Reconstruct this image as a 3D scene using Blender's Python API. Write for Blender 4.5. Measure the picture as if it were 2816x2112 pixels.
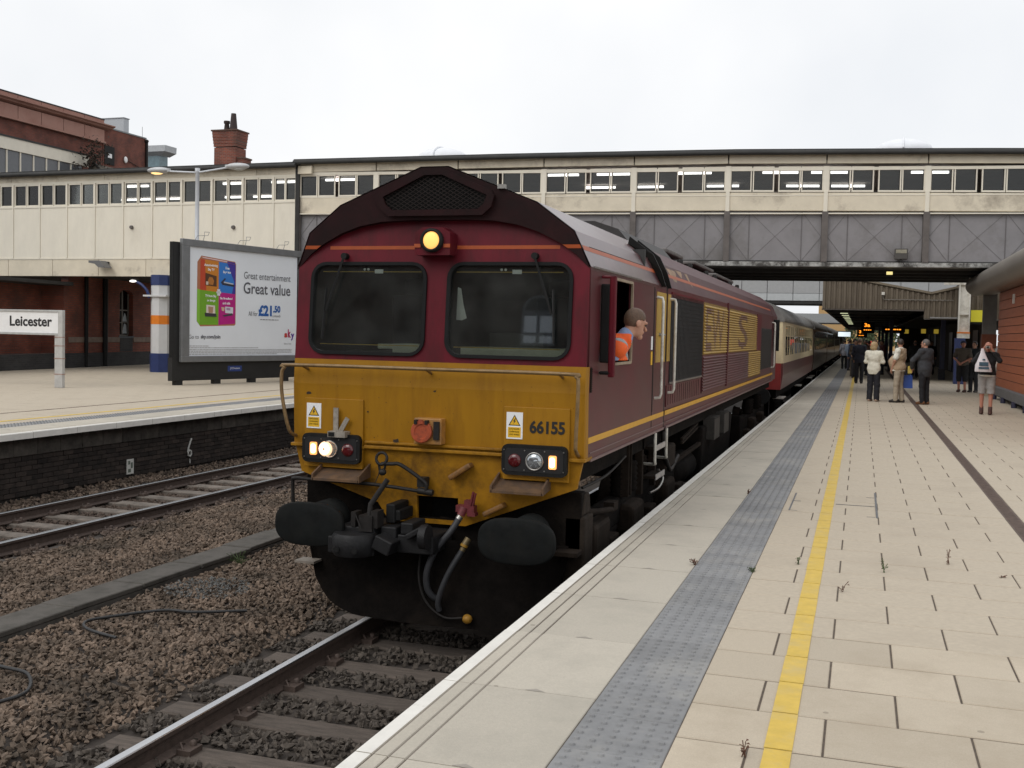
import bpy, math, random
import numpy as np
from mathutils import Matrix, Vector
R = math.radians
random.seed(7)
rng = np.random.default_rng(11)
for o in list(bpy.data.objects): bpy.data.objects.remove(o)
SC = bpy.context.scene
COL = SC.collection

# ---------------------------------------------------------------- camera
def make_camera():
    yaw, pitch, roll = 0.3143, 0.0432, 0.0220
    fwd = Vector((-math.sin(yaw)*math.cos(pitch), math.cos(yaw)*math.cos(pitch), -math.sin(pitch)))
    right = Vector((math.cos(yaw), math.sin(yaw), 0)); up = right.cross(fwd)
    r2 = math.cos(roll)*right + math.sin(roll)*up
    u2 = -math.sin(roll)*right + math.cos(roll)*up
    cd = bpy.data.cameras.new('camera'); co = bpy.data.objects.new('camera', cd); COL.objects.link(co)
    m = Matrix((r2, u2, -fwd)).transposed().to_4x4(); m.translation = (3.4139, -7.8819, 2.6024)
    co.matrix_world = m
    cd.sensor_fit = 'HORIZONTAL'; cd.sensor_width = 36.0; cd.lens = 36*2937.9/2816
    cd.shift_x = -2.36/2816; cd.shift_y = -12.95/2816
    cd.clip_start = 0.05; cd.clip_end = 3000
    SC.camera = co
make_camera()

# ---------------------------------------------------------------- sky, sun, exposure
def make_world():
    w = bpy.data.worlds.new('World'); SC.world = w; w.use_nodes = True
    nt = w.node_tree; nt.nodes.clear()
    out = nt.nodes.new('ShaderNodeOutputWorld'); bg = nt.nodes.new('ShaderNodeBackground')
    sky = nt.nodes.new('ShaderNodeTexSky'); sky.sky_type = 'NISHITA'; sky.sun_disc = False
    sky.sun_elevation = R(42); sky.sun_rotation = R(205); sky.dust_density = 4.0
    hs = nt.nodes.new('ShaderNodeHueSaturation'); hs.inputs['Saturation'].default_value = 0.35
    nt.links.new(sky.outputs[0], hs.inputs['Color'])
    tc = nt.nodes.new('ShaderNodeTexCoord'); no = nt.nodes.new('ShaderNodeTexNoise')
    no.inputs['Scale'].default_value = 2.2; no.inputs['Detail'].default_value = 5
    nt.links.new(tc.outputs['Generated'], no.inputs['Vector'])
    cr = nt.nodes.new('ShaderNodeValToRGB')
    cr.color_ramp.elements[0].position = .35; cr.color_ramp.elements[0].color = (9.6, 9.85, 10.2, 1)
    cr.color_ramp.elements[1].position = .7; cr.color_ramp.elements[1].color = (11.9, 11.85, 11.8, 1)
    nt.links.new(no.outputs['Fac'], cr.inputs['Fac'])
    mx = nt.nodes.new('ShaderNodeMix'); mx.data_type = 'RGBA'; mx.inputs[0].default_value = .86
    nt.links.new(hs.outputs[0], mx.inputs[6]); nt.links.new(cr.outputs[0], mx.inputs[7])
    nt.links.new(mx.outputs[2], bg.inputs['Color']); bg.inputs['Strength'].default_value = 0.10
    nt.links.new(bg.outputs[0], out.inputs['Surface'])
    sd = bpy.data.lights.new('sun', 'SUN'); sd.energy = 0.9; sd.angle = R(35); sd.color = (1, .97, .92)
    so = bpy.data.objects.new('sun', sd); COL.objects.link(so)
    el, az = R(42), R(205)                # behind the camera, a little to the left
    d = Vector((math.sin(az)*math.cos(el), math.cos(az)*math.cos(el), math.sin(el)))
    so.rotation_euler = d.to_track_quat('Z', 'Y').to_euler(); so.location = (0, 0, 60)
make_world()
vs = SC.view_settings
vs.view_transform = 'Standard'; vs.look = 'None'; vs.exposure = 0.0; vs.gamma = 1.0; vs.use_curve_mapping = False
SC.cycles.max_bounces = 8; SC.cycles.transparent_max_bounces = 12

# ---------------------------------------------------------------- helpers
ORG = {}                                  # world origin of each root, so parts can be written in world coordinates
def org(p): return ORG.get(p.name, (0, 0, 0)) if p else (0, 0, 0)
def tag(o, label=None, cat=None, group=None, kind=None):
    if label: o['label'] = label
    if cat: o['category'] = cat
    if group: o['group'] = group
    if kind: o['kind'] = kind
    return o
def thing(name, label, cat, loc=(0, 0, 0), group=None, kind=None, rz=0):
    o = bpy.data.objects.new(name, None); COL.objects.link(o); o.location = loc; o.rotation_euler = (0, 0, rz)
    o.empty_display_size = .2; ORG[o.name] = tuple(loc)
    return tag(o, label, cat, group, kind)
class MB:
    def __init__(s): s.v = []; s.f = []; s.m = []; s.s = []
    def add(s, vs, fs, m=0, smooth=False):
        b = len(s.v); s.v += [tuple(q) for q in vs]
        for i, f in enumerate(fs):
            s.f.append(tuple(b+k for k in f)); s.m.append(m[i] if isinstance(m, list) else m); s.s.append(smooth)
        return s
    def box(s, x0, x1, y0, y1, z0, z1, m=0):
        return s.add([(x0,y0,z0),(x1,y0,z0),(x1,y1,z0),(x0,y1,z0),(x0,y0,z1),(x1,y0,z1),(x1,y1,z1),(x0,y1,z1)],
                     [(0,3,2,1),(4,5,6,7),(0,1,5,4),(1,2,6,5),(2,3,7,6),(3,0,4,7)], m)
    def obox(s, c, ax, h, m=0):           # centre, three axes, half sizes
        c = Vector(c); a = [Vector(q).normalized()*w for q, w in zip(ax, h)]
        vs = [c+a[0]*i+a[1]*j+a[2]*k for k in (-1,1) for j in (-1,1) for i in (-1,1)]
        return s.add(vs, [(0,2,3,1),(4,5,7,6),(0,1,5,4),(1,3,7,5),(3,2,6,7),(2,0,4,6)], m)
    def bar(s, a, b, w, h=None, m=0):     # straight rectangular bar between two points
        a, b = Vector(a), Vector(b); d = b-a; L = d.length
        if L < 1e-6: return s
        d /= L; u = d.cross(Vector((0,0,1)))
        u = Vector((1,0,0)) if u.length < 1e-4 else u.normalized()
        return s.obox((a+b)/2, (d, u, d.cross(u)), (L/2, w/2, (h or w)/2), m)
    def prism(s, poly, axis, a, b, m=0, mcap=None, smooth=False):
        n = len(poly)
        def P(u, v, t): return (t,u,v) if axis == 'x' else (u,t,v) if axis == 'y' else (u,v,t)
        vs = [P(u,v,a) for u,v in poly]+[P(u,v,b) for u,v in poly]
        if n > 4:
            s.add(vs, [(i,(i+1)%n,n+(i+1)%n,n+i) for i in range(n)], m, smooth)
            return s.add(vs, [tuple(range(n))[::-1], tuple(range(n,2*n))], m if mcap is None else mcap)
        return s.add(vs, [(i,(i+1)%n,n+(i+1)%n,n+i) for i in range(n)]+[tuple(range(n))[::-1], tuple(range(n,2*n))], m)
    def tube(s, pts, r, n=8, m=0, caps=True):
        pts = [Vector(p) for p in pts]; k = len(pts); rs = r if isinstance(r, (list, tuple)) else [r]*k
        vs = []; pu = None
        for i, p in enumerate(pts):
            d = (pts[min(i+1,k-1)]-pts[max(i-1,0)]).normalized()
            if pu is None:
                u = d.cross(Vector((0,0,1)))
                if u.length < .05: u = d.cross(Vector((1,0,0)))
            else: u = pu-d*pu.dot(d)
            u.normalize(); pu = u; w = d.cross(u)
            vs += [p+(u*math.cos(2*math.pi*j/n)+w*math.sin(2*math.pi*j/n))*rs[i] for j in range(n)]
        s.add(vs, [(i*n+j, i*n+(j+1)%n, (i+1)*n+(j+1)%n, (i+1)*n+j) for i in range(k-1) for j in range(n)], m, n > 5)
        if caps: s.add(vs, [tuple(range(n))[::-1], tuple(range((k-1)*n, k*n))], m)
        return s
    def lathe(s, prof, c, axis='z', n=20, m=0, sign=1):   # prof: (radius, offset along axis)
        vs = []
        for r, t in prof:
            for j in range(n):
                a = 2*math.pi*j/n; u, v = r*math.cos(a), r*math.sin(a)*sign
                q = (t,u,v) if axis == 'x' else (u,t,v) if axis == 'y' else (u,v,t)
                vs.append((c[0]+q[0], c[1]+q[1], c[2]+q[2]))
        k = len(prof)
        s.add(vs, [(i*n+j, i*n+(j+1)%n, (i+1)*n+(j+1)%n, (i+1)*n+j) for i in range(k-1) for j in range(n)], m, True)
        return s.add(vs, [tuple(range(n))[::-1], tuple(range((k-1)*n, k*n))], m)
    def ball(s, c, r, n=12, k=8, m=0):
        rx, ry, rz = r if isinstance(r, (list, tuple)) else (r, r, r)
        vs = [(c[0]+rx*math.sin(math.pi*i/k)*math.cos(2*math.pi*j/n), c[1]+ry*math.sin(math.pi*i/k)*math.sin(2*math.pi*j/n), c[2]+rz*math.cos(math.pi*i/k)) for i in range(k+1) for j in range(n)]
        return s.add(vs, [(i*n+j, (i+1)*n+j, (i+1)*n+(j+1)%n, i*n+(j+1)%n) for i in range(k) for j in range(n)], m, True)
    def mesh(s, name, mats, warp=None, o=(0,0,0)):
        me = bpy.data.meshes.new(name)
        vs = [warp(*q) for q in s.v] if warp else s.v
        me.from_pydata([(q[0]-o[0], q[1]-o[1], q[2]-o[2]) for q in vs], [], s.f)
        for mt in (mats if isinstance(mats, (list, tuple)) else [mats]): me.materials.append(mt)
        me.polygons.foreach_set('material_index', s.m); me.polygons.foreach_set('use_smooth', s.s)
        me.validate(); return me
    def build(s, name, mats, parent=None, label=None, cat=None, group=None, kind=None, warp=None, bevel=0, o=None):
        o = org(parent) if o is None else o
        ob = bpy.data.objects.new(name, s.mesh(name, mats, warp, o)); COL.objects.link(ob)
        if parent: ob.parent = parent; ORG[ob.name] = tuple(o)
        else: ob.location = o
        if bevel:
            b = ob.modifiers.new('bevel', 'BEVEL'); b.width = bevel; b.segments = 2; b.limit_method = 'ANGLE'; b.angle_limit = R(40)
        return tag(ob, label, cat, group, kind)
def inst(name, me, parent, loc, rot=(0,0,0), scale=(1,1,1)):
    ob = bpy.data.objects.new(name, me); COL.objects.link(ob); ob.parent = parent
    po = org(parent); ob.location = (loc[0]-po[0], loc[1]-po[1], loc[2]-po[2]); ob.rotation_euler = rot; ob.scale = scale
    return ob
def copy_tree(o, parent=None):
    c = o.copy(); COL.objects.link(c)
    if parent: c.parent = parent
    for ch in o.children: copy_tree(ch, c)
    return c
def rrect(x0, x1, z0, z1, r, n=5):
    pts = []
    for cx, cz, a0 in ((x1-r, z1-r, 0), (x0+r, z1-r, 90), (x0+r, z0+r, 180), (x1-r, z0+r, 270)):
        pts += [(cx+r*math.cos(R(a0+90*i/n)), cz+r*math.sin(R(a0+90*i/n))) for i in range(n+1)]
    return pts
def plate(outer, holes=(), th=0.02, bevel=0):
    """flat sheet with holes in (u, v), thickness th: returns an MB with points (u, v, w)"""
    cu = bpy.data.curves.new('tmp', 'CURVE'); cu.dimensions = '2D'; cu.fill_mode = 'BOTH'; cu.extrude = th/2
    for poly in [outer]+list(holes):
        sp = cu.splines.new('POLY'); sp.points.add(len(poly)-1); sp.use_cyclic_u = True
        for p, q in zip(sp.points, poly): p.co = (q[0], q[1], 0, 1)
    return curve_mb(cu)
def curve_mb(cu):
    ob = bpy.data.objects.new('tmp', cu); me = bpy.data.meshes.new_from_object(ob)
    mb = MB(); mb.add([tuple(v.co) for v in me.vertices], [tuple(p.vertices) for p in me.polygons])
    bpy.data.objects.remove(ob); bpy.data.curves.remove(cu); bpy.data.meshes.remove(me)
    return mb
def text(s, w=None, h=None, bold=0, th=.002, align='LEFT', shear=0):
    """lettering as an MB in (u, v, w): lower left at 0,0, scaled to width w and height h"""
    cu = bpy.data.curves.new('tmp', 'FONT'); cu.body = s; cu.extrude = th/2; cu.offset = bold; cu.shear = shear
    cu.resolution_u = 3
    mb = curve_mb(cu)
    xs = [q[0] for q in mb.v]; ys = [q[1] for q in mb.v]
    x0, x1, y0, y1 = min(xs), max(xs), min(ys), max(ys)
    kx = w/(x1-x0) if w else None; ky = h/(y1-y0) if h else None
    kx = kx or ky; ky = ky or kx
    mb.v = [((x-x0)*kx, (y-y0)*ky, z) for x, y, z in mb.v]
    return mb
def join(mb, other, fn, m=0):
    mb.add([fn(*q) for q in other.v], other.f, m); return mb

# ---------------------------------------------------------------- materials
MATS = {}
def M(name, col, rough=.6, metal=0, var=.12, scale=6., bump=0., bscale=60., spec=.5, rand=0., dirt=None, dscale=1.5, dlo=.45, dhi=.7, coat=0, stretch=None, gum=None):
    if name in MATS: return MATS[name]
    m = bpy.data.materials.new(name); m.use_nodes = True; nt = m.node_tree; N = nt.nodes; L = nt.links
    b = N['Principled BSDF']; b.inputs['Roughness'].default_value = rough; b.inputs['Metallic'].default_value = metal
    b.inputs['Specular IOR Level'].default_value = spec
    if coat: b.inputs['Coat Weight'].default_value = coat; b.inputs['Coat Roughness'].default_value = .12
    g = N.new('ShaderNodeNewGeometry'); src = g.outputs['Position']
    if stretch:
        mp = N.new('ShaderNodeMapping'); mp.inputs['Scale'].default_value = stretch; L.new(src, mp.inputs['Vector']); src = mp.outputs[0]
    n1 = N.new('ShaderNodeTexNoise'); n1.inputs['Scale'].default_value = scale; n1.inputs['Detail'].default_value = 6; n1.inputs['Roughness'].default_value = .65
    L.new(src, n1.inputs['Vector'])
    mr = N.new('ShaderNodeMapRange'); mr.inputs['From Min'].default_value = .3; mr.inputs['From Max'].default_value = .7
    mr.inputs['To Min'].default_value = 1-var; mr.inputs['To Max'].default_value = 1+var; L.new(n1.outputs['Fac'], mr.inputs['Value'])
    fac = mr.outputs[0]
    if rand:
        oi = N.new('ShaderNodeObjectInfo'); r2 = N.new('ShaderNodeMapRange'); r2.inputs['To Min'].default_value = 1-rand; r2.inputs['To Max'].default_value = 1+rand
        L.new(oi.outputs['Random'], r2.inputs['Value']); mm = N.new('ShaderNodeMath'); mm.operation = 'MULTIPLY'
        L.new(fac, mm.inputs[0]); L.new(r2.outputs[0], mm.inputs[1]); fac = mm.outputs[0]
    vm = N.new('ShaderNodeVectorMath'); vm.operation = 'SCALE'; vm.inputs[0].default_value = col[:3]; L.new(fac, vm.inputs['Scale'])
    c = vm.outputs[0]
    if dirt:
        n3 = N.new('ShaderNodeTexNoise'); n3.inputs['Scale'].default_value = dscale; n3.inputs['Detail'].default_value = 8; n3.inputs['Roughness'].default_value = .7
        L.new(src, n3.inputs['Vector'])
        cr = N.new('ShaderNodeMapRange'); cr.inputs['From Min'].default_value = dlo; cr.inputs['From Max'].default_value = dhi; L.new(n3.outputs['Fac'], cr.inputs['Value'])
        mx = N.new('ShaderNodeMix'); mx.data_type = 'RGBA'; L.new(cr.outputs[0], mx.inputs[0]); L.new(c, mx.inputs[6]); mx.inputs[7].default_value = (*dirt, 1)
        c = mx.outputs[2]
    if gum:                                # scattered round marks trodden into the surface
        vo = N.new('ShaderNodeTexVoronoi'); vo.inputs['Scale'].default_value = gum[0]; L.new(g.outputs['Position'], vo.inputs['Vector'])
        sp = N.new('ShaderNodeSeparateColor'); L.new(vo.outputs['Color'], sp.inputs[0])
        th = N.new('ShaderNodeMath'); th.operation = 'MULTIPLY'; th.inputs[1].default_value = gum[1]; L.new(sp.outputs[0], th.inputs[0])
        q1 = N.new('ShaderNodeMath'); q1.operation = 'LESS_THAN'; L.new(vo.outputs['Distance'], q1.inputs[0]); L.new(th.outputs[0], q1.inputs[1])
        q2 = N.new('ShaderNodeMath'); q2.operation = 'GREATER_THAN'; q2.inputs[1].default_value = gum[2]; L.new(sp.outputs[1], q2.inputs[0])
        q3 = N.new('ShaderNodeMath'); q3.operation = 'MULTIPLY'; L.new(q1.outputs[0], q3.inputs[0]); L.new(q2.outputs[0], q3.inputs[1])
        q4 = N.new('ShaderNodeMath'); q4.operation = 'MULTIPLY'; q4.inputs[1].default_value = .45; L.new(q3.outputs[0], q4.inputs[0])
        mx = N.new('ShaderNodeMix'); mx.data_type = 'RGBA'; L.new(q4.outputs[0], mx.inputs[0]); L.new(c, mx.inputs[6]); mx.inputs[7].default_value = (.14,.115,.09,1); c = mx.outputs[2]
    L.new(c, b.inputs['Base Color'])
    if bump:
        n2 = N.new('ShaderNodeTexNoise'); n2.inputs['Scale'].default_value = bscale; n2.inputs['Detail'].default_value = 4; L.new(g.outputs['Position'], n2.inputs['Vector'])
        bp = N.new('ShaderNodeBump'); bp.inputs['Strength'].default_value = bump; bp.inputs['Distance'].default_value = .01; L.new(n2.outputs['Fac'], bp.inputs['Height']); L.new(bp.outputs[0], b.inputs['Normal'])
    MATS[name] = m; return m
def EM(name, col, strength):
    if name in MATS: return MATS[name]
    m = bpy.data.materials.new(name); m.use_nodes = True; nt = m.node_tree; b = nt.nodes['Principled BSDF']
    b.inputs['Base Color'].default_value = (*col, 1); b.inputs['Emission Color'].default_value = (*col, 1); b.inputs['Emission Strength'].default_value = strength
    MATS[name] = m; return m
def GLASS(name, tint=(.5,.55,.55), dust=0, rough=.02):
    """window pane: partly see-through, partly mirror by angle"""
    if name in MATS: return MATS[name]
    m = bpy.data.materials.new(name); m.use_nodes = True; nt = m.node_tree; N = nt.nodes; L = nt.links; N.clear()
    out = N.new('ShaderNodeOutputMaterial'); tr = N.new('ShaderNodeBsdfTransparent'); tr.inputs[0].default_value = (*tint, 1)
    gl = N.new('ShaderNodeBsdfGlossy'); gl.inputs['Roughness'].default_value = rough; gl.inputs['Color'].default_value = (1,1,1,1)
    fr = N.new('ShaderNodeFresnel'); fr.inputs['IOR'].default_value = 1.5
    mx = N.new('ShaderNodeMixShader'); L.new(fr.outputs[0], mx.inputs[0]); L.new(tr.outputs[0], mx.inputs[1]); L.new(gl.outputs[0], mx.inputs[2]); res = mx.outputs[0]
    if dust:                               # thin film of road dirt
        df = N.new('ShaderNodeBsdfDiffuse'); df.inputs['Color'].default_value = (.42,.43,.42,1); g = N.new('ShaderNodeNewGeometry'); nz = N.new('ShaderNodeTexNoise'); nz.inputs['Scale'].default_value = 3.5; nz.inputs['Detail'].default_value = 7
        L.new(g.outputs['Position'], nz.inputs['Vector']); mr = N.new('ShaderNodeMapRange'); mr.inputs['From Min'].default_value = .3; mr.inputs['From Max'].default_value = .75; mr.inputs['To Min'].default_value = dust*.3; mr.inputs['To Max'].default_value = dust*1.6
        L.new(nz.outputs['Fac'], mr.inputs['Value']); m2 = N.new('ShaderNodeMixShader'); L.new(mr.outputs[0], m2.inputs[0]); L.new(res, m2.inputs[1]); L.new(df.outputs[0], m2.inputs[2]); res = m2.outputs[0]
    L.new(res, out.inputs['Surface'])
    MATS[name] = m; return m
def dashes(mb, u, v, w, h, fn, m=0, seed=3):
    r = random.Random(seed); x = 0
    while x < w:
        l = min(w-x, h*r.uniform(1.2, 4)); mb.add([fn(u+x,v), fn(u+x+l,v), fn(u+x+l,v+h), fn(u+x,v+h)], [(0,1,2,3)], m); x += l+h*.6
    return mb
def BRICK(name, c1, c2, mortar, d=(0, 1), w=.225, h=.075, ms=.010, bump=.5, rough=.85, dirt=None, dlo=.5, dhi=.75):
    if name in MATS: return MATS[name]
    m = bpy.data.materials.new(name); m.use_nodes = True; nt = m.node_tree; N = nt.nodes; L = nt.links; b = N['Principled BSDF']; b.inputs['Roughness'].default_value = rough
    g = N.new('ShaderNodeNewGeometry'); dp = N.new('ShaderNodeVectorMath'); dp.operation = 'DOT_PRODUCT'; dp.inputs[1].default_value = (d[0], d[1], 0)
    L.new(g.outputs['Position'], dp.inputs[0]); sx = N.new('ShaderNodeSeparateXYZ'); L.new(g.outputs['Position'], sx.inputs[0])
    cb = N.new('ShaderNodeCombineXYZ'); L.new(dp.outputs['Value'], cb.inputs[0]); L.new(sx.outputs['Z'], cb.inputs[1])
    br = N.new('ShaderNodeTexBrick'); br.inputs['Scale'].default_value = 1; br.inputs['Brick Width'].default_value = w; br.inputs['Row Height'].default_value = h
    br.inputs['Mortar Size'].default_value = ms; br.inputs['Bias'].default_value = 0
    br.inputs['Color1'].default_value = (*c1, 1); br.inputs['Color2'].default_value = (*c2, 1); br.inputs['Mortar'].default_value = (*mortar, 1)
    L.new(cb.outputs[0], br.inputs['Vector']); c = br.outputs['Color']
    n1 = N.new('ShaderNodeTexNoise'); n1.inputs['Scale'].default_value = 1.3; n1.inputs['Detail'].default_value = 8; L.new(g.outputs['Position'], n1.inputs['Vector'])
    mr = N.new('ShaderNodeMapRange'); mr.inputs['From Min'].default_value = .3; mr.inputs['From Max'].default_value = .7; mr.inputs['To Min'].default_value = .65; mr.inputs['To Max'].default_value = 1.25; L.new(n1.outputs['Fac'], mr.inputs['Value'])
    vm = N.new('ShaderNodeVectorMath'); vm.operation = 'SCALE'; L.new(c, vm.inputs[0]); L.new(mr.outputs[0], vm.inputs['Scale']); c = vm.outputs[0]
    if dirt:
        n3 = N.new('ShaderNodeTexNoise'); n3.inputs['Scale'].default_value = 1.1; n3.inputs['Detail'].default_value = 8; L.new(g.outputs['Position'], n3.inputs['Vector'])
        cr = N.new('ShaderNodeMapRange'); cr.inputs['From Min'].default_value = dlo; cr.inputs['From Max'].default_value = dhi; L.new(n3.outputs['Fac'], cr.inputs['Value'])
        mx = N.new('ShaderNodeMix'); mx.data_type = 'RGBA'; L.new(cr.outputs[0], mx.inputs[0]); L.new(c, mx.inputs[6]); mx.inputs[7].default_value = (*dirt, 1); c = mx.outputs[2]
    L.new(c, b.inputs['Base Color'])
    bp = N.new('ShaderNodeBump'); bp.inputs['Strength'].default_value = bump; bp.inputs['Distance'].default_value = .01; bp.invert = True
    L.new(br.outputs['Fac'], bp.inputs['Height']); L.new(bp.outputs[0], b.inputs['Normal'])
    MATS[name] = m; return m
# ================================================================ GROUND, TRACKS, PLATFORMS
PZ, LZ = .915, .96
m_earth = M('earth', (.045,.036,.03), .95, var=.3, scale=3)
m_stone = M('ballast_stone', (.185,.135,.10), .9, var=.6, scale=20, bump=.15, bscale=200, dirt=(.055,.042,.030), dscale=1.6, dlo=.42, dhi=.68)
m_stone_d = M('ballast_stone_oily', (.078,.064,.052), .85, var=.55, scale=24, bump=.3, bscale=90)
m_rust = M('rail_rust', (.075,.052,.042), .7, var=.3, scale=20, bump=.2)
m_steel = M('rail_top', (.55,.56,.58), .28, 1, var=.1, scale=30, stretch=(1,.05,1))
m_steel_d = M('rail_top_dull', (.35,.36,.37), .35, 1, var=.2, scale=30)
m_sleeper = M('sleeper_wood', (.10,.08,.066), .9, var=.35, scale=5, bump=.6, bscale=40, stretch=(1,6,1), rand=.2)
m_sleeper_l = M('sleeper_concrete', (.20,.17,.145), .9, var=.3, scale=7, bump=.4, bscale=40, rand=.2, dirt=(.07,.06,.05), dscale=4)
m_conc = M('old_concrete', (.075,.068,.058), .9, var=.3, scale=5, bump=.5, bscale=50, dirt=(.10,.09,.08), dscale=2.5)
m_paver = M('paver_buff', (.485,.418,.325), .85, var=.11, scale=170, bump=.25, bscale=200, rand=.13, dirt=(.37,.305,.225), dscale=1.1, dlo=.48, dhi=.8, gum=(4.2,.10,.72))
m_paver2 = M('paver_buff_far', (.475,.41,.32), .85, var=.08, scale=25, dirt=(.40,.34,.265), dscale=.9, dlo=.52, dhi=.8)
m_joint = M('joint_sand', (.10,.078,.06), .95, var=.3, scale=20)
m_cope = M('coping_concrete', (.475,.435,.365), .8, var=.08, scale=90, bump=.2, bscale=150, rand=.05, dirt=(.35,.325,.275), dscale=1.3, dlo=.46, dhi=.8, gum=(3.6,.08,.72))
m_groove = M('coping_groove', (.20,.17,.145), .95, var=.2)
m_white = M('white_edge_paint', (.74,.72,.67), .6, var=.07, scale=8, dirt=(.52,.49,.43), dscale=5, dlo=.62, dhi=.78)
m_tact = M('tactile_grey', (.222,.224,.229), .8, var=.12, scale=9, bump=.25, bscale=150, rand=.09, dirt=(.34,.33,.31), dscale=1.7, dlo=.5, dhi=.78)
m_yline = M('yellow_line_paint', (.62,.43,.075), .65, var=.10, scale=12, dirt=(.52,.40,.17), dscale=5, dlo=.48, dhi=.8)
m_drain = M('drain_iron', (.115,.080,.064), .7, var=.3, scale=15, bump=.4)
m_wall_dark = M('sooty_masonry', (.035,.031,.027), .95, var=.4, scale=4, bump=.5)

MB().add([(-500,-300,-.32),(500,-300,-.32),(500,1500,-.32),(-500,1500,-.32)], [(0,1,2,3)]).build('ground', m_earth, kind='structure')

def ball_h(x, y):                          # level of the ballast between the tracks
    h = np.full(np.shape(x), -.10)
    h = np.where(np.abs(x) < 1.35, -.165, h)                       # four foot of the near track
    h = np.where((x > -1.75) & (x <= -1.35), -.165+(-1.35-x)/.4*.085, h)
    h = np.where((x > -3.25) & (x <= -1.75), -.08+.015*np.sin(y*1.7)*np.cos(x*2.1), h)
    h = np.where((x > -5.6) & (x <= -3.25), -.085+.02*np.sin(y*1.3+x), h)
    h = np.where((x > -5.95) & (x <= -5.6), -.12, h)
    h = np.where((x > -8.0) & (x <= -5.95), -.235, h)
    h = np.where(x <= -8.0, -.12+.02*np.sin(y), h)
    return h
def stones(name, pts, zoff, size, mat, parent):
    """thousands of broken stones joined in one mesh"""
    import bmesh
    n = len(pts); kinds = 20; which = rng.integers(0, kinds, n); VV, FF, off = [], [], 0
    q = rng.normal(size=(n,4)); q[:,1:3] *= .5; q /= np.linalg.norm(q,axis=1,keepdims=True)
    w,x,y,z = q.T
    Rm = np.stack([np.stack([1-2*(y*y+z*z),2*(x*y-w*z),2*(x*z+w*y)],1),np.stack([2*(x*y+w*z),1-2*(x*x+z*z),2*(y*z-w*x)],1),np.stack([2*(x*z-w*y),2*(y*z+w*x),1-2*(x*x+y*y)],1)],1)
    sc = size*rng.uniform(.6,1.4,(n,1))*np.stack([rng.uniform(.9,1.7,n),rng.uniform(.75,1.15,n),rng.uniform(.45,.85,n)],1)
    P = np.stack([pts[:,0], pts[:,1], ball_h(pts[:,0],pts[:,1])+zoff+rng.uniform(-.012,.02,n)],1)
    for b in range(kinds):                 # angular stones: hulls of a few random points
        bm = bmesh.new(); d = rng.normal(size=(11,3)); d /= np.linalg.norm(d,axis=1,keepdims=True); d *= rng.uniform(.8,1.1,(11,1))
        for p in d: bm.verts.new(p)
        r = bmesh.ops.convex_hull(bm, input=bm.verts[:]); bmesh.ops.delete(bm, geom=[g for g in r['geom_interior'] if isinstance(g, bmesh.types.BMVert)], context='VERTS')
        bmesh.ops.triangulate(bm, faces=bm.faces[:]); bm.verts.index_update()
        bv = np.array([v.co for v in bm.verts]); bf = np.array([[v.index for v in f.verts] for f in bm.faces]); bm.free()
        k = np.where(which == b)[0]
        V = np.einsum('nij,nkj->nki', Rm[k], bv[None]*sc[k][:,None,:])+P[k][:,None,:]
        VV.append(V.reshape(-1,3)); FF.append((bf[None]+off+len(bv)*np.arange(len(k))[:,None,None]).reshape(-1,3)); off += len(bv)*len(k)
    V = np.concatenate(VV); F = np.concatenate(FF)
    me = bpy.data.meshes.new(name); me.vertices.add(len(V)); me.vertices.foreach_set('co', V.ravel())
    me.loops.add(F.size); me.loops.foreach_set('vertex_index', F.ravel().astype(np.int32))
    me.polygons.add(len(F)); me.polygons.foreach_set('loop_start', np.arange(0,F.size,3,dtype=np.int32)); me.polygons.foreach_set('use_smooth', np.zeros(len(F), bool))
    me.update(); me.materials.append(mat)
    ob = bpy.data.objects.new(name, me); COL.objects.link(ob); ob.parent = parent
    return tag(ob, kind='stuff')
def scatter(x0, x1, y0, y1, dens):
    n = int((x1-x0)*(y1-y0)*dens); return np.stack([rng.uniform(x0,x1,n), rng.uniform(y0,y1,n)],1)
ballast = thing('ballast', None, None, (0,0,0), kind='structure')
bm_ = MB(); nx, ny = 45, 110
gx = np.concatenate([np.linspace(-8.72,1.5,nx)]); gy = np.linspace(-14,70,ny)
X, Y = np.meshgrid(gx, gy); Z = ball_h(X, Y)-.02
bm_.add(np.stack([X,Y,Z],-1).reshape(-1,3).tolist(), [(j*nx+i, j*nx+i+1, (j+1)*nx+i+1, (j+1)*nx+i) for j in range(ny-1) for i in range(nx-1)])
bm_.build('ballast_bed', m_earth, ballast)
near = np.concatenate([scatter(-5.6,-1.35,-4.2,6,950), scatter(-5.6,-1.35,6,16,450)])
near = near[~((near[:,0] > -3.72)&(near[:,0] < -3.30))]
near = near[(near[:,1] > -3.9+(-near[:,0]-1.4)*.55)]
stones('ballast_stones', near, 0, .0235, m_stone, ballast)
f4 = scatter(-1.35,1.4,-5,1.6,600); sl = np.abs(((f4[:,1]+.02+.335) % .67)-.335) < .15
f4 = f4[~sl]; stones('oily_stones', f4, 0, .026, m_stone_d, ballast)
ft = scatter(-8.7,-5.6,2,18,420); sl = (np.abs(((ft[:,1]-2.0+.34) % .68)-.34) < .13)&(ft[:,0] > -8.3)&(ft[:,0] < -5.7); ft = ft[~sl]; stones('far_track_stones', ft, 0, .028, m_stone_d if False else M('ballast_stone_brown', (.085,.06,.046), .9, var=.55, scale=22, bump=.3, bscale=90), ballast)
st = scatter(-8.7,-7.95,4,18,200); stones('wall_foot_stones', st, .03, .03, m_stone, ballast)

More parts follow.
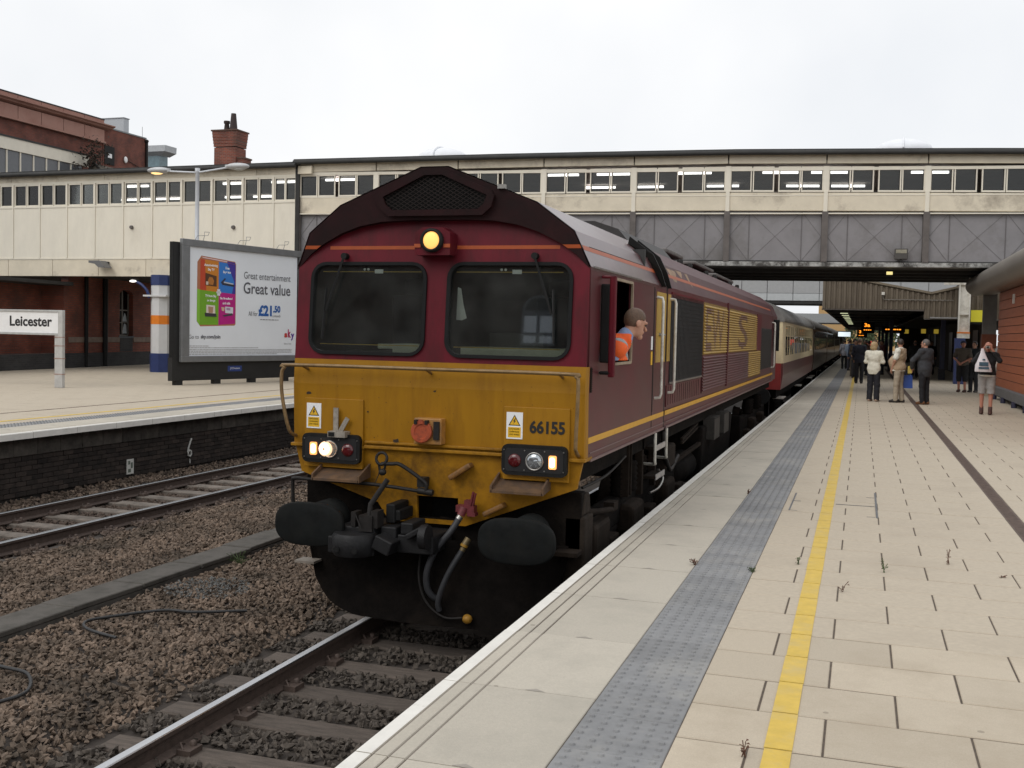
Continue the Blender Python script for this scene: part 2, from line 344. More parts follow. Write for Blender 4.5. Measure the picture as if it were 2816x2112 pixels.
def rail_prof(c):
    h = [(-.07,-.159),(.07,-.159),(.07,-.148),(.012,-.128),(.010,-.045),(.035,-.035),(.036,-.006),(.028,0),(-.028,0),(-.036,-.006),(-.035,-.035),(-.010,-.045),(-.012,-.128),(-.07,-.148)]
    return [(c+u, v) for u, v in h]
def track(name, xc, y0, y1, msl, mtop, dz, ys):
    t = thing(name, None, None, (xc,0,0), kind='structure')
    for s in (-1, 1):
        mb = MB(); pr = [(u, v+dz) for u, v in rail_prof(xc+s*.7525)]
        mb.prism(pr, 'y', y0, y1, 0); 
        for k in (6,7,8): mb.m[k] = 1
        mb.build('rail', [m_rust, mtop], t)
        ch = MB()
        for y in ys:
            for e in (-1, 1):
                ch.box(xc+s*.7525+e*.115-.05, xc+s*.7525+e*.115+.05, y-.07, y+.07, dz-.165, dz-.125)
                ch.lathe([(.022,0),(.022,.03),(.012,.035)], (xc+s*.7525+e*.12, y+.035, dz-.126), 'z', 8)
                ch.tube([(xc+s*.7525+e*.10,y-.05,dz-.13),(xc+s*.7525+e*.06,y-.02,dz-.10),(xc+s*.7525+e*.055,y+.03,dz-.12)], .009, 5)
        c = ch.build('rail_chairs', m_rust, t); c['kind'] = 'stuff'
    me = MB().box(-1.27,1.27,-.125,.125,-.1,0).mesh('sleeper', msl)
    for y in ys:
        o = inst('sleeper', me, t, (xc+random.uniform(-.02,.02), y, dz-.160+random.uniform(-.006,.004)), (0, 0, random.uniform(-.012,.012)))
        b = o.modifiers.new('bevel','BEVEL'); b.width = .012; b.segments = 1
    return t
track('near_track', 0, -14, 260, m_sleeper, m_steel, 0, [-.02+.67*k for k in range(-9, 4)])
track('far_track', -7.0, -6, 260, m_sleeper_l, m_steel_d, -.02, [2.0+.68*k for k in range(0, 24)])

# ---- cable trough between the tracks
ct = thing('cable_trough', 'grey concrete cable trough with flat lids lying in the ballast between the tracks', 'cable trough', (-3.5,0,-.1))
MB().box(-3.70,-3.66,-3,40,-.3,-.035).box(-3.36,-3.32,-3,40,-.3,-.035).build('trough_side', m_conc, ct)
lid = MB().box(-.195,.195,-.485,.485,0,.05).mesh('lid', m_conc)
for k in range(22):
    o = inst('lid', lid, ct, (-3.51+random.uniform(-.012,.012), -2.4+k*.985, -.035+random.uniform(0,.012)), (random.uniform(-.01,.01), random.uniform(-.012,.012), random.uniform(-.012,.012)))
    b = o.modifiers.new('bevel','BEVEL'); b.width = .008; b.segments = 1

# ---- platforms
def paver_mesh(w, l, name='paver', mat=None):
    c = .004; mb = MB()
    mb.add([(0,0,-.02),(w,0,-.02),(w,l,-.02),(0,l,-.02),(0,0,-c),(w,0,-c),(w,l,-c),(0,l,-c),(c,c,0),(w-c,c,0),(w-c,l-c,0),(c,l-c,0)],
           [(0,1,5,4),(1,2,6,5),(2,3,7,6),(3,0,4,7),(4,5,9,8),(5,6,10,9),(6,7,11,10),(7,4,8,11),(8,9,10,11)])
    return mb if mat is None else mb.mesh(name, mat)
def slab_profile(mirror=1):               # white edge, plain band and three grooves, from the edge inwards
    pts = [(0,-.10),(0,-.012),(.010,0)]
    for g in (.085,.155,.230): pts += [(g-.007,0),(g-.004,-.006),(g+.004,-.006),(g+.007,0)]
    pts += [(.762,0),(.766,-.004),(.766,-.10)]
    return [(u*mirror, v) for u, v in pts]
def coping_mesh(L, mirror=1):
    mb = MB(); pr = slab_profile(mirror); n = len(pr)
    mb.prism(pr, 'y', .003, L-.003, 0)
    for i in range(n):
        u0, v0 = pr[i]; u1, v1 = pr[(i+1)%n]; um = abs(u0+u1)/2
        if um < .079 and max(v0,v1) > -.09: mb.m[i] = 1
        if v0 < -.001 and v1 < -.001 and .07 < um < .3 and v0 > -.05: mb.m[i] = 2
    x = .47*mirror                         # lifting pocket at the joint
    mb.add([(x-.05,.004,.0015),(x,.0,.0015),(x+.05,.004,.0015),(x,.035,.0015)], [(0,1,2,3)], 3)
    return mb.mesh('coping_slab', [m_cope, m_white, m_groove, M('lifting_pocket', (.33,.30,.26), .9)])
def tactile_mesh(w, l):
    mb = paver_mesh(w, l)
    for i in range(6):
        for j in range(6):
            cx, cy = w*(i+.5)/6, l*(j+.5)/6
            n = 8; vs = [(cx+.014*math.cos(2*math.pi*k/n), cy+.017*math.sin(2*math.pi*k/n), 0) for k in range(n)]+[(cx+.010*math.cos(2*math.pi*k/n), cy+.012*math.sin(2*math.pi*k/n), .009) for k in range(n)]
            mb.add(vs, [(k,(k+1)%n,n+(k+1)%n,n+k) for k in range(n)]+[tuple(range(n,2*n))])
    return mb.mesh('tactile_slab', m_tact)
def jit(a): return random.uniform(-a, a)
def platform(name, ex, s, top, ys, ye, x_far, cope_y, tact_n, drain, parts_to, row=.452):
    """s = +1: platform lies to the right of its edge, -1: to the left"""
    P = thing(name, None, None, (ex, 0, 0), kind='structure')
    X = lambda d: ex+s*d
    def bx(mb, a, b, y0, y1, z0, z1, m=0): a, b = sorted((X(a), X(b))); return mb.box(a, b, y0, y1, z0, z1, m)
    mb = MB(); bx(mb, .05, x_far, ys, ye, top-.10, top-.0055); mb.build('bedding', m_joint, P)
    mb = MB(); bx(mb, .32, x_far, ys, ye, -.32, top-.10); mb.build('platform_core', m_wall_dark, P)
    cm = coping_mesh(.95, s); n = 0
    y = cope_y
    while y < 88:
        inst('coping_slab', cm, P, (X(0), y, top+jit(.0015)), (0, jit(.0012), 0)); y += .95
    mb = MB(); bx(mb, .08, .766, y, ye, top-.10, top); mb.build('far_coping', m_cope, P)
    mb = MB(); bx(mb, 0, .08, y, ye, top-.10, top); mb.build('far_white_edge', m_white, P)
    tm = tactile_mesh(.419, .42)
    y = ys
    for k in range(tact_n):
        inst('tactile_slab', tm, P, (X(.770) if s > 0 else X(.770+.419), y, top+jit(.0015)), (0, jit(.0015), 0)); y += .423
    mb = MB(); bx(mb, .77, 1.189, y, ye, top-.02, top); mb.build('far_tactile', m_tact, P)
    # pavers in running bond
    full = paver_mesh(.590, row-.015, 'paver', m_paver); cnt = 0; stuff = MB(); r = 0; y = ys
    lim = x_far
    while y < 62:
        x = 1.193+(-.297 if r % 2 else 0)
        while x < lim:
            a, b = max(x, 1.193), min(x+.590, lim)
            if drain and a < drain[1] and b > drain[0]:
                if a < drain[0]-.03: spans = [(a, drain[0])]
                else: spans = []
                if b > drain[1]+.03: spans.append((drain[1], b))
            else: spans = [(a, b)]
            for (p, q) in spans:
                w = q-p
                if w < .03: continue
                if cnt < 300 and y < parts_to and (s > 0):
                    inst('paver', full, P, (X(p), y, top+jit(.0012)), (jit(.0015), jit(.0015), 0), (w/.590, 1, 1)); cnt += 1
                else:
                    t = paver_mesh(w, row-.015); dz = jit(.0015); x0 = X(p) if s > 0 else X(q)
                    stuff.add([(vx+x0, vy+y, vz+top+dz) for vx, vy, vz in t.v if True], t.f)
            x += .600
        y += row; r += 1
    stuff.build('paver_field', m_paver2, P, kind='stuff')
    mb = MB(); bx(mb, 1.19, x_far, y, ye, top-.02, top); mb.build('far_paving', m_paver2, P)
    # yellow line, one painted length per row of pavers
    mb = MB(); y = ys
    while y < 62:
        bx(mb, 1.556+jit(.002), 1.668+jit(.002), y, y+row-.013, top, top+.004); y += row
    bx(mb, 1.556, 1.668, y, ye, top, top+.004)
    mb.build('yellow_line', m_yline, P)
    if drain:
        mb = MB(); bx(mb, drain[0]+.004, drain[1]-.004, ys, ye, top-.02, top-.004)
        for k in range(int((40-ys)/.05)): bx(mb, drain[0]+.02, drain[1]-.02, ys+k*.05, ys+k*.05+.022, top-.004, top-.001)
        mb.build('drain_channel', m_drain, P)
    return P
platR = platform('near_platform', 1.533, 1, PZ, -7.94, 260, 14.0, -8.81, 90, (3.26,3.405), 10)
platL = platform('far_platform', -8.42, -1, LZ, -6.0, 220, 24.0, -6.0+.72, 50, (2.75,2.86), -99)
# wall under the near platform edge
MB().box(1.78,1.86,-14,260,-.32,PZ-.1).build('platform_wall', m_wall_dark, platR)
# wall under the far platform edge: stone blocks above, brick below
blk = MB().box(0,.09,.004,.496,.004,.27).mesh('stone_block', M('sooty_stone', (.060,.053,.045), .95, var=.5, scale=5, bump=.6, bscale=30, rand=.3, dirt=(.17,.155,.135), dscale=3, dlo=.62, dhi=.75))
for k in range(30):
    o = inst('stone_block', blk, platL, (-8.72+jit(.006), 2.0+k*.5, .565)); b = o.modifiers.new('b','BEVEL'); b.width = .01; b.segments = 1
brk = MB().box(0,.07,.005,.222,.005,.072).mesh('brick', M('sooty_brick', (.030,.022,.018), .95, var=.45, scale=6, bump=.5, rand=.5, dirt=(.075,.06,.05), dscale=2.5, dlo=.62, dhi=.8))
cnt = 0; rest = MB()
for c in range(8):
    for k in range(66):
        y = 2.0+k*.227+(c % 2)*.113; z = .49-c*.077; x = -8.725+jit(.004)
        if 3.6 < y < 12.5 and cnt < 300: inst('brick', brk, platL, (x, y, z)); cnt += 1
        else: rest.box(x, x+.07, y+.005, y+.222, z+.005, z+.072)
rest.build('rest_of_bricks', MATS['sooty_brick'], platL, kind='stuff')
MB().box(-8.74,-8.695,2.0,17,-.32,.565).build('mortar', m_wall_dark, platL)
# marker plate and painted mark on that wall
pl = MB().box(-8.65,-8.635,7.62,7.80,.0,.26, 0); pl.box(-8.636,-8.632,7.65,7.70,.17,.23,1).box(-8.636,-8.632,7.72,7.77,.10,.2,1).box(-8.636,-8.632,7.65,7.72,.03,.09,1)
pl.build('marker_plate', [M('plate_white', (.6,.6,.56), .6), M('plate_ink', (.12,.15,.12), .6)], None, 'small white marker plate fixed low on the sooty brick wall of the far platform', 'sign', o=(-8.64,7.7,0))
six = MB(); pts = [(9.50,.47),(9.45,.38),(9.41,.30),(9.39,.22),(9.41,.15),(9.46,.13),(9.50,.17),(9.49,.23),(9.44,.25),(9.40,.22)]
six.tube([(-8.64,y,z) for y, z in pts], .017, 5); six.tube([(-8.64,9.45,.08),(-8.64,9.46,.0)], .012, 5)
six.build('painted_six', M('chalk_white', (.55,.55,.52), .8, var=.4, scale=40), platL)
# frame of a recessed inspection cover in the paving
ic = MB()
for (x0,x1,y0,y1) in ((2.785,2.80,2.94,4.2),(3.605,3.625,2.82,4.59),(2.80,2.87,3.60,3.612),(2.80,2.87,2.95,2.962),(3.22,3.60,3.55,3.562),(3.52,3.60,4.18,4.192),(3.52,3.60,2.85,2.862)): ic.box(x0,x1,y0,y1,PZ-.002,PZ+.0035)
ic.build('cover_frame', M('cover_steel', (.12,.12,.125), .5, .3, var=.3, scale=30), platR)
# weeds in the paving joints
m_weed = M('weed_green', (.055,.085,.025), .8, var=.4, scale=80, rand=.3); m_weed2 = M('weed_red', (.11,.05,.03), .8, var=.4, scale=80)
def weed(x, y, z, n, h, spread, mat, label):
    mb = MB()
    for i in range(n):
        a = random.uniform(0, 6.28); r = random.uniform(.2, 1)*spread; hh = h*random.uniform(.35, 1)
        ex, ey = x+r*math.cos(a), y+r*math.sin(a)*1.0
        mb.tube([(x+jit(.01),y+jit(.01),z),(x+(ex-x)*.4,y+(ey-y)*.4,z+hh*.6),(ex,ey,z+hh)], .0022, 4)
        for k in range(4):
            f = random.uniform(.3,1); px, py, pz = x+(ex-x)*f, y+(ey-y)*f, z+hh*f; b = random.uniform(0,6.28); l = random.uniform(.006,.014)
            mb.add([(px,py,pz),(px+l*math.cos(b)-.005*math.sin(b),py+l*math.sin(b)+.005*math.cos(b),pz+.006),(px+1.6*l*math.cos(b),py+1.6*l*math.sin(b),pz+jit(.008)),(px+l*math.cos(b)+.005*math.sin(b),py+l*math.sin(b)-.005*math.cos(b),pz+.002)], [(0,1,2,3)])
    mb.build('weed', mat, None, label, 'weed', 'weeds in the paving joints', o=(x,y,z))
for (x,y,n,h,sp,mt,lb) in [
 (3.63,.33,5,.13,.035,m_weed,'tall reddish weed right of the yellow line, the left one of the tall pair'),
 (4.10,.82,4,.12,.03,m_weed2,'upright dark weed standing alone right of the tallest weed'),
 (3.02,.35,6,.06,.04,m_weed,'low green weed in a joint just left of the yellow line'),
 (3.35,-.42,3,.09,.04,m_weed2,'thin brown weed at the right edge of the yellow line nearer the camera'),
 (3.02,-3.55,4,.07,.02,m_weed2,'small weed by the yellow line at the bottom of the photo'),
 (2.72,-.05,8,.035,.06,m_weed,'green tuft at the right edge of the grey tactile strip'),
 (2.30,.02,8,.05,.05,m_weed2,'brown tuft between the coping slabs and the tactile strip'),
 (4.95,-.6,5,.05,.03,m_weed,'tiny weed in a paving joint near the right edge of the photo'),
 (2.30,3.9,7,.06,.05,m_weed2,'brown weed at the left edge of the tactile strip beside the cab steps'),
 (4.44,.5,4,.02,.04,m_weed2,'flat dark weed right of the two tall weeds'),
]: weed(x,y,PZ,n,h,sp,mt,lb)
# green growth by the trough, loose cables in the ballast
weed(-3.2,2.6,-.1,26,.16,.16,m_weed,'small green plant growing beside the cable trough in the ballast')
def spline(pts, n=8):
    out = []; P = [Vector(p) for p in pts]; P = [P[0]]+P+[P[-1]]
    for i in range(1, len(P)-2):
        for k in range(n):
            t = k/n; a, b, c, d = P[i-1:i+3]
            out.append(.5*((2*b)+(c-a)*t+(2*a-5*b+4*c-d)*t*t+(3*b-a-3*c+d)*t**3))
    out.append(P[-2]); return out
m_rub = M('black_rubber', (.02,.02,.021), .55, var=.25, scale=20)
MB().tube(spline([(-1.95,.75,-.04),(-2.34,.49,-.03),(-2.62,.40,-.02),(-2.95,.05,-.03),(-3.02,-.15,-.03),(-2.85,-.33,-.03),(-2.5,-.40,-.05)]), .014, 6).build('loose_cable', m_rub, None, 'black loop of cable lying on the ballast beside the trough', 'cable', o=(-2.6,.2,-.05))
MB().tube(spline([(-3.2,-1.3,-.03),(-2.74,-1.43,-.02),(-2.42,-1.50,-.02),(-2.16,-1.80,-.03),(-2.25,-2.05,-.05)]), .014, 6).build('loose_cable', m_rub, None, 'curled black cable end in the ballast at the lower left edge of the photo', 'cable', o=(-2.6,-1.6,-.05))
gp = scatter(-3.25,-2.3,.9,1.9,900); gp = gp[((gp[:,0]+2.8)/.45)**2+((gp[:,1]-1.4)/.45)**2 < 1]
stones('grey_grit', gp, .02, .013, M('grit', (.13,.13,.125), .9, var=.3, scale=30), ballast)
# ================================================================ LOCOMOTIVE
m_mar = M('maroon_paint', (.118,.008,.0165), .42, var=.16, scale=5, spec=.22, dirt=(.052,.010,.012), dscale=4, stretch=(1,1,.3), dlo=.45, dhi=.75)
m_mar_side = M('maroon_paint_side', (.098,.020,.026), .40, var=.14, scale=4, spec=.32, dirt=(.080,.040,.036), dscale=1.6, dlo=.42, dhi=.75, stretch=(1,.5,1))
m_hoodm = M('hood_roof_maroon', (.070,.020,.025), .5, var=.2, scale=4, spec=.3, dirt=(.085,.055,.048), dscale=.9, dlo=.5, dhi=.78)
m_roofm = M('maroon_roof', (.080,.028,.031), .32, var=.2, scale=5, coat=.22, dirt=(.12,.085,.07), dscale=1.1, dlo=.5, dhi=.78)
m_yel = M('warning_yellow', (.315,.148,.004), .5, var=.08, scale=6, spec=.3, dirt=(.17,.073,.005), dscale=7, dlo=.48, dhi=.92, stretch=(1,1,.16))
m_yeld = M('warning_yellow_dirty', (.305,.142,.004), .55, var=.2, scale=9, spec=.3, dirt=(.08,.035,.006), dscale=3.5, dlo=.48, dhi=.72)
m_gold = M('gold_band', (.42,.265,.045), .5, var=.12, scale=6, dirt=(.26,.16,.05), dscale=2, dlo=.5, dhi=.8)
m_goldst = M('gold_stripe', (.62,.33,.03), .5, var=.1, scale=6)
m_or = M('orange_stripe', (.36,.07,.014), .5, var=.12, scale=8)
m_blk = M('black_paint', (.008,.008,.008), .6, spec=.25, var=.3, scale=12)
m_soot = M('underframe_grime', (.0065,.0052,.0045), .9, spec=.10, var=.5, scale=7, bump=.4, bscale=35, dirt=(.015,.011,.0085), dscale=3, dlo=.5, dhi=.75)
m_grime = M('bogie_brown', (.020,.0145,.011), .9, spec=.12, var=.4, scale=8, bump=.4, bscale=40)
m_dkst = M('dark_steel', (.018,.016,.015), .6, .2, spec=.3, var=.35, scale=15)
m_bare = M('bare_steel', (.35,.34,.32), .35, .9, var=.2, scale=20)
m_rubber = M('window_rubber', (.008,.0085,.009), .7, spec=.2, var=.2)
m_glass = GLASS('windscreen_glass', (.80,.83,.80), .03)
m_inside = M('cab_interior', (.035,.036,.036), .8, var=.2)
m_desk = M('desk_grey', (.50,.52,.43), .7, var=.12)
m_paper = M('paper', (.78,.79,.80), .7, var=.04)
m_crm = M('window_frame_cream', (.62,.56,.42), .5, var=.12)
m_hand = M('handrail_white', (.62,.60,.54), .45, var=.2, scale=15, dirt=(.30,.25,.2), dscale=8, dlo=.5, dhi=.75)
m_brassy = M('handrail_worn', (.21,.135,.06), .45, .3, var=.3, scale=14)
L_ = thing('diesel_locomotive', 'maroon and yellow diesel locomotive with lit headlamp at the head of the train', 'locomotive', (0,10,0))
def lp(mb, name, mats, bevel=0, label=None, parent=None, kind=None): return mb.build(name, mats, parent or L_, label, kind=kind, bevel=bevel)
yF = lambda z: .461+(z-2.342)*.0694                       # raked windscreen face
yV = lambda z: .516-(z-3.134)*.1425                        # overhanging visor
HW = 1.325
# --- windscreen panel with two openings
wl = rrect(-1.172,-.105,2.40,3.175,.13); wr = rrect(.105,1.172,2.40,3.175,.13)
mb = MB(); join(mb, plate([(-1.318,2.342),(1.318,2.342),(1.318,3.134),(1.19,3.42),(.88,3.60),(.4,3.62),(-.4,3.62),(-.88,3.60),(-1.19,3.42),(-1.318,3.134)], [wl, wr], .03), lambda u,v,w: (u, yF(v)+.015+w, v))
lp(mb, 'windscreen_panel', m_mar)
for k, s in enumerate((-1, 1)):
    o_ = rrect(*sorted((s*.092, s*1.185)), 2.387, 3.188, .14); i_ = rrect(*sorted((s*.121, s*1.156)), 2.416, 3.159, .105)
    mb = MB(); join(mb, plate(o_, [i_], .035), lambda u,v,w: (u, yF(v)-.004+w, v)); lp(mb, 'window_seal', m_rubber, .006)
    mb = MB(); join(mb, plate(i_, [], .006), lambda u,v,w: (u, yF(v)+.012+w, v)); g = lp(mb, 'windscreen', m_glass)
    mb = MB()
    x0, x1 = sorted((s*.16, s*1.09)); zt = 3.105
    mb.box(x0, x1, yF(zt)+.022, yF(zt)+.025, zt-.004, zt+.004, 0); mb.box(x0, x1, yF(2.475)+.022, yF(2.475)+.025, 2.471, 2.479, 0)
    c = (x0+x1)/2
    mb.box(c+.03, c+.11, yF(zt)+.018, yF(zt)+.021, zt-.015, zt+.020, 1)
    for d in (-.03, -.065): mb.lathe([(.011,0),(.011,.003)], (c+d, yF(zt)+.018, zt+.02), 'y', 10, 1)
    lp(mb, 'heater_wires', [M('wire_ochre', (.45,.30,.05), .5), m_paper], parent=g)
    # wiper
    px = s*.86; zp = 3.235
    mb = MB(); mb.lathe([(.028,-.05),(.028,.02)], (px, yF(zp)-.01, zp), 'y', 10)
    mb.bar((px, yF(zp)-.05, zp), (px+s*.16, yF(2.74)-.035, 2.76), .012, .018)
    mb.bar((px+s*.165, yF(2.95)-.028, 2.96), (px+s*.185, yF(2.5)-.028, 2.52), .012, .02)
    lp(mb, 'wiper', m_blk)
# --- cab inside
mb = MB(); mb.box(-1.25,1.25,3.1,3.15,1.6,3.5).box(-1.25,1.25,.62,3.1,1.55,1.6).box(-1.25,1.25,.75,3.1,3.3,3.33).box(-1.29,-1.27,.62,3.1,1.6,3.3); lp(mb, 'cab_interior', m_inside)
mb = MB(); mb.box(.18,1.2,.60,1.05,2.26,2.478,0).box(-.45,-.15,.60,.95,2.30,2.49,0).box(-.62,-.28,.66,.9,2.44,2.485,0).box(.3,.8,1.0,1.12,2.44,2.60,1).box(-1.1,-.55,1.0,1.2,2.0,2.42,1)
lp(mb, 'driving_desk', [m_desk, m_inside], .01)
mb = MB(); mb.add([(.15,.60,2.98),(.18,.60,2.97),(.20,.61,2.83),(.235,.60,2.72),(.19,.60,2.70),(.14,.60,2.705),(.145,.60,2.86)], [(0,1,2,3,4,5,6)]); lp(mb, 'hung_paper', m_paper)
mb = MB()
for x in (-.75, .72): mb.box(x-.24, x+.24, 1.75, 1.9, 2.1, 2.95).box(x-.24, x+.24, 1.4, 1.85, 2.05, 2.15).box(x-.12,x+.12,1.78,1.88,2.95,3.12)
lp(mb, 'cab_seat', M('seat_moquette', (.03,.035,.05), .9), .03)
# --- visor: overhanging front of the roof
arch = [(1.318,3.134),(1.20,3.25),(1.08,3.335),(.89,3.43),(.71,3.49),(.5,3.525),(.25,3.535)]
outl = [(.122,3.962),(.88,3.662),(1.19,3.432)]
poly = [(-u,v) for u,v in arch]+[(u,v) for u,v in arch[::-1]]+[(u,v) for u,v in outl[::-1]]+[(-u,v) for u,v in outl]
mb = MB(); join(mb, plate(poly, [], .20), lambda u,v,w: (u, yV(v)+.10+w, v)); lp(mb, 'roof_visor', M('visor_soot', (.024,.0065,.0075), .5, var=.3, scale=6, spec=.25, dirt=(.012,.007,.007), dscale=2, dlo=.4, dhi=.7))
mb = MB()
pro = [(-1.325,3.12),(-1.325,3.15),(-1.195,3.435),(-.884,3.667),(-.124,3.967),(.124,3.967),(.884,3.667),(1.195,3.435),(1.325,3.15),(1.325,3.12)]
vs = [(u*1.001, yV(v)-.004, v+.003) for u,v in pro]+[(u*1.001, 4.02, v+.003) for u,v in pro]; n = len(pro)
mb.add(vs, [(i,n+i,n+i+1,i+1) for i in range(n-1)]); lp(mb, 'cab_roof', m_roofm)
mb = MB()                                                     # horn grille
go = [(.53,3.72),(.50,3.63),(.42,3.565),(-.42,3.565),(-.50,3.63),(-.53,3.72),(-.50,3.765),(-.10,3.935),(.10,3.935),(.50,3.765)]
gi = [(.465,3.725),(.44,3.66),(.385,3.615),(-.385,3.615),(-.44,3.66),(-.465,3.725),(-.08,3.895),(.08,3.895)]
join(mb, plate(go, [gi], .05), lambda u,v,w: (u, yV(v)-.02+w, v)); gr = lp(mb, 'horn_grille', MATS['visor_soot'], .006)
mb = MB(); join(mb, plate(gi, [], .004), lambda u,v,w: (u, yV(v)-.003+w, v)); lp(mb, 'grille_backing', m_blk, parent=gr)
def clip_poly(p, d, poly):
    t0, t1 = -1e9, 1e9; c = np.mean(poly, 0)
    for i in range(len(poly)):
        a = np.array(poly[i]); b = np.array(poly[(i+1)%len(poly)]); nn = np.array([-(b-a)[1], (b-a)[0]])
        if nn@(c-a) < 0: nn = -nn
        num = nn@(p-a); den = nn@d
        if abs(den) < 1e-9:
            if num < 0: return None
            continue
        t = -num/den
        if den > 0: t0 = max(t0, t)
        else: t1 = min(t1, t)
    return (p+d*t0, p+d*t1) if t1-t0 > .01 else None
mb = MB()
for sg in (1, -1):
    d = np.array([math.cos(R(30)), sg*math.sin(R(30))])
    for k in range(-30, 31):
        q = clip_poly(np.array([k*.056, 3.75]), d, gi)
        if q: mb.bar((q[0][0], yV(q[0][1])-.022, q[0][1]), (q[1][0], yV(q[1][1])-.022, q[1][1]), .0035, .006)
lp(mb, 'grille_mesh', M('mesh_dark', (.020,.015,.014), .7, spec=.15), parent=gr, kind='stuff')
mb = MB().box(.555,.62,yV(3.79)-.03,yV(3.79)+.01,3.775,3.81); lp(mb, 'hinge', m_bare)
# orange stripe: on the recessed face and round the visor ends
mb = MB(); mb.box(-1.02,-.165,yF(3.31)-.003,yF(3.31)+.002,3.295,3.325).box(.165,1.06,yF(3.31)-.003,yF(3.31)+.002,3.295,3.325)
for s in (-1, 1):
    vs = []
    for z, xa, xb in ((3.297,1.135,1.249),(3.327,1.09,1.236)): vs += [(s*xa, yV(z)-.003, z), (s*xb, yV(z)-.003, z)]
    mb.add(vs, [(0,1,3,2)])
    mb.bar((s*1.263, .52, 3.296), (s*1.263, 4.0, 3.296), .004, .034) if False else None
    z0, z1 = 3.285, 3.325; xx = lambda z: 1.325-(z-3.15)*(.13/.285)+.004
    for ya, yb in ((.50,4.0),(4.12,19.1)): mb.add([(s*xx(z0),ya,z0),(s*xx(z1),ya,z1),(s*xx(z1),yb,z1),(s*xx(z0),yb,z0)], [(0,1,2,3)])
lp(mb, 'orange_stripe', m_or)
# marker lamp on the centre line
lb = [(-.155,3.235),(.16,3.235),(.16,3.42),(.09,3.465),(-.085,3.465),(-.155,3.42)]
mb = MB().prism(lb, 'y', .37, .53); ml = lp(mb, 'lamp_housing', m_mar, .01)
mb = MB(); mb.box(-.157,-.10,.362,.372,3.297,3.327).box(.105,.162,.362,.372,3.297,3.327); lp(mb, 'stripe_piece', m_or, parent=ml)
mb = MB().lathe([(.10,.03),(.10,-.02),(.085,-.03),(.075,-.028),(.072,-.005)], (.005,.355,3.355), 'y', 24); lp(mb, 'lamp_rim', m_blk, parent=ml)
def lens(name, c, r, mat, parent, axis='y'):
    mb = MB(); mb.lathe([(r*math.cos(a), -.022*math.sin(a)) for a in np.linspace(0, 1.5, 6)], c, axis, 22); return lp(mb, name, mat, parent=parent)
lens('headlamp_lens', (.005,.342,3.355), .073, EM('lamp_amber', (1.0,.50,.13), 1.0), ml)
# --- yellow nose
mb = MB()
yN = lambda z: (.470-(z-1.62)*.0455) if z < 2.125 else .447+(z-2.125)*.0645
zs = [1.60,1.80,2.0,2.125,2.235,2.342]; xs = [-1.318,-.66,0,.66,1.318]
vs = [(x, yN(z), z) for z in zs for x in xs]
mb.add(vs, [(j*5+i, j*5+i+1, (j+1)*5+i+1, (j+1)*5+i) for j in range(5) for i in range(4)])
for s in (-1, 1): mb.add([(s*1.318,yN(z),z) for z in zs]+[(s*1.327,yN(z)+.02,z) for z in zs]+[(s*1.328,yN(z)+.085,z) for z in zs], [tuple((a*6+i,a*6+i+1,(a+1)*6+i+1,(a+1)*6+i)[::s]) for a in range(2) for i in range(5)])
lp(mb, 'nose_panel', m_yel)
mb = MB(); mb.box(-.62,.64,.435,.475,1.628,1.650).box(-.62,.64,.425,.475,1.585,1.612)
for s in (-1, 1): mb.box(*sorted((s*.62, s*1.335)), .435, .68, 1.572, 1.600)
lp(mb, 'nose_ledge', m_yeld, .005)
ap = [(-1.257,1.344),(-1.31,1.588),(1.31,1.588),(1.257,1.344),(.29,.965),(-.42,.965),(-.52,1.115)]
mb = MB(); join(mb, plate(ap, [[(-.15,1.0),(.225,1.0),(.225,1.2),(-.15,1.2)]], .03), lambda u,v,w: (u, .495+(1.588-v)*.07+w, v)); lp(mb, 'apron', m_yeld)
MB().box(-.18,.25,.55,.95,.97,1.23)
mb = MB(); mb.box(-.17,.24,.9,.92,.96,1.24).box(-.17,.24,.56,.9,1.215,1.24); lp(mb, 'coupler_pocket', m_blk)
